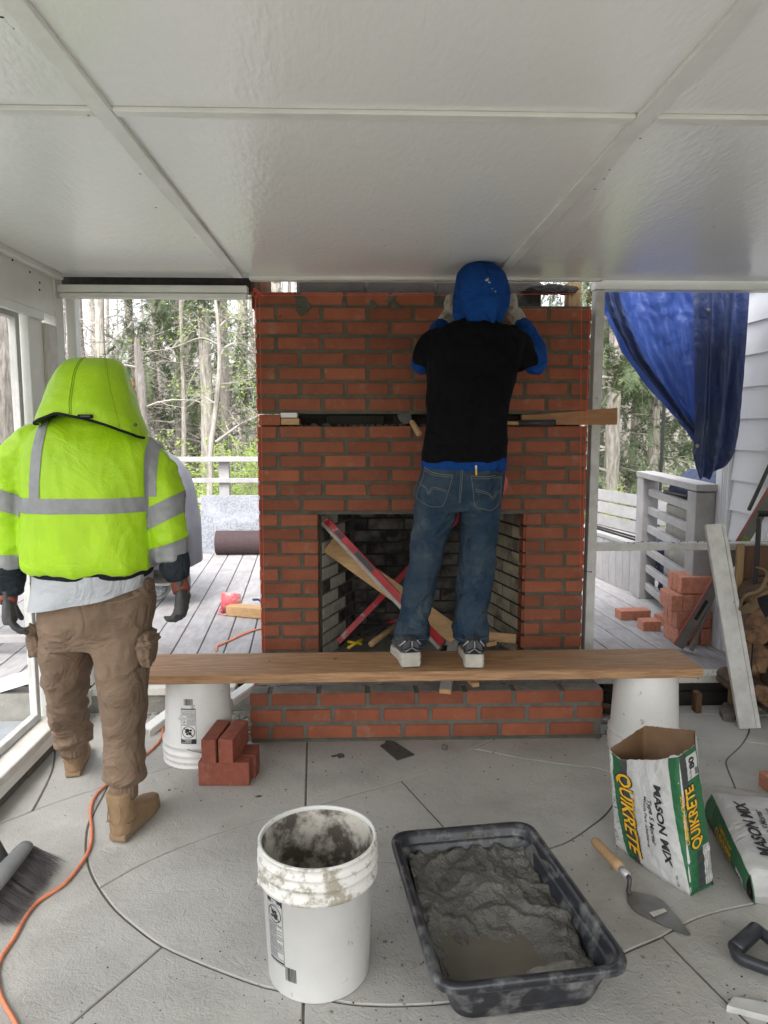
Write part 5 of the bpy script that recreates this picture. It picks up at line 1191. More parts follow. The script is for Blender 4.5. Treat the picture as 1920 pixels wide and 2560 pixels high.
# broom
br0 = thing('broom', 'grey push broom head with dark bristles at the left edge', 'broom', tuple(pZ(60, 2170, 0)))
a, b = pZ(66, 2113, .085), pZ(-60, 2262, .085)
bm = B(); d = b-a; tube(bm, [a-d*.02, a, a+d*.1, a+d*.5, b], [.010, .022, .026, .030, .03], 16, flat=.7); obj('head', bm, MT['broom_grey'], br0, smooth=True)
ax_ = d.normalized(); sdv = V((-ax_.y, ax_.x, 0)); sdv = sdv if sdv.x > 0 else -sdv
bm = B(); rn = random.Random(5)
for k in range(2600):
    t = rn.uniform(-.06, .95); w_ = rn.uniform(-.8, 1); p0 = a+d*t+sdv*(.018*w_)+V((0, 0, -.012)); fan = sdv*(.045+.035*w_+rn.uniform(-.008, .012))-ax_*(.03*max(0, .25-t)*4*rn.random())
    p1 = p0+fan*.6+V((0, 0, -.035)); p2 = p0+fan*1.15+V((rn.uniform(-.006, .006), rn.uniform(-.006, .006), -.066)); w2_ = V((rn.uniform(-1, 1), rn.uniform(-1, 1), 0)).normalized()*.0007
    v_ = [bm.verts.new(q_) for q_ in (p0-w2_, p0+w2_, p1+w2_, p1-w2_, p2)]; bm.faces.new(v_[:4]); bm.faces.new((v_[3], v_[2], v_[4]))
obj('bristles', bm, MT['bristle'], br0)['kind'] = 'stuff'
bm = B(); hh = pZ(8, 2135, .10); tube(bm, [hh+V((.01, -.01, -.02)), hh+V((-.05, .0, .10)), hh+V((-.35, .0, .75))], [.016, .014, .012], 12); obj('socket', bm, MT['steel_dark'], br0, smooth=True)
# orange extension cord
pts_ = [(560, 1700, .11), (480, 1700, .06), (418, 1740, .02), (416, 1760, .01), (409, 1810, .007), (400, 1850, .007), (360, 1890, .007), (300, 1935, .007), (262, 1965, .007), (238, 1990, .007), (226, 2025, .007), (229, 2080, .007), (224, 2118, .007), (205, 2155, .007), (160, 2210, .007), (100, 2250, .007), (65, 2290, .007), (35, 2345, .007), (5, 2390, .007), (-8, 2430, .007), (2, 2490, .007), (40, 2560, .007), (80, 2650, .007)]
bm = B(); tube(bm, spline([pZ(*p) for p in pts_], 8), .0052, 8); tag(obj('extension_cord', bm, MT['cord'], smooth=True), 'orange extension cord curving over the slabs past the walking feet', 'cord')
# ================================================================ MASON'S LINES
def line(pts, label, r=.0011):
    bm = B(); tube(bm, pts, r, 5); tag(obj('mason_line', bm, MT['string']), label, 'string', "mason's lines around the chimney")
yl = 3.46
line([pY(640, 735, yl), pY(638, 780, yl), pY(655, 1640, yl)], 'orange mason line running down the left edge of the chimney', .0016)
line([pY(649, 742, yl-.01), pY(662, 1640, yl-.01)], 'thin orange line just right of the left chimney edge')
line([pY(648, 738, yl), pY(1100, 738, yl), pY(1453, 734, yl), pY(1474, 728, yl)], 'level orange line stretched along the top course of the chimney')
line([pY(1475, 728, yl), pY(1471, 900, yl), pY(1453, 1425, yl)], 'rightmost orange line down the right edge of the chimney', .0013)
line([pY(1454, 735, yl-.01), pY(1450, 1425, yl-.01)], 'inner orange line just left of the right chimney edge')
bm = B(); tube(bm, spline([pY(x, y, yl-.015) for x, y in ((636, 722), (632, 735), (640, 745), (645, 735), (638, 727), (634, 720), (648, 730), (655, 740), (660, 738))], 5), .0018, 5); tag(obj('string_knot', bm, MT['string']), 'tangled knot of orange line at the upper left corner of the bricks', 'knot')
bm = B(); tube(bm, [pY(635, 698, yl), pY(636, 722, yl)], .002, 6); tag(obj('nail', bm, MT['steel_dark']), 'nail in the ceiling edge holding the knotted orange line', 'nail')
bm = B(); tube(bm, [pY(1454, 1427, 3.47), pY(1478, 1430, 3.46)], .002, 6); sphere(bm, pY(1478, 1430, 3.46), .004, 8, 6); tag(obj('nail', bm, MT['steel_dark']), 'nail sticking out of the right frame post with orange line on it', 'nail')
# ================================================================ THINGS IN THE SLOT
ys_ = YF
lv_ = thing('wood_block', 'cut yellow wood block with white board on top in the left end of the slot', 'block', tuple(pY(724, 1060, ys_)))
bm = B(); p, q_ = pY(703, 1062, 3.47), pY(748, 1046, 3.47); box(bm, p.x, q_.x, 3.468, 3.55, p.z, q_.z, .002); obj('block', bm, MT['pine'], lv_)
bm = B(); p, q_ = pY(702, 1044, 3.475), pY(743, 1032, 3.475); box(bm, p.x, q_.x, 3.472, 3.55, p.z, q_.z, .001); obj('white_board', bm, MT['white_paint'], lv_)
tr_ = thing('trowel', 'trowel with a short pale wooden handle hanging out of the slot', 'trowel', tuple(pY(1030, 1062, 3.46)))
bm = B(); a, b = pY(1028, 1052, 3.44), pY(1050, 1088, 3.37); tube(bm, [a, a.lerp(b, .1), a.lerp(b, .5), a.lerp(b, .9), b], [.008, .0125, .0135, .0145, .009], 14); obj('handle', bm, MT['handle_wood'], tr_, smooth=True)
bm = B(); vs_ = [pY(x, y, 3.50) for x, y in ((993, 1036), (1028, 1034), (1030, 1058), (1010, 1060), (998, 1050))]; loft(bm, [vs_, [p+V((0, .02, 0)) for p in vs_]]); obj('blade', bm, MT['steel_dark'], tr_)
hm = thing('hammer', 'black handled hammer lying in the slot to the right of the person', 'hammer', tuple(pY(1300, 1056, 3.46)))
bm = B(); tube(bm, [pY(1296, 1058, 3.46), pY(1388, 1057, 3.46)], [.014, .0155], 12); obj('grip', bm, MT['black_plastic'], hm, smooth=True)
bm = B(); tube(bm, [pY(1255, 1057, 3.46), pY(1296, 1058, 3.46)], .009, 10); obj('shaft', bm, MT['pine'], hm, smooth=True)
bm = B(); vs_ = [(1304, 1037), (1345, 1036), (1400, 1032), (1544, 1019), (1543, 1062), (1304, 1062)]
loft(bm, [[pY(x, y, 3.475) for x, y in vs_], [pY(x, y, 3.475)+V((0, .02, 0)) for x, y in vs_]]); tag(obj('wood_shim', bm, MT['ply_brown']), 'long brown board sticking out of the right end of the slot', 'board')
# ================================================================ THINGS IN THE FIREBOX
def stick(name, label, cat, a, b, w, h, m, up=(0, -1, .3)):
    bm = B(); beam(bm, a, b, w, h, up, .002); return tag(obj(name, bm, MT[m]), label, cat)
lvl = thing('spirit_level', 'long worn red spirit level with a grey edge leaning across the firebox', 'level', tuple(pY(1000, 1500, 3.3)))
a = pY(806, 1306, 3.56); b = pY(1098, 1618, 3.16); dl = (b-a).normalized(); upv = V((0, -1, 0)); sv = dl.cross(upv).normalized(); sv = sv if sv.z > 0 else -sv
bm = B(); beam(bm, a, b, .006, .028, tuple(upv), .001)
obj('edge', bm, MT['level_grey'], lvl); 
bm = B(); beam(bm, a+sv*.021+V((0, .0, 0)), b+sv*.021, .034, .020, tuple(upv), .001); obj('body', bm, MT['red_metal'], lvl)
bm = B(); beam(bm, a+sv*-.002+V((0, -.013, 0)), b+sv*-.002+V((0, -.013, 0)), .016, .003, tuple(upv)); obj('edge', bm, MT['level_grey'], lvl)
bm = B(); beam(bm, a.lerp(b, .28)+sv*.021+V((0, -.012, 0)), a.lerp(b, .43)+sv*.021+V((0, -.012, 0)), .024, .004, tuple(upv)); obj('window', bm, MT['black_plastic'], lvl)
bm = B(); beam(bm, a.lerp(b, .10)+sv*.021+V((0, -.012, 0)), a.lerp(b, .16)+sv*.021+V((0, -.012, 0)), .02, .004, tuple(upv)); obj('window', bm, MT['black_plastic'], lvl)
stick('pine_board', 'wide tan board crossing the firebox behind the red level', 'board', pY(822, 1362, 3.62), pY(1142, 1590, 3.32), .085, .018, 'pine', (0, -1, .15))
stick('red_bar', 'smooth red metal bar leaning the other way in the firebox', 'bar', pY(845, 1605, 3.60), pY(1150, 1290, 3.86), .030, .022, 'red_metal', (0, -1, .2))
bm = B(); a, b = pY(926, 1612, 3.55), pY(990, 1562, 3.72); tube(bm, [a, a.lerp(b, .03), b], [.013, .016, .014], 14); tag(obj('wooden_tool', bm, MT['handle_wood'], smooth=True), 'round wooden tool handle lying on the firebox floor', 'handle')
bm = B(); a, b = pY(985, 1555, 3.72), pY(1010, 1540, 3.8); tube(bm, [pY(870, 1620, 3.55), pY(905, 1598, 3.62)], .008, 8); tag(obj('yellow_tool', bm, MT['yellow'], smooth=True), 'small yellow handled tool on the firebox floor', 'tool')
bm = B(); tube(bm, [pY(868, 1604, 3.60), pY(905, 1610, 3.60)], .007, 8); tag(obj('yellow_tool', bm, MT['yellow'], smooth=True), 'second yellow handle crossing the first on the firebox floor', 'tool')
bm = B(); tube(bm, [pY(965, 1560, 3.8), pY(1020, 1540, 3.85)], .010, 8); tag(obj('red_tool', bm, MT['red_metal'], smooth=True), 'dim red tool handle at the back of the firebox', 'handle')
stick('tool_bar', 'black tool bar lying in the dark at the back of the firebox', 'tool', pY(900, 1585, 3.75), pY(975, 1560, 3.8), .02, .015, 'black_metal')
stick('wood_offcut', 'sawn wood offcut with a pale end hanging over the front of the hearth', 'offcut', pY(1113, 1728, 3.06), pY(1133, 1610, 3.60), .050, .022, 'siding' if 0 else 'trim_grey', (0, 0, 1))
bm = B(); beam(bm, pY(1112.6, 1729, 3.056), pY(1113, 1728, 3.0595), .048, .021, (0, 0, 1)); o = obj('sawn_end', bm, MT['pine']); adopt(o, bpy.data.objects['wood_offcut'])
stick('wood_offcut', 'narrow tan offcut lying slanted on the hearth beside the pale ended one', 'offcut', pY(1190, 1713, 3.08), pY(1155, 1675, 3.22), .033, .02, 'pine', (0, 0, 1))
stick('board_piece', 'short split board lying at the right of the firebox floor', 'board', pY(1215, 1590, 3.55), pY(1290, 1597, 3.52), .02, .045, 'pine', (0, .2, 1))
stick('board_piece', 'rough chip of wood under the short split board in the firebox', 'board', pY(1215, 1612, 3.50), pY(1240, 1606, 3.5), .05, .02, 'pine', (0, .2, 1))
bm = B(); vs_ = [pZ(x, y, ht+.012) for x, y in ((1108, 1622), (1118, 1600), (1150, 1600), (1160, 1622))]; loft(bm, [vs_, [p+V((0, 0, .004)) for p in vs_]]); tag(obj('white_scrap', bm, MT['dirty_white']), 'white board scrap between the two shoes at the firebox edge', 'scrap')
heap('dark_rag', (.52, 3.62, ht+.02), (.10, .08, .03), MT['black_cloth'], None, 8); tag(bpy.data.objects['dark_rag'], 'dark crumpled rag on the firebox floor behind the right shoe', 'rag')
# ================================================================ PEOPLE
def catm(rows, k=5):
    rows = [tuple(r) for r in rows]; q_ = [rows[0]]+rows+[rows[-1]]; out = []
    for i in range(1, len(q_)-2):
        a, b, c, d = q_[i-1:i+3]
        for j in range(k):
            t = j/k; out.append(tuple(.5*((2*y)+(z-x)*t+(2*x-5*y+4*z-w)*t*t+(3*y-x-3*z+w)*t**3) for x, y, z, w in zip(a, b, c, d)))
    out.append(rows[-1]); return out
def silo(bm, rows, n=40, e=.85, k=5):
    """rows: (py, x left, x right, depth Y, half depth) - horizontal sections from top to bottom"""
    rings = []
    for py, xl, xr, y, ry in catm(rows, k):
        a, b = pY(xl, py, y), pY(xr, py, y); c = (a+b)/2
        rings.append(ringpts(c, V((1, 0, 0)), V((0, 1, 0)), (b-a).length/2, ry, n, e))
    return loft(bm, rings)
def limb(bm, pts, k=5, n=20, flat=1.0):
    """pts: (px, py, Y, radius in photo px)"""
    P_, R_ = [], []
    for px, py, y, r in catm(pts, k): P_.append(pY(px, py, y)); R_.append(r*y/FPX)
    return tube(bm, P_, R_, n, True, flat)
def fold(amp, sx, sy, sz, o=0, ridge=True):
    def g(co):
        s = nz((co.x*sx, co.y*sy, co.z*sz), 1, o); s2 = nz((co.x*sx*2.3+co.z*3, co.y*sy*2.3, co.z*sz*2.3), 1, o+4)
        if ridge: s = .5-abs(s)*1.6; s2 = .5-abs(s2)*1.6
        return amp*(s+.45*s2-.30)
    return g
def hand(name, wrist, d, nrm, m, parent, size=1.0, curl=.5, thumb=1, voxel=.0032, mcuff=None, spread=.12):
    """d: wrist->fingers, nrm: back of the hand; thumb=+1/-1 side"""
    d = V(d).normalized(); nrm = V(nrm); nrm = (nrm-d*nrm.dot(d)).normalized(); s = d.cross(nrm)*thumb; w = V(wrist); bm = B(); S = size
    tube(bm, [w-d*.03*S, w, w+d*.03*S, w+d*.065*S, w+d*.095*S], [.026*S, .026*S, .036*S, .043*S, .040*S], 18, True, .55)
    for i in range(4):
        off = (1.5-i)*.021*S; L_ = (.076, .086, .080, .062)[i]*S; p = w+s*off+d*.082*S; a = curl*(1+.12*i); pts_ = [w+s*off*.7+d*.04*S, p]; dd_ = (d+s*(1.5-i)*spread*.3).normalized(); 
        for L2_ in (.46, .30, .24):
            ang = a*(.75 if L2_ == .46 else .9); dd_ = (Matrix.Rotation(ang, 3, s) @ dd_) if (Matrix.Rotation(ang, 3, s) @ dd_).dot(-nrm) > dd_.dot(-nrm) else (Matrix.Rotation(-ang, 3, s) @ dd_)
            pts_.append(pts_[-1]+dd_*L_*L2_)
        r0 = (.0112, .0116, .0112, .0098)[i]*S
        tube(bm, pts_, [r0*1.05, r0*1.05, r0, r0*.93, r0*.8], 12)
        sphere(bm, pts_[-1], r0*.82, 10, 8)
    t0 = w+s*.022*S+d*.018*S; t1 = t0+(s*.75+d*.55-nrm*.25).normalized()*.045*S; t2 = t1+(s*.25+d*.95-nrm*.35).normalized()*.034*S; t3 = t2+(s*.0+d*.95-nrm*.45).normalized()*.028*S
    tube(bm, [t0, t1, t2, t3], [.017*S, .0145*S, .0125*S, .0105*S], 12); sphere(bm, t3, .0108*S, 10, 8)
    return bake(name, bm, m, parent, voxel, 4, fold(.0014, 40, 40, 40, 2))
def band(name, src, planes, m, parent, off=.0022, keep=None):
    """cut a strip of the garment between planes [(point, normal)...] and lift it off the cloth"""
    bm = B(); bm.from_mesh(src.data)
    for p, n_ in planes: bmesh.ops.bisect_plane(bm, geom=bm.verts[:]+bm.edges[:]+bm.faces[:], plane_co=p, plane_no=n_)
    bm.normal_update()
    kill = [f for f in bm.faces if any((f.calc_center_median()-V(p)).dot(V(n_)) < 0 for p, n_ in planes) or (keep and not keep(f.calc_center_median(), f.normal))]
    bmesh.ops.delete(bm, geom=kill, context='FACES'); bm.normal_update()
    for v in bm.verts: v.co += v.normal*off
    me = bpy.data.meshes.new(name); bm.to_mesh(me); bm.free()
    for p in me.polygons: p.use_smooth = True
    me.materials.append(m); o = bpy.data.objects.new(name, me); COL.objects.link(o); adopt(o, parent); return o
def head(parent, c, r=.088):
    bm = B(); sphere(bm, c, r, 24, 16, (.86, 1.08, 1.22)); c = V(c)
    tube(bm, [c+V((0, -.02, -.06)), c+V((0, -.03, -.17))], [.055, .062], 16)
    tube(bm, [c+V((0, r*1.0, .012)), c+V((0, r*1.27, -.022)), c+V((0, r*1.02, -.03))], [.009, .015, .01], 10)      # nose
    for s in (-1, 1):
        sphere(bm, c+V((s*.078, .0, -.01)), .024, 10, 8, (.35, .8, 1.3))
    sphere(bm, c+V((0, r*.93, -.058)), .02, 10, 8, (1.3, .5, .45)); sphere(bm, c+V((0, r*.82, -.095)), .026, 10, 8)
    h = bake('head', bm, MT['skin'], parent, .006, 3)
    for s in (-1, 1):
        bm = B(); sphere(bm, c+V((s*.03, r*.98, .012)), .0125, 12, 8); obj('eye', bm, MT['shoe_sole'], parent, smooth=True)
    return h
# ---------------------------------------------------------------- the person in the yellow jacket
p1 = thing('person', 'person walking away in a yellow high visibility hooded jacket and brown cargo trousers', 'person', (-.93, 2.5, 0))
YT = 2.40
bm = B()
silo(bm, [(1035, 150, 300, 2.43, .055), (1058, 110, 338, 2.43, .085), (1082, 82, 362, 2.43, .105), (1110, 62, 385, 2.42, .12), (1150, 50, 400, 2.41, .135), (1220, 50, 396, 2.40, .145), (1300, 54, 390, 2.40, .15), (1370, 54, 392, 2.40, .155), (1405, 58, 394, 2.40, .155), (1424, 75, 386, 2.40, .145)], e=.8)
limb(bm, [(330, 1105, 2.43, 36), (368, 1140, 2.42, 46), (398, 1190, 2.41, 54), (415, 1250, 2.40, 53), (424, 1310, 2.39, 50), (430, 1360, 2.38, 44), (436, 1398, 2.38, 40)])
limb(bm, [(110, 1090, 2.43, 36), (66, 1115, 2.42, 48), (30, 1170, 2.41, 55), (12, 1230, 2.40, 54), (6, 1300, 2.39, 50), (8, 1360, 2.38, 45), (14, 1420, 2.38, 42)])
fj = fold(.011, 9, 6, 3.0, 1); fj2 = fold(.008, 6, 6, 13, 7)
def jd(co):
    arm = co.x > -.635 or co.x < -1.07
    return (.55*fj(co)+1.25*fj2(co)) if arm else fj(co)*(.7+.5*max(0, 1.15-co.z)*2)
jk = bake('jacket', bm, MT['hivis'], p1, .0065, 5, jd)
# reflective bands
za, zb = pY(220, 1247, YT-.14).z, pY(220, 1285, YT-.14).z
xr_ = pY(384, 1260, YT).x; xl_ = pY(58, 1260, YT).x
U = V((0, 0, 1))
band('reflective_band', jk, [((0, 0, za), -U), ((0, 0, zb), U)], MT['reflective'], p1, keep=lambda c, n_: xl_-.01 < c.x < xr_+.008)
for (x0_, x1_, yt0, tilt) in ((347, 378, 1088, 0), (57, 88, 1075, 0)):
    q0, q1 = pY(x0_, 1180, YT-.14).x, pY(x1_, 1180, YT-.14).x
    band('reflective_band', jk, [((q0, 0, 0), V((1, 0, 0))), ((q1, 0, 0), V((-1, 0, 0))), ((0, 0, za-.001), U)], MT['reflective'], p1, .0026, keep=lambda c, n_: True)
for side, (pa, pb, w_) in ((1, ((388, 1262), (472, 1222), 50)), (1, ((392, 1372), (478, 1345), 50)), (-1, ((52, 1255), (-30, 1222), 50)), (-1, ((55, 1398), (-30, 1390), 50))):
    a = pY(*pa, 2.3); b = pY(*pb, 2.3); t = (b-a).normalized(); n_ = V((0, 1, 0)).cross(t); n_ = n_ if n_.z < 0 else -n_
    hgt = w_*2.3/FPX
    kx = (lambda c, n__: c.x > xr_-.002) if side > 0 else (lambda c, n__: c.x < xl_+.006)
    band('reflective_band', jk, [(a, n_), (a+n_*hgt, -n_)], MT['reflective'], p1, .0026, keep=kx)
# seams
def seam(pts, y, nm='seam', r=.0013, m='print_green'):
    pass
# hood: open bag shape with a raised hem at the back
hx = [(897, 186, 282, 2.44, .045), (903, 168, 300, 2.44, .07), (925, 152, 313, 2.43, .095), (955, 140, 324, 2.425, .115), (990, 128, 337, 2.42, .125), (1025, 117, 350, 2.415, .135), (1055, 108, 361, 2.41, .14), (1080, 103, 369, 2.41, .14), (1098, 100, 372, 2.41, .14)]
hr = catm(hx, 6); n = 64
bm = B(); rings = []
for j, (py, xl, xr, y, ry) in enumerate(hr):
    a, b = pY(xl, py, y), pY(xr, py, y); c = (a+b)/2; rg = ringpts(c, V((1, 0, 0)), V((0, 1, 0)), (b-a).length/2, ry, n, .82); rings.append(rg)
zt_ = rings[0][0].z; zb_ = rings[-1][0].z
for j, rg in enumerate(rings):
    for i, p in enumerate(rg):
        t = 2*math.pi*i/n; back = max(0, -math.sin(t))     # -Y side faces the camera
        cx_ = math.cos(t)
        hem = pY(0, 1030+64*min(1, max(0, (cx_+.35)/1.35))**1.3+28*max(0, -cx_-.35)/.65, 2.28).z if math.sin(t) < .25 else zb_-.01
        f_ = (zt_-p.z)/(zt_-zb_); p.z = zt_-(zt_-hem)*f_
        k = 1+.05*nz((math.cos(t)*1.5, math.sin(t)*1.5, p.z*7), 1, 3)+.03*nz((math.cos(t)*4, math.sin(t)*4, p.z*16), 1, 6)
        c = V((sum(q_.x for q_ in rg)/n, sum(q_.y for q_ in rg)/n, p.z)); p.x = c.x+(p.x-c.x)*k; p.y = c.y+(p.y-c.y)*k
rv = [[bm.verts.new(p) for p in r_] for r_ in rings]
for a, b in zip(rv, rv[1:]):
    for i in range(n): bm.faces.new((a[i], a[(i+1) % n], b[(i+1) % n], b[i]))
bm.faces.new(rv[0][::-1])
hood = obj('hood', bm, MT['hivis'], p1, smooth=True)
md = hood.modifiers.new('thick', 'SOLIDIFY'); md.thickness = .006; md.offset = -1
bm = B(); tube(bm, [p.co+V((0, -.0006, -.003)) for p in [hood.data.vertices[(len(rings)-1)*n+i] for i in range(n//2+1, n)]], .0045, 6); obj('lining', bm, MT['black_cloth'], hood)
for x_ in (178, 262):     # stitched seams on the hood
    i_ = min(range(n), key=lambda i: abs(rings[20][i].x-pY(x_, 960, 2.3).x)+(9 if rings[20][i].y > 2.42 else 0))
    for dx in (0, 1):
        bm = B(); tube(bm, [rings[j][i_]+V((dx*.006-.003, -.0012, 0)) for j in range(3, len(rings)-1)], .0011, 5); obj('seam', bm, mat('seam_green', (.22, .42, .0), .8) if 'seam' not in MT else MT['seam'], hood)
MT['seam'] = bpy.data.materials.get('seam_green')
bm = B(); p = pY(342, 1062, 2.285); bmesh.ops.create_cone(bm, segments=14, radius1=.006, radius2=.005, depth=.004, cap_ends=True, matrix=Matrix.Translation(p) @ Matrix.Rotation(q, 4, 'X')); obj('snap', bm, MT['steel_dark'], hood)
bm = B(); a, b = pY(193, 1036, 2.265), pY(233, 1046, 2.265); box(bm, a.x, b.x, 2.262, 2.268, b.z, a.z, .001); obj('neck_label', bm, MT['black_cloth'], p1)
bm = B()
rn = random.Random(1)
for k in range(14): 
    x = a.x+.008+(b.x-a.x-.016)*k/14; bm.faces.new([bm.verts.new((xx, 2.2612, zz)) for xx, zz in ((x, b.z+.005), (x+.0016, b.z+.005), (x+.0018, b.z+.005+rn.uniform(.002, .005)), (x, b.z+.0075))])
obj('label_print', bm, MT['print_grey'], p1)['kind'] = 'stuff'
head(p1, (pY(225, 985, 2.47).x, 2.47, pY(225, 985, 2.47).z))
# waist band, shirt
bm = B(); silo(bm, [(1405, 66, 388, 2.40, .140), (1425, 82, 384, 2.40, .140), (1438, 90, 378, 2.40, .135)], e=.8); bake('waistband', bm, MT['black_cloth'], p1, .008, 2)
bm = B()
def shirt(u, v):
    t = 2*math.pi*u; hemp = 1516-62*(.5+.5*math.cos(t))**1.3 if math.sin(t) < .3 else 1480
    py = 1422+(hemp-1422)*v; xl, xr = 86-8*v, 380-1*v; a, b = pY(xl, py, 2.40), pY(xr, py, 2.40); c = (a+b)/2
    ct, st = math.cos(t), math.sin(t); ct = math.copysign(abs(ct)**.8, ct); st = math.copysign(abs(st)**.8, st)
    k = 1+.035*nz((ct*2.5, st*2.5, v*1.3), 1, 2)+.02*v*math.sin(t*9)
    return c+V((ct*(b-a).length/2*k, st*.138*k, 0))
grid(bm, shirt, 90, 16); obj('shirt', bm, MT['white_cloth'], p1, smooth=True)
# trousers
bm = B()
silo(bm, [(1440, 92, 384, 2.41, .11), (1480, 90, 388, 2.41, .13), (1530, 92, 386, 2.42, .135), (1575, 96, 380, 2.43, .13), (1610, 100, 376, 2.44, .11)], e=.85)
silo(bm, [(1560, 104, 240, 2.45, .115), (1620, 95, 226, 2.47, .112), (1680, 100, 221, 2.52, .105), (1730, 112, 214, 2.58, .098), (1780, 118, 212, 2.65, .092), (1805, 122, 216, 2.72, .08), (1832, 128, 220, 2.76, .075), (1846, 130, 218, 2.78, .07)], e=.95)
silo(bm, [(1560, 225, 382, 2.42, .115), (1620, 233, 378, 2.41, .115), (1690, 242, 374, 2.40, .11), (1760, 256, 368, 2.39, .10), (1830, 262, 362, 2.38, .092), (1880, 262, 362, 2.37, .082), (1915, 261, 363, 2.37, .078), (1938, 261, 366, 2.37, .074), (1952, 266, 362, 2.37, .062)], e=.95)
silo(bm, [(1832, 126, 224, 2.77, .08), (1846, 128, 226, 2.77, .082), (1858, 134, 218, 2.78, .07)], e=.95)
f1 = fold(.013, 8, 8, 6, 3); f2_ = fold(.009, 5, 5, 14, 9)
def td(co):
    low = max(0, min(1, (.45-co.z)*4)) if co.x < -.85 else max(0, min(1, (.30-co.z)*5)); return f1(co)*.75+f2_(co)*(.5+1.5*low)
tr1 = bake('trousers', bm, MT['khaki'], p1, .0065, 5, td)
bm = B(); tube(bm, spline([pY(268, 1508, 2.273), pY(310, 1502, 2.27), pY(352, 1486, 2.278)], 5), .0025, 6, flat=.5); obj('back_pocket', bm, MT['boot_sole'], tr1)
def pocket(name, c, s, par, seed):
    bm = B(); M = Matrix.Translation(c) @ Matrix.Diagonal((*s, 1)); bmesh.ops.create_cube(bm, size=2, matrix=Matrix.Identity(4)); bmesh.ops.subdivide_edges(bm, edges=bm.edges[:], cuts=7, use_grid_fill=True)
    for v in bm.verts:
        n_ = v.co.normalized(); w_ = v.co.lerp(n_*1.2, .45); w_ = w_*(1+.22*nz(w_, 1.7, seed)+.1*nz(w_, 5, seed)); v.co = M @ w_
    return obj(name, bm, MT['khaki'], par, smooth=True)
pocket('cargo_pocket', pY(372, 1620, 2.38), (.022, .055, .052), tr1, 1); pocket('pocket_flap', pY(374, 1602, 2.37), (.026, .058, .012), tr1, 2)
pocket('cargo_pocket', pY(90, 1600, 2.46), (.022, .055, .045), tr1, 3); pocket('pocket_flap', pY(82, 1572, 2.44), (.020, .05, .014), tr1, 5)
bm = B(); tube(bm, spline([pY(96, 1575, 2.42), pY(76, 1570, 2.40), pY(66, 1558, 2.40)], 5), [.012]*5+[.010]*5+[.005], 8, flat=.5); obj('pocket_tab', bm, MT['khaki'], tr1, smooth=True)
# gathered cuffs
def cuff(pxl, pxr, py0, py1, y, ry, par):
    bm = B(); rings = []
    for j in range(6):
        py = py0+(py1-py0)*j/5; a, b = pY(pxl, py, y), pY(pxr, py, y); c = (a+b)/2; rr_ = []
        for i in range(90):
            t = 2*math.pi*i/90; k = 1+.035*math.sin(i*2*math.pi/90*22+nz((i*.05, 0, 0), 1)*2)*(1-.3*j/5); rr_.append(c+V((math.cos(t)*(b-a).length/2*k, math.sin(t)*ry*k, 0)))
        rings.append(rr_)
    loft(bm, rings); obj('cuff', bm, MT['khaki'], par, smooth=True)
cuff(276, 345, 1945, 1990, 2.37, .050, tr1); cuff(146, 211, 1852, 1884, 2.79, .052, tr1)
bm = B(); silo(bm, [(1985, 284, 338, 2.37, .040), (2030, 284, 338, 2.37, .040)]); obj('sock', bm, MT['white_cloth'], p1, smooth=True)
# boots
def boot(heel, toe_dir, s, par, lift=0.0, ank=None):
    """heel point on the floor, unit direction to toe"""
    d = V(toe_dir).normalized(); fl_ = V((d.x, d.y, 0)).normalized(); sx_ = V((fl_.y, -fl_.x, 0)); h = V(heel); up_ = sx_.cross(d); up_ = up_ if up_.z > 0 else -up_
    def P(a, b, c): return h+d*a*s+sx_*b*s+up_*c*s
    sh_ = [(0, .033), (.04, .036), (.10, .036), (.16, .044), (.21, .046), (.255, .038), (.285, .018)]
    bm = B(); lo_, up2 = [], []
    L_ = [P(a, -w_, 0) for a, w_ in sh_]+[P(a, w_*.92, 0) for a, w_ in sh_[::-1]]
    L2 = [P(a, -w_*1.05, .030) for a, w_ in sh_]+[P(a, w_*.97, .030) for a, w_ in sh_[::-1]]
    loft(bm, [L_, L2]); so = bake('sole', bm, MT['boot_sole'], par, .005, 3)
    bm = B(); 
    for a0, w0, z0, a1, w1, z1 in ((.045, .040, .03, .04, .037, .20), ):
        loft(bm, [ringpts(P(.052-.004*k, 0, .025+.0215*k), d, sx_, (.060-.0022*k)*s, (.041+.0006*k)*s, 24, .85) for k in range(8)])
    loft(bm, [[P(.03+k*.035, c*(.040, .041, .042, .045, .047, .045, .038, .022)[k], .022+ (.075, .085, .082, .072, .060, .050, .042, .030)[k]*zz) for c, zz in ((-1, 0), (-1, .55), (-.75, .88), (0, 1), (.75, .88), (1, .55), (1, 0))] for k in range(8)])
    up = bake('boot', bm, MT['boot'], par, .005, 4, fold(.0022, 28, 28, 28, 5))
    for pts_, w_, nm in (([(-.014, -.02, .14), (-.016, 0, .155), (-.014, .02, .14), (-.016, .024, .09), (-.018, 0, .07), (-.016, -.024, .09), (-.014, -.02, .14)], .0022, 'panel_seam'), ([(0, -.040, .07), (.05, -.046, .06), (.10, -.046, .075)], .002, 'panel_seam'), ([(0, .040, .07), (.05, .045, .06), (.10, .045, .075)], .002, 'panel_seam')):
        bm = B(); tube(bm, spline([P(*p) for p in pts_], 4), w_*s, 5); obj(nm, bm, MT['boot_sole'], up)
    return up
hR = pZ(322, 2105, .0); boot((pY(304, 2108, 2.36).x, 2.32, .006), (.20, .96, -.02), .95, p1)
boot((pY(179, 1948, 2.80).x, 2.79, .002), (-.22, 1, 0), .92, p1)
p1.scale = (.965, 1, 1); p1.location.x += .004
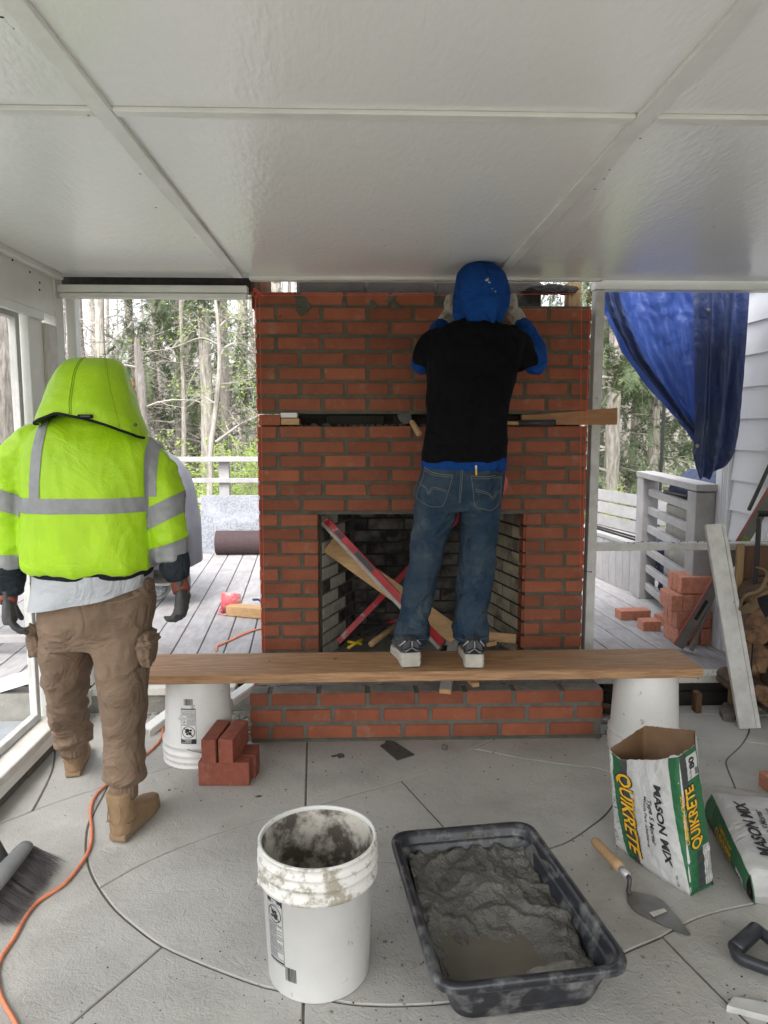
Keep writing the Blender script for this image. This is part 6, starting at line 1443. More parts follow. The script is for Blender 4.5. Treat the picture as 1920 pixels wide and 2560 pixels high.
# sleeve cuffs and gloves
bm = B(); limb(bm, [(434, 1380, 2.38, 38), (437, 1410, 2.38, 39), (444, 1435, 2.38, 34), (448, 1450, 2.38, 27)]); bake('sleeve_cuff', bm, MT['navy_cuff'], p1, .006, 3, fold(.005, 12, 12, 22, 4))
bm = B(); limb(bm, [(14, 1400, 2.38, 42), (20, 1440, 2.38, 42), (24, 1470, 2.38, 35), (24, 1486, 2.38, 30)]); bake('sleeve_cuff', bm, MT['navy_cuff'], p1, .006, 3, fold(.005, 12, 12, 22, 4))
bm = B(); limb(bm, [(449, 1445, 2.38, 21), (450, 1462, 2.37, 22), (455, 1480, 2.36, 23)], n=16); bake('glove_wrist', bm, MT['glove_red'], p1, .005, 2)
bm = B(); limb(bm, [(22, 1480, 2.38, 22), (20, 1495, 2.37, 23), (18, 1508, 2.36, 23)], n=16); bake('glove_wrist', bm, MT['glove_red'], p1, .005, 2)
hand('glove', pY(452, 1470, 2.36), (-.02, .04, -1), (.92, -.38, 0), MT['glove'], p1, .86, .52, -1)
hand('glove', pY(20, 1495, 2.36), (.02, .04, -1), (-.92, -.38, 0), MT['glove'], p1, .86, .42, 1)
# ---------------------------------------------------------------- the person on the plank
p2 = thing('person', 'person in a blue hood, black shirt and jeans standing on the plank laying bricks', 'person', (.33, 3.0, .3975))
YB = 3.06
bm = B()
silo(bm, [(800, 1145, 1238, YB+.04, .06), (812, 1120, 1262, YB+.03, .085), (828, 1090, 1292, YB+.02, .105), (850, 1066, 1312, YB+.01, .115), (890, 1064, 1304, YB, .125), (940, 1067, 1288, YB, .13), (990, 1068, 1276, YB, .13), (1040, 1067, 1270, YB, .125), (1090, 1062, 1267, YB, .12), (1130, 1056, 1265, YB, .125), (1152, 1054, 1265, YB, .13)], e=.82)
limb(bm, [(1110, 838, YB+.02, 28), (1083, 862, YB+.03, 36), (1067, 892, YB+.04, 35), (1060, 912, YB+.05, 31)])
limb(bm, [(1265, 838, YB+.02, 30), (1290, 860, YB+.03, 38), (1306, 893, YB+.04, 38), (1314, 918, YB+.05, 33)])
tee = bake('black_shirt', bm, MT['tee_black'], p2, .006, 5, lambda co: fold(.010, 7, 6, 4.2, 2)(co)+.007*nz((co.x*14-co.z*9, co.y*4, co.z*7+co.x*8), 1, 8))
bm = B(); silo(bm, [(792, 1146, 1236, YB+.035, .062), (806, 1138, 1242, YB+.03, .075), (816, 1136, 1246, YB+.03, .08)]); bake('collar', bm, MT['tee_black'], p2, .006, 2)
# blue hoodie showing below and at the arms
bm = B(); silo(bm, [(1140, 1056, 1264, YB, .120), (1158, 1052, 1266, YB, .126), (1176, 1056, 1262, YB, .118)], e=.85); bake('hoodie_hem', bm, MT['blue_cloth'], p2, .006, 3, fold(.002, 20, 20, 10, 2))
bm = B(); limb(bm, [(1072, 880, YB+.05, 28), (1056, 905, YB+.08, 28), (1056, 905, YB+.12, 28), (1072, 872, YB+.17, 27), (1092, 835, YB+.22, 24), (1106, 812, YB+.26, 20)]); bake('sleeve', bm, MT['blue_cloth'], p2, .006, 4, fold(.006, 16, 16, 16, 3))
bm = B(); limb(bm, [(1310, 880, YB+.05, 30), (1336, 905, YB+.07, 31), (1340, 898, YB+.12, 30), (1332, 865, YB+.16, 29), (1316, 835, YB+.20, 26), (1303, 812, YB+.25, 22)]); bake('sleeve', bm, MT['blue_cloth'], p2, .006, 4, fold(.006, 16, 16, 16, 8))
# hood
_hc = pY(1203, 735, YB+.045)
def hoodf(co):
    th = math.atan2(co.x-_hc.x, -(co.y-_hc.y)); low = max(0, min(1, (_hc.z+.06-co.z)/.16)); s_ = 0
    for a0, w_, am in ((-.75, .16, -.016), (-.45, .14, .010), (.1, .2, -.010), (.42, .14, .009), (.85, .17, -.016), (-1.2, .2, .012), (1.25, .2, .012)):
        d_ = (th-a0*(1+.35*(1-low))-.25*math.sin(co.z*9)); s_ += am*math.exp(-(d_/w_)**2)
    cr_ = .007*math.exp(-((co.z-(_hc.z-.045+.03*math.cos(th*2.2)))/.010)**2)*max(0, math.cos(th))
    return s_*low**.7-cr_+.006*nz(co, 9)+.003*nz(co, 24)
bm = B(); silo(bm, [(658, 1176, 1226, YB+.07, .035), (664, 1160, 1242, YB+.07, .07), (680, 1146, 1258, YB+.06, .105), (705, 1138, 1267, YB+.05, .125), (735, 1136, 1270, YB+.04, .13), (765, 1137, 1266, YB+.035, .125), (790, 1139, 1254, YB+.03, .108), (812, 1142, 1240, YB+.03, .085)], n=48, e=.92)
h2 = bake('hood', bm, MT['blue_cloth'], p2, .005, 4, hoodf)
for (x, y, s_) in ((1214, 702, 1), (1222, 708, .7), (1218, 698, .5), (1236, 730, .5), (1229, 725, .4)):
    bm = B(); pt = pY(x, y, YB-.062)
    # find the cloth under the spot
    best = min(h2.data.vertices, key=lambda v: (v.co.x-pt.x)**2+(v.co.z-pt.z)**2+(1 if v.co.y > YB else 0)); sphere(bm, best.co, .006*s_, 8, 6, (1.3, .3, .8)); obj('mortar_speck', bm, MT['glove_white'], h2)
head(p2, (pY(1203, 735, YB+.09).x, YB+.09, pY(1203, 735, YB+.09).z), .085)
bm = B(); limb(bm, [(1100, 822, YB+.25, 17), (1112, 800, YB+.27, 17), (1124, 785, YB+.29, 18)], n=16); bake('glove_wrist', bm, MT['glove_white'], p2, .005, 2)
bm = B(); limb(bm, [(1305, 822, YB+.23, 18), (1295, 798, YB+.26, 19), (1284, 782, YB+.28, 20)], n=16); bake('glove_wrist', bm, MT['glove_white'], p2, .005, 2)
hand('glove', pY(1122, 795, YB+.28), (.08, .25, 1), (-.85, -.5, 0), MT['glove_white'], p2, 1.0, .55, 1)
hand('glove', pY(1285, 795, YB+.27), (-.10, .25, 1), (.8, -.6, 0), MT['glove_white'], p2, 1.05, .6, -1)
# jeans
bm = B()
silo(bm, [(1160, 1056, 1260, YB, .112), (1185, 1048, 1260, YB, .122), (1215, 1040, 1257, YB, .13), (1245, 1037, 1252, YB, .128), (1272, 1036, 1250, YB, .115)], e=.85)
silo(bm, [(1235, 1037, 1148, YB, .115), (1290, 1034, 1140, YB, .105), (1350, 1026, 1118, YB+.0, .095), (1400, 1022, 1104, YB, .088), (1460, 1008, 1092, YB, .080), (1510, 1003, 1080, YB-.01, .078), (1545, 1000, 1072, YB-.02, .080), (1568, 988, 1074, YB-.03, .088), (1590, 986, 1074, YB-.03, .09), (1604, 990, 1072, YB-.03, .088)], e=.95)
silo(bm, [(1235, 1146, 1252, YB, .115), (1290, 1148, 1249, YB, .105), (1350, 1149, 1243, YB, .095), (1400, 1147, 1240, YB, .09), (1460, 1141, 1232, YB, .085), (1510, 1139, 1222, YB-.01, .08), (1545, 1139, 1218, YB-.02, .08), (1568, 1130, 1221, YB-.03, .088), (1590, 1134, 1220, YB-.03, .088), (1604, 1139, 1216, YB-.03, .085)], e=.95)
g1 = fold(.011, 9, 9, 8, 1); g2 = fold(.011, 5, 5, 19, 6)
def jn(co): low = max(0, min(1, (.62-co.z)*5)); return g1(co)*.8+g2(co)*(.35+1.3*low)
jeans = bake('jeans', bm, MT['jeans'], p2, .006, 4, jn)
def onback(pts_, r=.0012, m='stitch', off=.002, par=None, nm='stitching'):
    """run a thread over the back of the jeans"""
    P_ = spline([V((x, y, 0)) for x, y in pts_], 6); out = []
    from mathutils.bvhtree import BVHTree
    global _bv
    if '_bv' not in globals(): _bv = BVHTree.FromPolygons([v.co for v in jeans.data.vertices], [tuple(p.vertices) for p in jeans.data.polygons])
    for p in P_:
        o_ = V((0, 0, CH)); d_ = _ray(p.x, p.y).normalized(); h_, n_, _, _ = _bv.ray_cast(o_, d_)
        if h_: out.append(h_-d_*off)
    if len(out) > 1: bm = B(); tube(bm, out, r, 5); obj(nm, bm, MT[m], par or jeans)
onback([(1062, 1168), (1055, 1200), (1042, 1235), (1046, 1248), (1070, 1264), (1092, 1267), (1108, 1262), (1122, 1225), (1132, 1188)])
onback([(1062, 1168), (1080, 1180), (1105, 1186), (1132, 1188)], .0018); onback([(1060, 1174), (1080, 1186), (1105, 1191), (1131, 1193)])
onback([(1048, 1206), (1064, 1218), (1070, 1232), (1082, 1218), (1118, 1226)]); onback([(1050, 1212), (1066, 1222), (1071, 1237), (1084, 1222), (1116, 1230)])
onback([(1178, 1190), (1183, 1228), (1188, 1266), (1208, 1272), (1228, 1276), (1246, 1260), (1252, 1235), (1253, 1192)])
onback([(1178, 1190), (1215, 1192), (1253, 1186)], .0018); onback([(1179, 1196), (1215, 1197), (1252, 1192)])
onback([(1188, 1222), (1220, 1232), (1232, 1243), (1240, 1230), (1250, 1226)]); onback([(1189, 1228), (1220, 1236), (1233, 1248), (1241, 1236), (1250, 1231)])
onback([(1157, 1175), (1154, 1215), (1150, 1258)], .0013); onback([(1153, 1175), (1150, 1215), (1147, 1258)], .0009)
onback([(988, 1597), (1030, 1601), (1072, 1596)], .0012); onback([(1138, 1595), (1175, 1602), (1216, 1596)], .0012)
bm = B(); a, b = pY(1191, 1188, YB-.135), pY(1190, 1166, YB-.14); tube(bm, [a, b], .0038, 8); obj('pencil', bm, MT['print_yellow'], p2)
bm = B(); a2 = a.lerp(b, .78)+V((0, -.0005, 0)); tube(bm, [a2, b+V((0, 0, .004))], .0042, 8); obj('pencil_eraser', bm, MT['siding'], p2)
bm = B(); 
loft(bm, [[pY(x, y, YB-.03+dd) for x, y in ((1252, 1186), (1264, 1190), (1270, 1202), (1268, 1218), (1258, 1234), (1252, 1225))] for dd in (0, .025)]); obj('red_tool', bm, MT['red_metal'], p2)
bm = B(); sphere(bm, pY(1244, 1186, YB-.115), .010, 10, 8, (1.4, .8, .6)); obj('tape_clip', bm, MT['black_metal'], p2)
# shoes
def shoe(xl, xr, ytop, ymid, ybot, heel_y, s, turn, nm):
    z0 = .3985; a, b = pY(xl, ybot, heel_y), pY(xr, ybot, heel_y); c = (a+b)/2; w_ = (b-a).length/2; d = V((math.sin(turn), math.cos(turn), 0)); sx_ = V((d.y, -d.x, 0))
    zt2 = pY(0, ymid, heel_y).z; zt3 = pY(0, ytop, heel_y+.02).z
    h = V((c.x, heel_y, z0))
    def P(f, g_, z): return h+d*f+sx_*g_+V((0, 0, z))
    sh_ = [(0, .80), (.015, .97), (.05, .98), (.10, .90), (.15, 1.1), (.20, 1.2), (.235, 1.0), (.258, .55)]
    hs = zt2-z0
    def outline(k, z, fo=0): return [P(f+fo, -w_*g_*k, z*(1-.5*min(1, f/.20))) for f, g_ in sh_]+[P(f+fo, w_*g_*k, z*(1-.5*min(1, f/.20))) for f, g_ in sh_[::-1]]
    t = None
    bm = B(); loft(bm, [outline(.94, .001), outline(1.0, hs*.2), outline(1.02, hs*.38), outline(.93, hs*.5), outline(1.03, hs*.62), outline(.97, hs*1.02)]); bake('sole', bm, MT['shoe_sole'], p2, .0032, 1)
    bm = B(); loft(bm, [outline(.93, -.0002), outline(.93, .004)]); obj('outsole', bm, MT['shoe_black'], p2)
    bm = B(); ht_ = zt3-z0
    prof = [(.006, .80, ht_), (.03, .9, ht_+.004), (.07, .92, ht_+.006), (.11, .95, ht_-.012), (.16, 1.05, ht_*.72), (.21, 1.05, ht_*.60), (.245, .75, ht_*.48)]
    loft(bm, [[P(f, c_*w_*k, hs*.8+(zz*(z-hs*.8))) for c_, zz in ((-1, 0), (-.97, .5), (-.72, .9), (0, 1), (.72, .9), (.97, .5), (1, 0))] for f, k, z in prof]); up = bake('upper', bm, MT['shoe_grey'], p2, .004, 3)
    # heel details
    def T(pts_, r, m, flat=1): bm = B(); tube(bm, spline([P(f, g_*w_, z) for f, g_, z in pts_], 4), r, 6, flat=flat); obj('trim', bm, MT[m], up, smooth=True)
    H2 = ht_-hs
    T([(-.002, 0, hs+H2*.45), (-.001, 0, hs+H2*1.05)], .0065, 'shoe_black'); T([(-.009, 0, hs+H2*.5), (-.008, 0, hs+H2*.95)], .0024, 'shoe_silver')
    for s_ in (-1, 1):
        T([(0, 0, hs+H2*.42), (.004, s_*.45, hs+H2*.16), (.014, s_*.8, hs+.004)], .0016, 'shoe_silver'); T([(-.001, 0, hs+H2*.5), (.004, s_*.5, hs+H2*.28), (.016, s_*.9, hs+H2*.2)], .004, 'shoe_black')
        T([(.008, s_*.55, hs+H2*.9), (.020, s_*.93, hs+H2*.55), (.05, s_*1.0, hs+H2*.35)], .0028, 'shoe_silver'); T([(.006, s_*.35, hs+H2*.95), (.014, s_*.72, hs+H2*.5)], .0035, 'shoe_black')
    bm = B(); v_ = [P(-.003, 0, hs+H2*.36), P(.004, .5, hs+.003) if 0 else P(.003, .5*w_, hs+.002), P(.003, -.5*w_, hs+.002)]; bm.faces.new([bm.verts.new(p) for p in v_]); obj('heel_tab', bm, MT['shoe_black'], up)
shoe(1002, 1056, 1606, 1643, 1661, 2.885, 1, -.13, 'left'); shoe(1159, 1212, 1608, 1649, 1667, 2.868, 1, .06, 'right')
# ================================================================ THE WOOD
class Pile:
    def __init__(s): s.v = []; s.f = []
    def tube(s, pts, rad, n=4):
        base = len(s.v); up = V((.3, .2, 1)).normalized()
        for i, p in enumerate(pts):
            d = (pts[min(i+1, len(pts)-1)]-pts[max(i-1, 0)]); d = d.normalized() if d.length > 1e-9 else V((0, 0, 1))
            a = d.cross(V((1, .1, 0)) if abs(d.z) > .7 else V((0, 0, 1))).normalized(); b = a.cross(d); r = rad[i]
            for k in range(n):
                t = 6.2832*k/n; s.v.append(p+a*(r*math.cos(t))+b*(r*math.sin(t)))
        for i in range(len(pts)-1):
            for k in range(n):
                o = base+i*n; s.f.append((o+k, o+(k+1) % n, o+n+(k+1) % n, o+n+k))
    def leaf(s, p, d, w, L_):
        b = len(s.v); s.v += [p-w, p+w, p+w*.7+d*L_, p-w*.7+d*L_]; s.f.append((b, b+1, b+2, b+3))
    def tri(s, p, d, w): b = len(s.v); s.v += [p-w, p+w, p+d]; s.f.append((b, b+1, b+2))
    def mesh(s, name, m, smooth=False):
        me = bpy.data.meshes.new(name); me.from_pydata([tuple(x) for x in s.v], [], s.f); me.materials.append(m)
        if smooth: me.polygons.foreach_set('use_smooth', [True]*len(me.polygons))
        me.update(); return me
def grow(P_, rnd, p, d, L_, r, depth, droop=0.0, leaves=None, kids=4, wob=.22, n=4):
    k = 5 if depth else 4; pts = [p]; rad = [r]; dd = V(d)
    for i in range(k):
        dd = (dd+V((rnd.uniform(-1, 1), rnd.uniform(-1, 1), rnd.uniform(-1, 1)-droop))*wob).normalized(); pts.append(pts[-1]+dd*(L_/k)); rad.append(r*(1-.8*(i+1)/k))
    P_.tube(pts, rad, n if r > .02 else 3)
    if leaves and depth <= 1: leaves(pts, rnd)
    if depth > 0:
        for j in range(kids):
            t = rnd.uniform(.2, .97); i = min(int(t*k), k-1); q0 = pts[i].lerp(pts[i+1], t*k-i); ax = (pts[i+1]-pts[i]).normalized()
            sd = (ax.orthogonal().normalized()); sd.rotate(Matrix.Rotation(rnd.uniform(0, 6.28), 3, ax)); nd = (ax*.7+sd*.8+V((0, 0, .12-droop*.3))).normalized()
            grow(P_, rnd, q0, nd, L_*rnd.uniform(.42, .65), r*(1-.75*t)*.6, depth-1, droop, leaves, kids, wob, 3)
def needles(F_, dens=1.0):
    def g(pts, rnd):
        for i in range(len(pts)-1):
            a, b = pts[i], pts[i+1]; d = (b-a); L_ = d.length; d = d.normalized(); s = d.cross(V((0, 0, 1)));
            if s.length < .1: continue
            s.normalize()
            for _ in range(int(L_*95*dens)+1):
                t = rnd.random(); sg = rnd.choice((-1, 1)); e = (s*sg+d*.7+V((0, 0, rnd.uniform(-.5, .1)))).normalized(); p = a+(b-a)*t; w_ = d*.007
                for k in range(2): F_.leaf(p+e*(.030*k)+V((0, 0, rnd.uniform(-.02, .01))), e, w_*rnd.uniform(.7, 1.5), rnd.uniform(.035, .075))
    return g
def sprout(F_, dens=1.0, sz=.022):
    def g(pts, rnd):
        for i in range(1, len(pts)-1):
            a, b = pts[i], pts[i+1]
            for _ in range(int((b-a).length*34*dens)+1):
                p = a.lerp(b, rnd.random())+V((rnd.uniform(-1, 1), rnd.uniform(-1, 1), rnd.uniform(-.5, .6)))*.05; d = V((rnd.uniform(-1, 1), rnd.uniform(-1, 1), rnd.uniform(-.5, .3))).normalized(); w_ = d.orthogonal().normalized()*sz*rnd.uniform(.4, .9); F_.leaf(p, d, w_, sz*2*rnd.uniform(.7, 1.2))
    return g
def trunk_mesh(h, r, seed, m, lean=(0, 0), sides=14, rough=.12, segs=26):
    rnd = random.Random(seed); P_ = Pile(); pts, rad = [], []
    for i in range(segs+1):
        t = i/segs; pts.append(V((lean[0]*t*h+.10*nz((t*3, seed, 0), 1)*h*.12, lean[1]*t*h+.1*nz((t*3, 0, seed), 1)*h*.12, t*h))); rad.append(r*(1-.62*t)*(1+.25*math.exp(-t*h*2.2)))
    P_.tube(pts, rad, sides)
    for i, v in enumerate(P_.v):
        c = pts[i//sides]; d = v-c; P_.v[i] = c+d*(1+rough*nz((d.x*9/r*.12, d.y*9/r*.12, v.z*1.2), 1, seed)*2)
    return P_.mesh('trunk', m, False), pts, rad
def make_tree(name, label, kind, seed, h, r, m, lean=(0, 0), bz=(.15, 1), nb=16, blen=1.8, fol=None, group=None, droop=0, depth=2):
    t = thing(name, label, 'tree', (0, 0, 0), group); me, pts, rad = trunk_mesh(h, r, seed, MT[m], lean)
    o = bpy.data.objects.new('trunk', me); COL.objects.link(o); o.parent = t
    rnd = random.Random(seed*7+1); P_ = Pile(); F_ = Pile(); lf = needles(F_) if fol == 'hemlock' else sprout(F_) if fol == 'leaf' else None
    for k in range(nb):
        tt = bz[0]+(bz[1]-bz[0])*(k+rnd.random())/nb; i = min(int(tt*(len(pts)-1)), len(pts)-2); p = pts[i]; a = rnd.uniform(0, 6.28); up_ = rnd.uniform(-.1, .35) if fol == 'hemlock' else rnd.uniform(.1, .9)
        d = V((math.cos(a), math.sin(a), up_)).normalized(); grow(P_, rnd, p, d, blen*rnd.uniform(.6, 1.25)*(1.15-.6*tt), rad[i]*rnd.uniform(.14, .26), depth, droop, lf, 5 if fol else 4, .2, 5)
    o = bpy.data.objects.new('branches', P_.mesh('branches', MT['twig'])); COL.objects.link(o); o.parent = t
    if F_.v: o = bpy.data.objects.new('crown', F_.mesh('crown', MT['hemlock' if fol == 'hemlock' else 'spring_leaf'])); COL.objects.link(o); o.parent = t
    return t
GZ = lambda y: -.80-.02*max(0, y-6)**.9
def plant(t, px, y, rz=0, sc=1.0):
    p = pY(px, 1063, y); t.location = (p.x, y, GZ(y)); t.rotation_euler = (0, 0, rz); t.scale = (sc, sc, sc); return t
def another(src, label=None, group=None):
    c = copy_tree(src)
    if label: c['label'] = label
    if group: c['group'] = group
    return c
def rotof(o, deg): o.rotation_euler.z = R(deg)
# the trees one can point at
plant(make_tree('bare_tree', 'grey barked trunk leaning slightly at the far left of the left opening', 0, 1, 13, .155, 'bark_grey', (.035, 0), (.2, 1), 14, 2.2), 196, 21)
plant(make_tree('bare_tree', 'pale trunk with dark vertical patches above the yellow hood', 0, 2, 13, .16, 'bark_pale', (.0, 0), (.2, 1), 14, 2.2), 259, 20)
plant(make_tree('bare_tree', 'straight grey trunk rising behind the broken dead snag', 0, 3, 14, .16, 'bark_grey', (-.01, 0), (.3, 1), 12, 2.2), 341, 23)
plant(make_tree('shaggy_tree', 'pale shaggy barked trunk right of the middle of the left opening', 0, 4, 14, .165, 'bark_pale', (-.004, 0), (.3, 1), 12, 2.4), 518, 18)
hA_ = plant(make_tree('hemlock_tree', 'dark hemlock trunk with feathery needles nearest the left edge of the chimney', 0, 5, 12, .16, 'bark_grey', (.006, 0), (.13, .8), 30, 2.5, 'hemlock', None, .35), 562, 19, 1.0)
hB_ = plant(another(hA_, 'feathery green hemlock in the middle of the left opening', None), 455, 23, 2.3, .9)
plant(another(hA_, 'large hemlock filling the left part of the right opening', None), 1532, 14.5, 3.9, 1.0)
hC_ = plant(make_tree('hemlock_tree', 'hemlock with bushy low boughs behind the black pole', 0, 6, 11, .12, 'bark_grey', (.0, 0), (.06, .8), 34, 2.3, 'hemlock', None, .4), 1640, 15.5, .4)
plant(another(hC_, 'thinner hemlock beside the right frame post', None), 1500, 17, 2.0, .95)
plant(another(hC_, 'hemlock standing farther back between the two nearer ones on the right', None), 1585, 21, 4.4, 1.05)
plant(another(hC_, 'hemlock at the left behind the yellow hood', None), 395, 26, 5.1, .9)
plant(make_tree('slim_tree', 'slim dark young tree between the snag and the shaggy trunk', 0, 8, 10, .065, 'bark_grey', (.01, 0), (.15, 1), 12, 1.5), 458, 17)
L1_ = plant(make_tree('bare_tree', 'broad grey brown trunk seen through the screen at the left edge', 0, 9, 12, .26, 'bark_grey', (.03, 0), (.15, 1), 14, 2.2), 8, 11)
plant(another(L1_, 'slimmer trunk at the right of the left screen'), 62, 19, 1, .55)
# snag
t = thing('dead_snag', 'broken dead trunk with splintered top and rusty brown rot holes', 'tree'); S_Y = 13.5
me, pts, rad = trunk_mesh(3.9, .14, 12, MT['bark_snag'], (-.055, 0), 26, .2, 40)
for v in me.vertices:
    if v.co.z > 3.3: v.co.z -= .75*abs(nz((math.atan2(v.co.y, v.co.x+.2)*2.2, 0, 0), 1, 7))
o = bpy.data.objects.new('trunk', me); COL.objects.link(o); o.parent = t
for i, (dx, z, s) in enumerate(((-.13, 2.85, (.055, .03, .22)), (-.12, 2.62, (.05, .03, .13)), (.06, 2.08, (.05, .03, .16)))):
    bm = B(); bmesh.ops.create_icosphere(bm, subdivisions=3, radius=1, matrix=Matrix.Translation((dx-.055*z*.0-.16, -.12, z)) @ Matrix.Diagonal((*s, 1)))
    for v in bm.verts: v.co += V((nz(v.co, 14), nz(v.co, 14, 3), nz(v.co, 9, 5)))*.05
    o = obj('rot_hole', bm, MT['rot_wood']); o.parent = t
Pn = Pile(); rnd = random.Random(3)
for z, a, l in ((3.3, -2.6, 1.1), (2.6, .2, 1.4), (1.9, 2.9, .8)): grow(Pn, rnd, V((-.05*z, 0, z)), V((math.cos(a), math.sin(a)*.3, .25)).normalized(), l, .022, 1, 0, None, 3)
o = bpy.data.objects.new('branches', Pn.mesh('branches', MT['twig'])); COL.objects.link(o); o.parent = t
p = pY(372, 1063, S_Y); t.location = (p.x+.05, S_Y, GZ(S_Y))
# crooked small tree with arching limbs
t = thing('crooked_tree', 'small crooked tree with long arching limbs reaching towards the chimney', 'tree'); Pn = Pile(); Fn = Pile(); yc = 9.5; rnd = random.Random(21)
def limbpx(pts_, r0, r1, y=yc): 
    s = spline([pY(a, b, y+c) for a, b, c in pts_], 5); Pn.tube(s, [r0+(r1-r0)*i/(len(s)-1) for i in range(len(s))], 7); return s
Pt = Pile(); st = spline([pY(520, 1450, yc), pY(524, 1250, yc), pY(526, 1130, yc), pY(541, 1010, yc), pY(549, 900, yc), pY(544, 800, yc), pY(538, 740, yc), pY(530, 600, yc)], 5); Pt.tube(st, [.045-.032*i/(len(st)-1) for i in range(len(st))], 8)
o = bpy.data.objects.new('trunk', Pt.mesh('trunk', MT['bark_pale'])); COL.objects.link(o); adopt(o, t)
gl_ = sprout(Fn, .07, .014)
for L2_, r0 in (([(549, 895, 0), (562, 870, 0), (590, 858, .1), (620, 865, .2), (660, 890, .3)], .020), ([(550, 815, 0), (575, 795, 0), (610, 800, .1), (660, 780, .2)], .014), ([(540, 1105, 0), (560, 1090, 0), (600, 1062, 0), (640, 1042, .1), (700, 1020, .2)], .022), ([(541, 1010, 0), (500, 990, .2), (455, 1010, .3)], .009), ([(549, 960, 0), (600, 955, .2), (650, 935, .2)], .008), ([(545, 860, 0), (500, 845, .1), (430, 870, .2), (360, 880, .4)], .010)):
    s = limbpx(L2_, r0, r0*.35)
    for j in range(9):
        i = rnd.randint(2, len(s)-2); grow(Pn, rnd, s[i], V((rnd.uniform(-1, 1), rnd.uniform(-1, 1), rnd.uniform(-.2, .8))).normalized(), rnd.uniform(.3, .7), r0*.3, 1, 0, gl_, 3)
o = bpy.data.objects.new('branches', Pn.mesh('branches', MT['twig'])); COL.objects.link(o); adopt(o, t)
o = bpy.data.objects.new('leaves', Fn.mesh('leaves', MT['spring_leaf'])); COL.objects.link(o); adopt(o, t)
# spring green saplings beyond the railing
def sapling(seed):
    t = thing('sapling', '', 'sapling'); rnd = random.Random(seed); P_ = Pile(); F_ = Pile()
    for k in range(4):
        a = rnd.uniform(0, 6.28); P_.tube([V((0, 0, 0)), V((math.cos(a)*.1, math.sin(a)*.1, .9)), V((math.cos(a)*.3, math.sin(a)*.3, 1.9))], [.014, .009, .004], 5)
        for j in range(9):
            z = .35+1.5*j/9; b = rnd.uniform(0, 6.28); grow(P_, rnd, V((math.cos(a)*.15*z, math.sin(a)*.15*z, z)), V((math.cos(b), math.sin(b), .12)).normalized(), rnd.uniform(.5, 1.0), .005, 1, .1, sprout(F_, 1.15, .019), 4)
    for nm, P2, m in (('stems', P_, 'twig'), ('leaves', F_, 'spring_leaf')): o = bpy.data.objects.new(nm, P2.mesh(nm, MT[m])); COL.objects.link(o); o.parent = t
    return t
GS = 'bright green saplings beyond the deck railing'
s0 = sapling(1); s0['label'] = 'bright green leafy sapling outside'; s0['group'] = GS; s1 = sapling(2); s1['label'] = s0['label']; s1['group'] = GS
sp = [(600, 10.5, 1.05), (560, 12, .9), (640, 12.5, 1.1), (500, 12, .75), (455, 11.5, .7), (620, 9.6, .8), (700, 11, 1), (30, 12, .8), (420, 13, .8), (1660, 12.5, .55), (1560, 13, .6), (-60, 9, .8), (540, 9.4, .55)]
SL = ['bright green sapling beyond the railing nearest the left chimney edge', 'tall bright green sapling just left of the one nearest the chimney', 'bright green sapling partly hidden behind the left chimney edge', 'pale green sapling above the far railing left of its post', 'small green sapling beside the yellow jacket sleeve', 'low sapling close behind the far railing by the chimney', 'sapling hidden behind the chimney', 'sapling seen low through the left screen', 'sapling right beside the covered grill', 'low green sapling behind the bench on the right', 'low green sapling beside the right frame post', 'sapling beyond the left edge', 'low green sapling behind the railing post']
for i, (px, y, s_) in enumerate(sp): SL[i] and plant((s0, s1)[i] if i < 2 else another((s0, s1)[i % 2], SL[i]), px, y, i*1.3, s_)
# rows of trees behind
GM = 'bare trees standing farther back in the wood'; LM = 'bare grey tree standing farther back in the wood'
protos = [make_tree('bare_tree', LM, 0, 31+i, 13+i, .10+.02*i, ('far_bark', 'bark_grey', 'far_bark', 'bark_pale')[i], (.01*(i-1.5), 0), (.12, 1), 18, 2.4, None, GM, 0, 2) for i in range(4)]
rnd = random.Random(77); kk = 0
spots = []
for k in range(95):
    side = rnd.random(); px = rnd.uniform(-160, 760) if side < .62 else rnd.uniform(1380, 1860); y = 24+26*rnd.random()**.8; spots.append((px, y))
for k, (px, y) in enumerate(spots): plant(protos[k] if k < 4 else another(protos[k % 4]), px, y, rnd.uniform(0, 6.28), rnd.uniform(.7, 1.15))
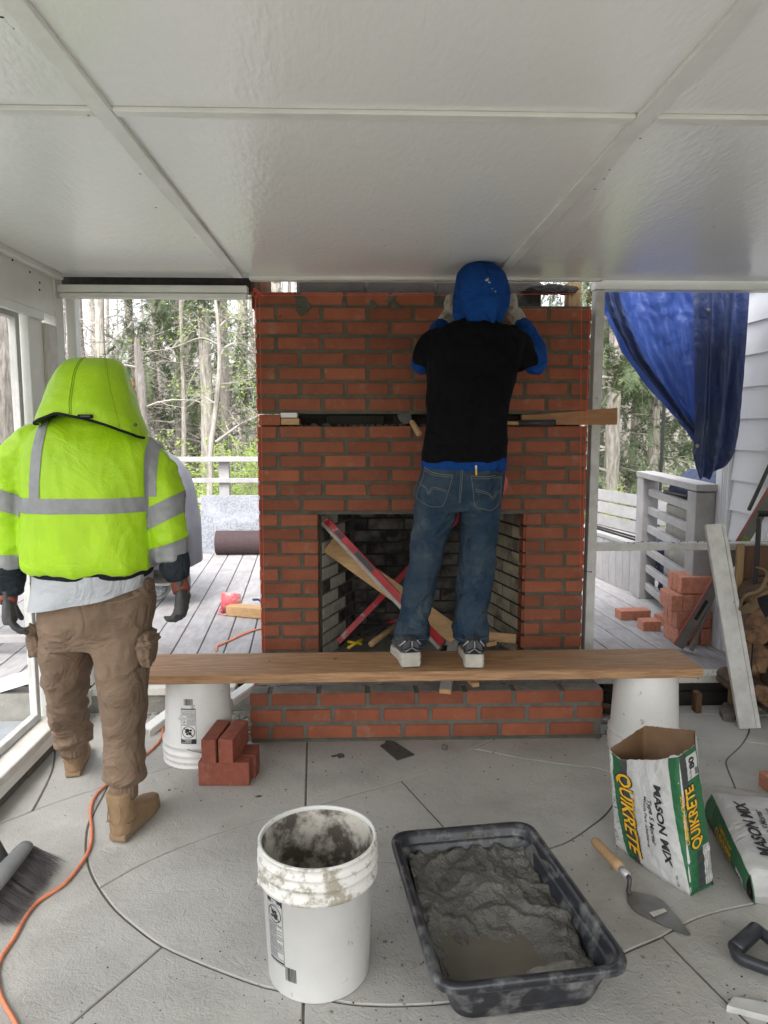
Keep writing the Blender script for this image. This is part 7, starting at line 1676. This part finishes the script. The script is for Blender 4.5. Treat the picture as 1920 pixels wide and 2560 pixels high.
# far wood as one mass
P_ = Pile(); rnd = random.Random(5)
for k in range(420):
    y = 46+70*rnd.random(); x = rnd.uniform(-.62, .62)*y; r = rnd.uniform(.06, .17); h = rnd.uniform(6, 11.5); lx = rnd.uniform(-.06, .06); z0 = GZ(y)-.3
    P_.tube([V((x, y, z0)), V((x+lx*h*.5+rnd.uniform(-.2, .2), y, z0+h*.5)), V((x+lx*h, y, z0+h))], [r, r*.7, r*.15], 5)
    for j in range(9):
        zz = z0+h*rnd.uniform(.25, .95); a = rnd.uniform(0, 6.28); l = rnd.uniform(.8, 2.4); P_.tube([V((x, y, zz)), V((x+math.cos(a)*l*.5, y+math.sin(a)*l*.5, zz+l*.35)), V((x+math.cos(a)*l*.8, y+math.sin(a)*l*.8, zz+l*.9))], [r*.28, r*.16, .006], 3)
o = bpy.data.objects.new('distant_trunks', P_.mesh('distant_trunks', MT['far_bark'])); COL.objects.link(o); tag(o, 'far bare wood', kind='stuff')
P_ = Pile()
for k in range(60000):
    y = 20+60*rnd.random(); x = rnd.uniform(-.60, .60)*y; z = GZ(y)+rnd.random()**1.5*9*min(1, .25+y/60); d = V((rnd.uniform(-1, 1), rnd.uniform(-1, 1), rnd.uniform(-.3, 1.4))).normalized(); w_ = d.orthogonal().normalized()*rnd.uniform(.004, .009)*(1+y/45); P_.tri(V((x, y, z)), d*rnd.uniform(.4, 1.5), w_)
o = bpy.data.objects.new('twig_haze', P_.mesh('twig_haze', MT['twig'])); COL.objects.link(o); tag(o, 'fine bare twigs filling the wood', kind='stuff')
P_ = Pile()
for k in range(26000):
    y = 10+45*rnd.random()**1.3; x = rnd.uniform(-.60, .60)*y; z = GZ(y)+rnd.random()**2*1.0; d = V((rnd.uniform(-1, 1), rnd.uniform(-1, 1), rnd.uniform(-.2, .5))).normalized(); P_.leaf(V((x, y, z)), d, d.orthogonal().normalized()*.02, .05)
o = bpy.data.objects.new('undergrowth', P_.mesh('undergrowth', MT['spring_leaf'])); COL.objects.link(o); tag(o, 'low green undergrowth on the forest floor', kind='stuff')
s0['label'] = SL[0]; s1['label'] = SL[1]
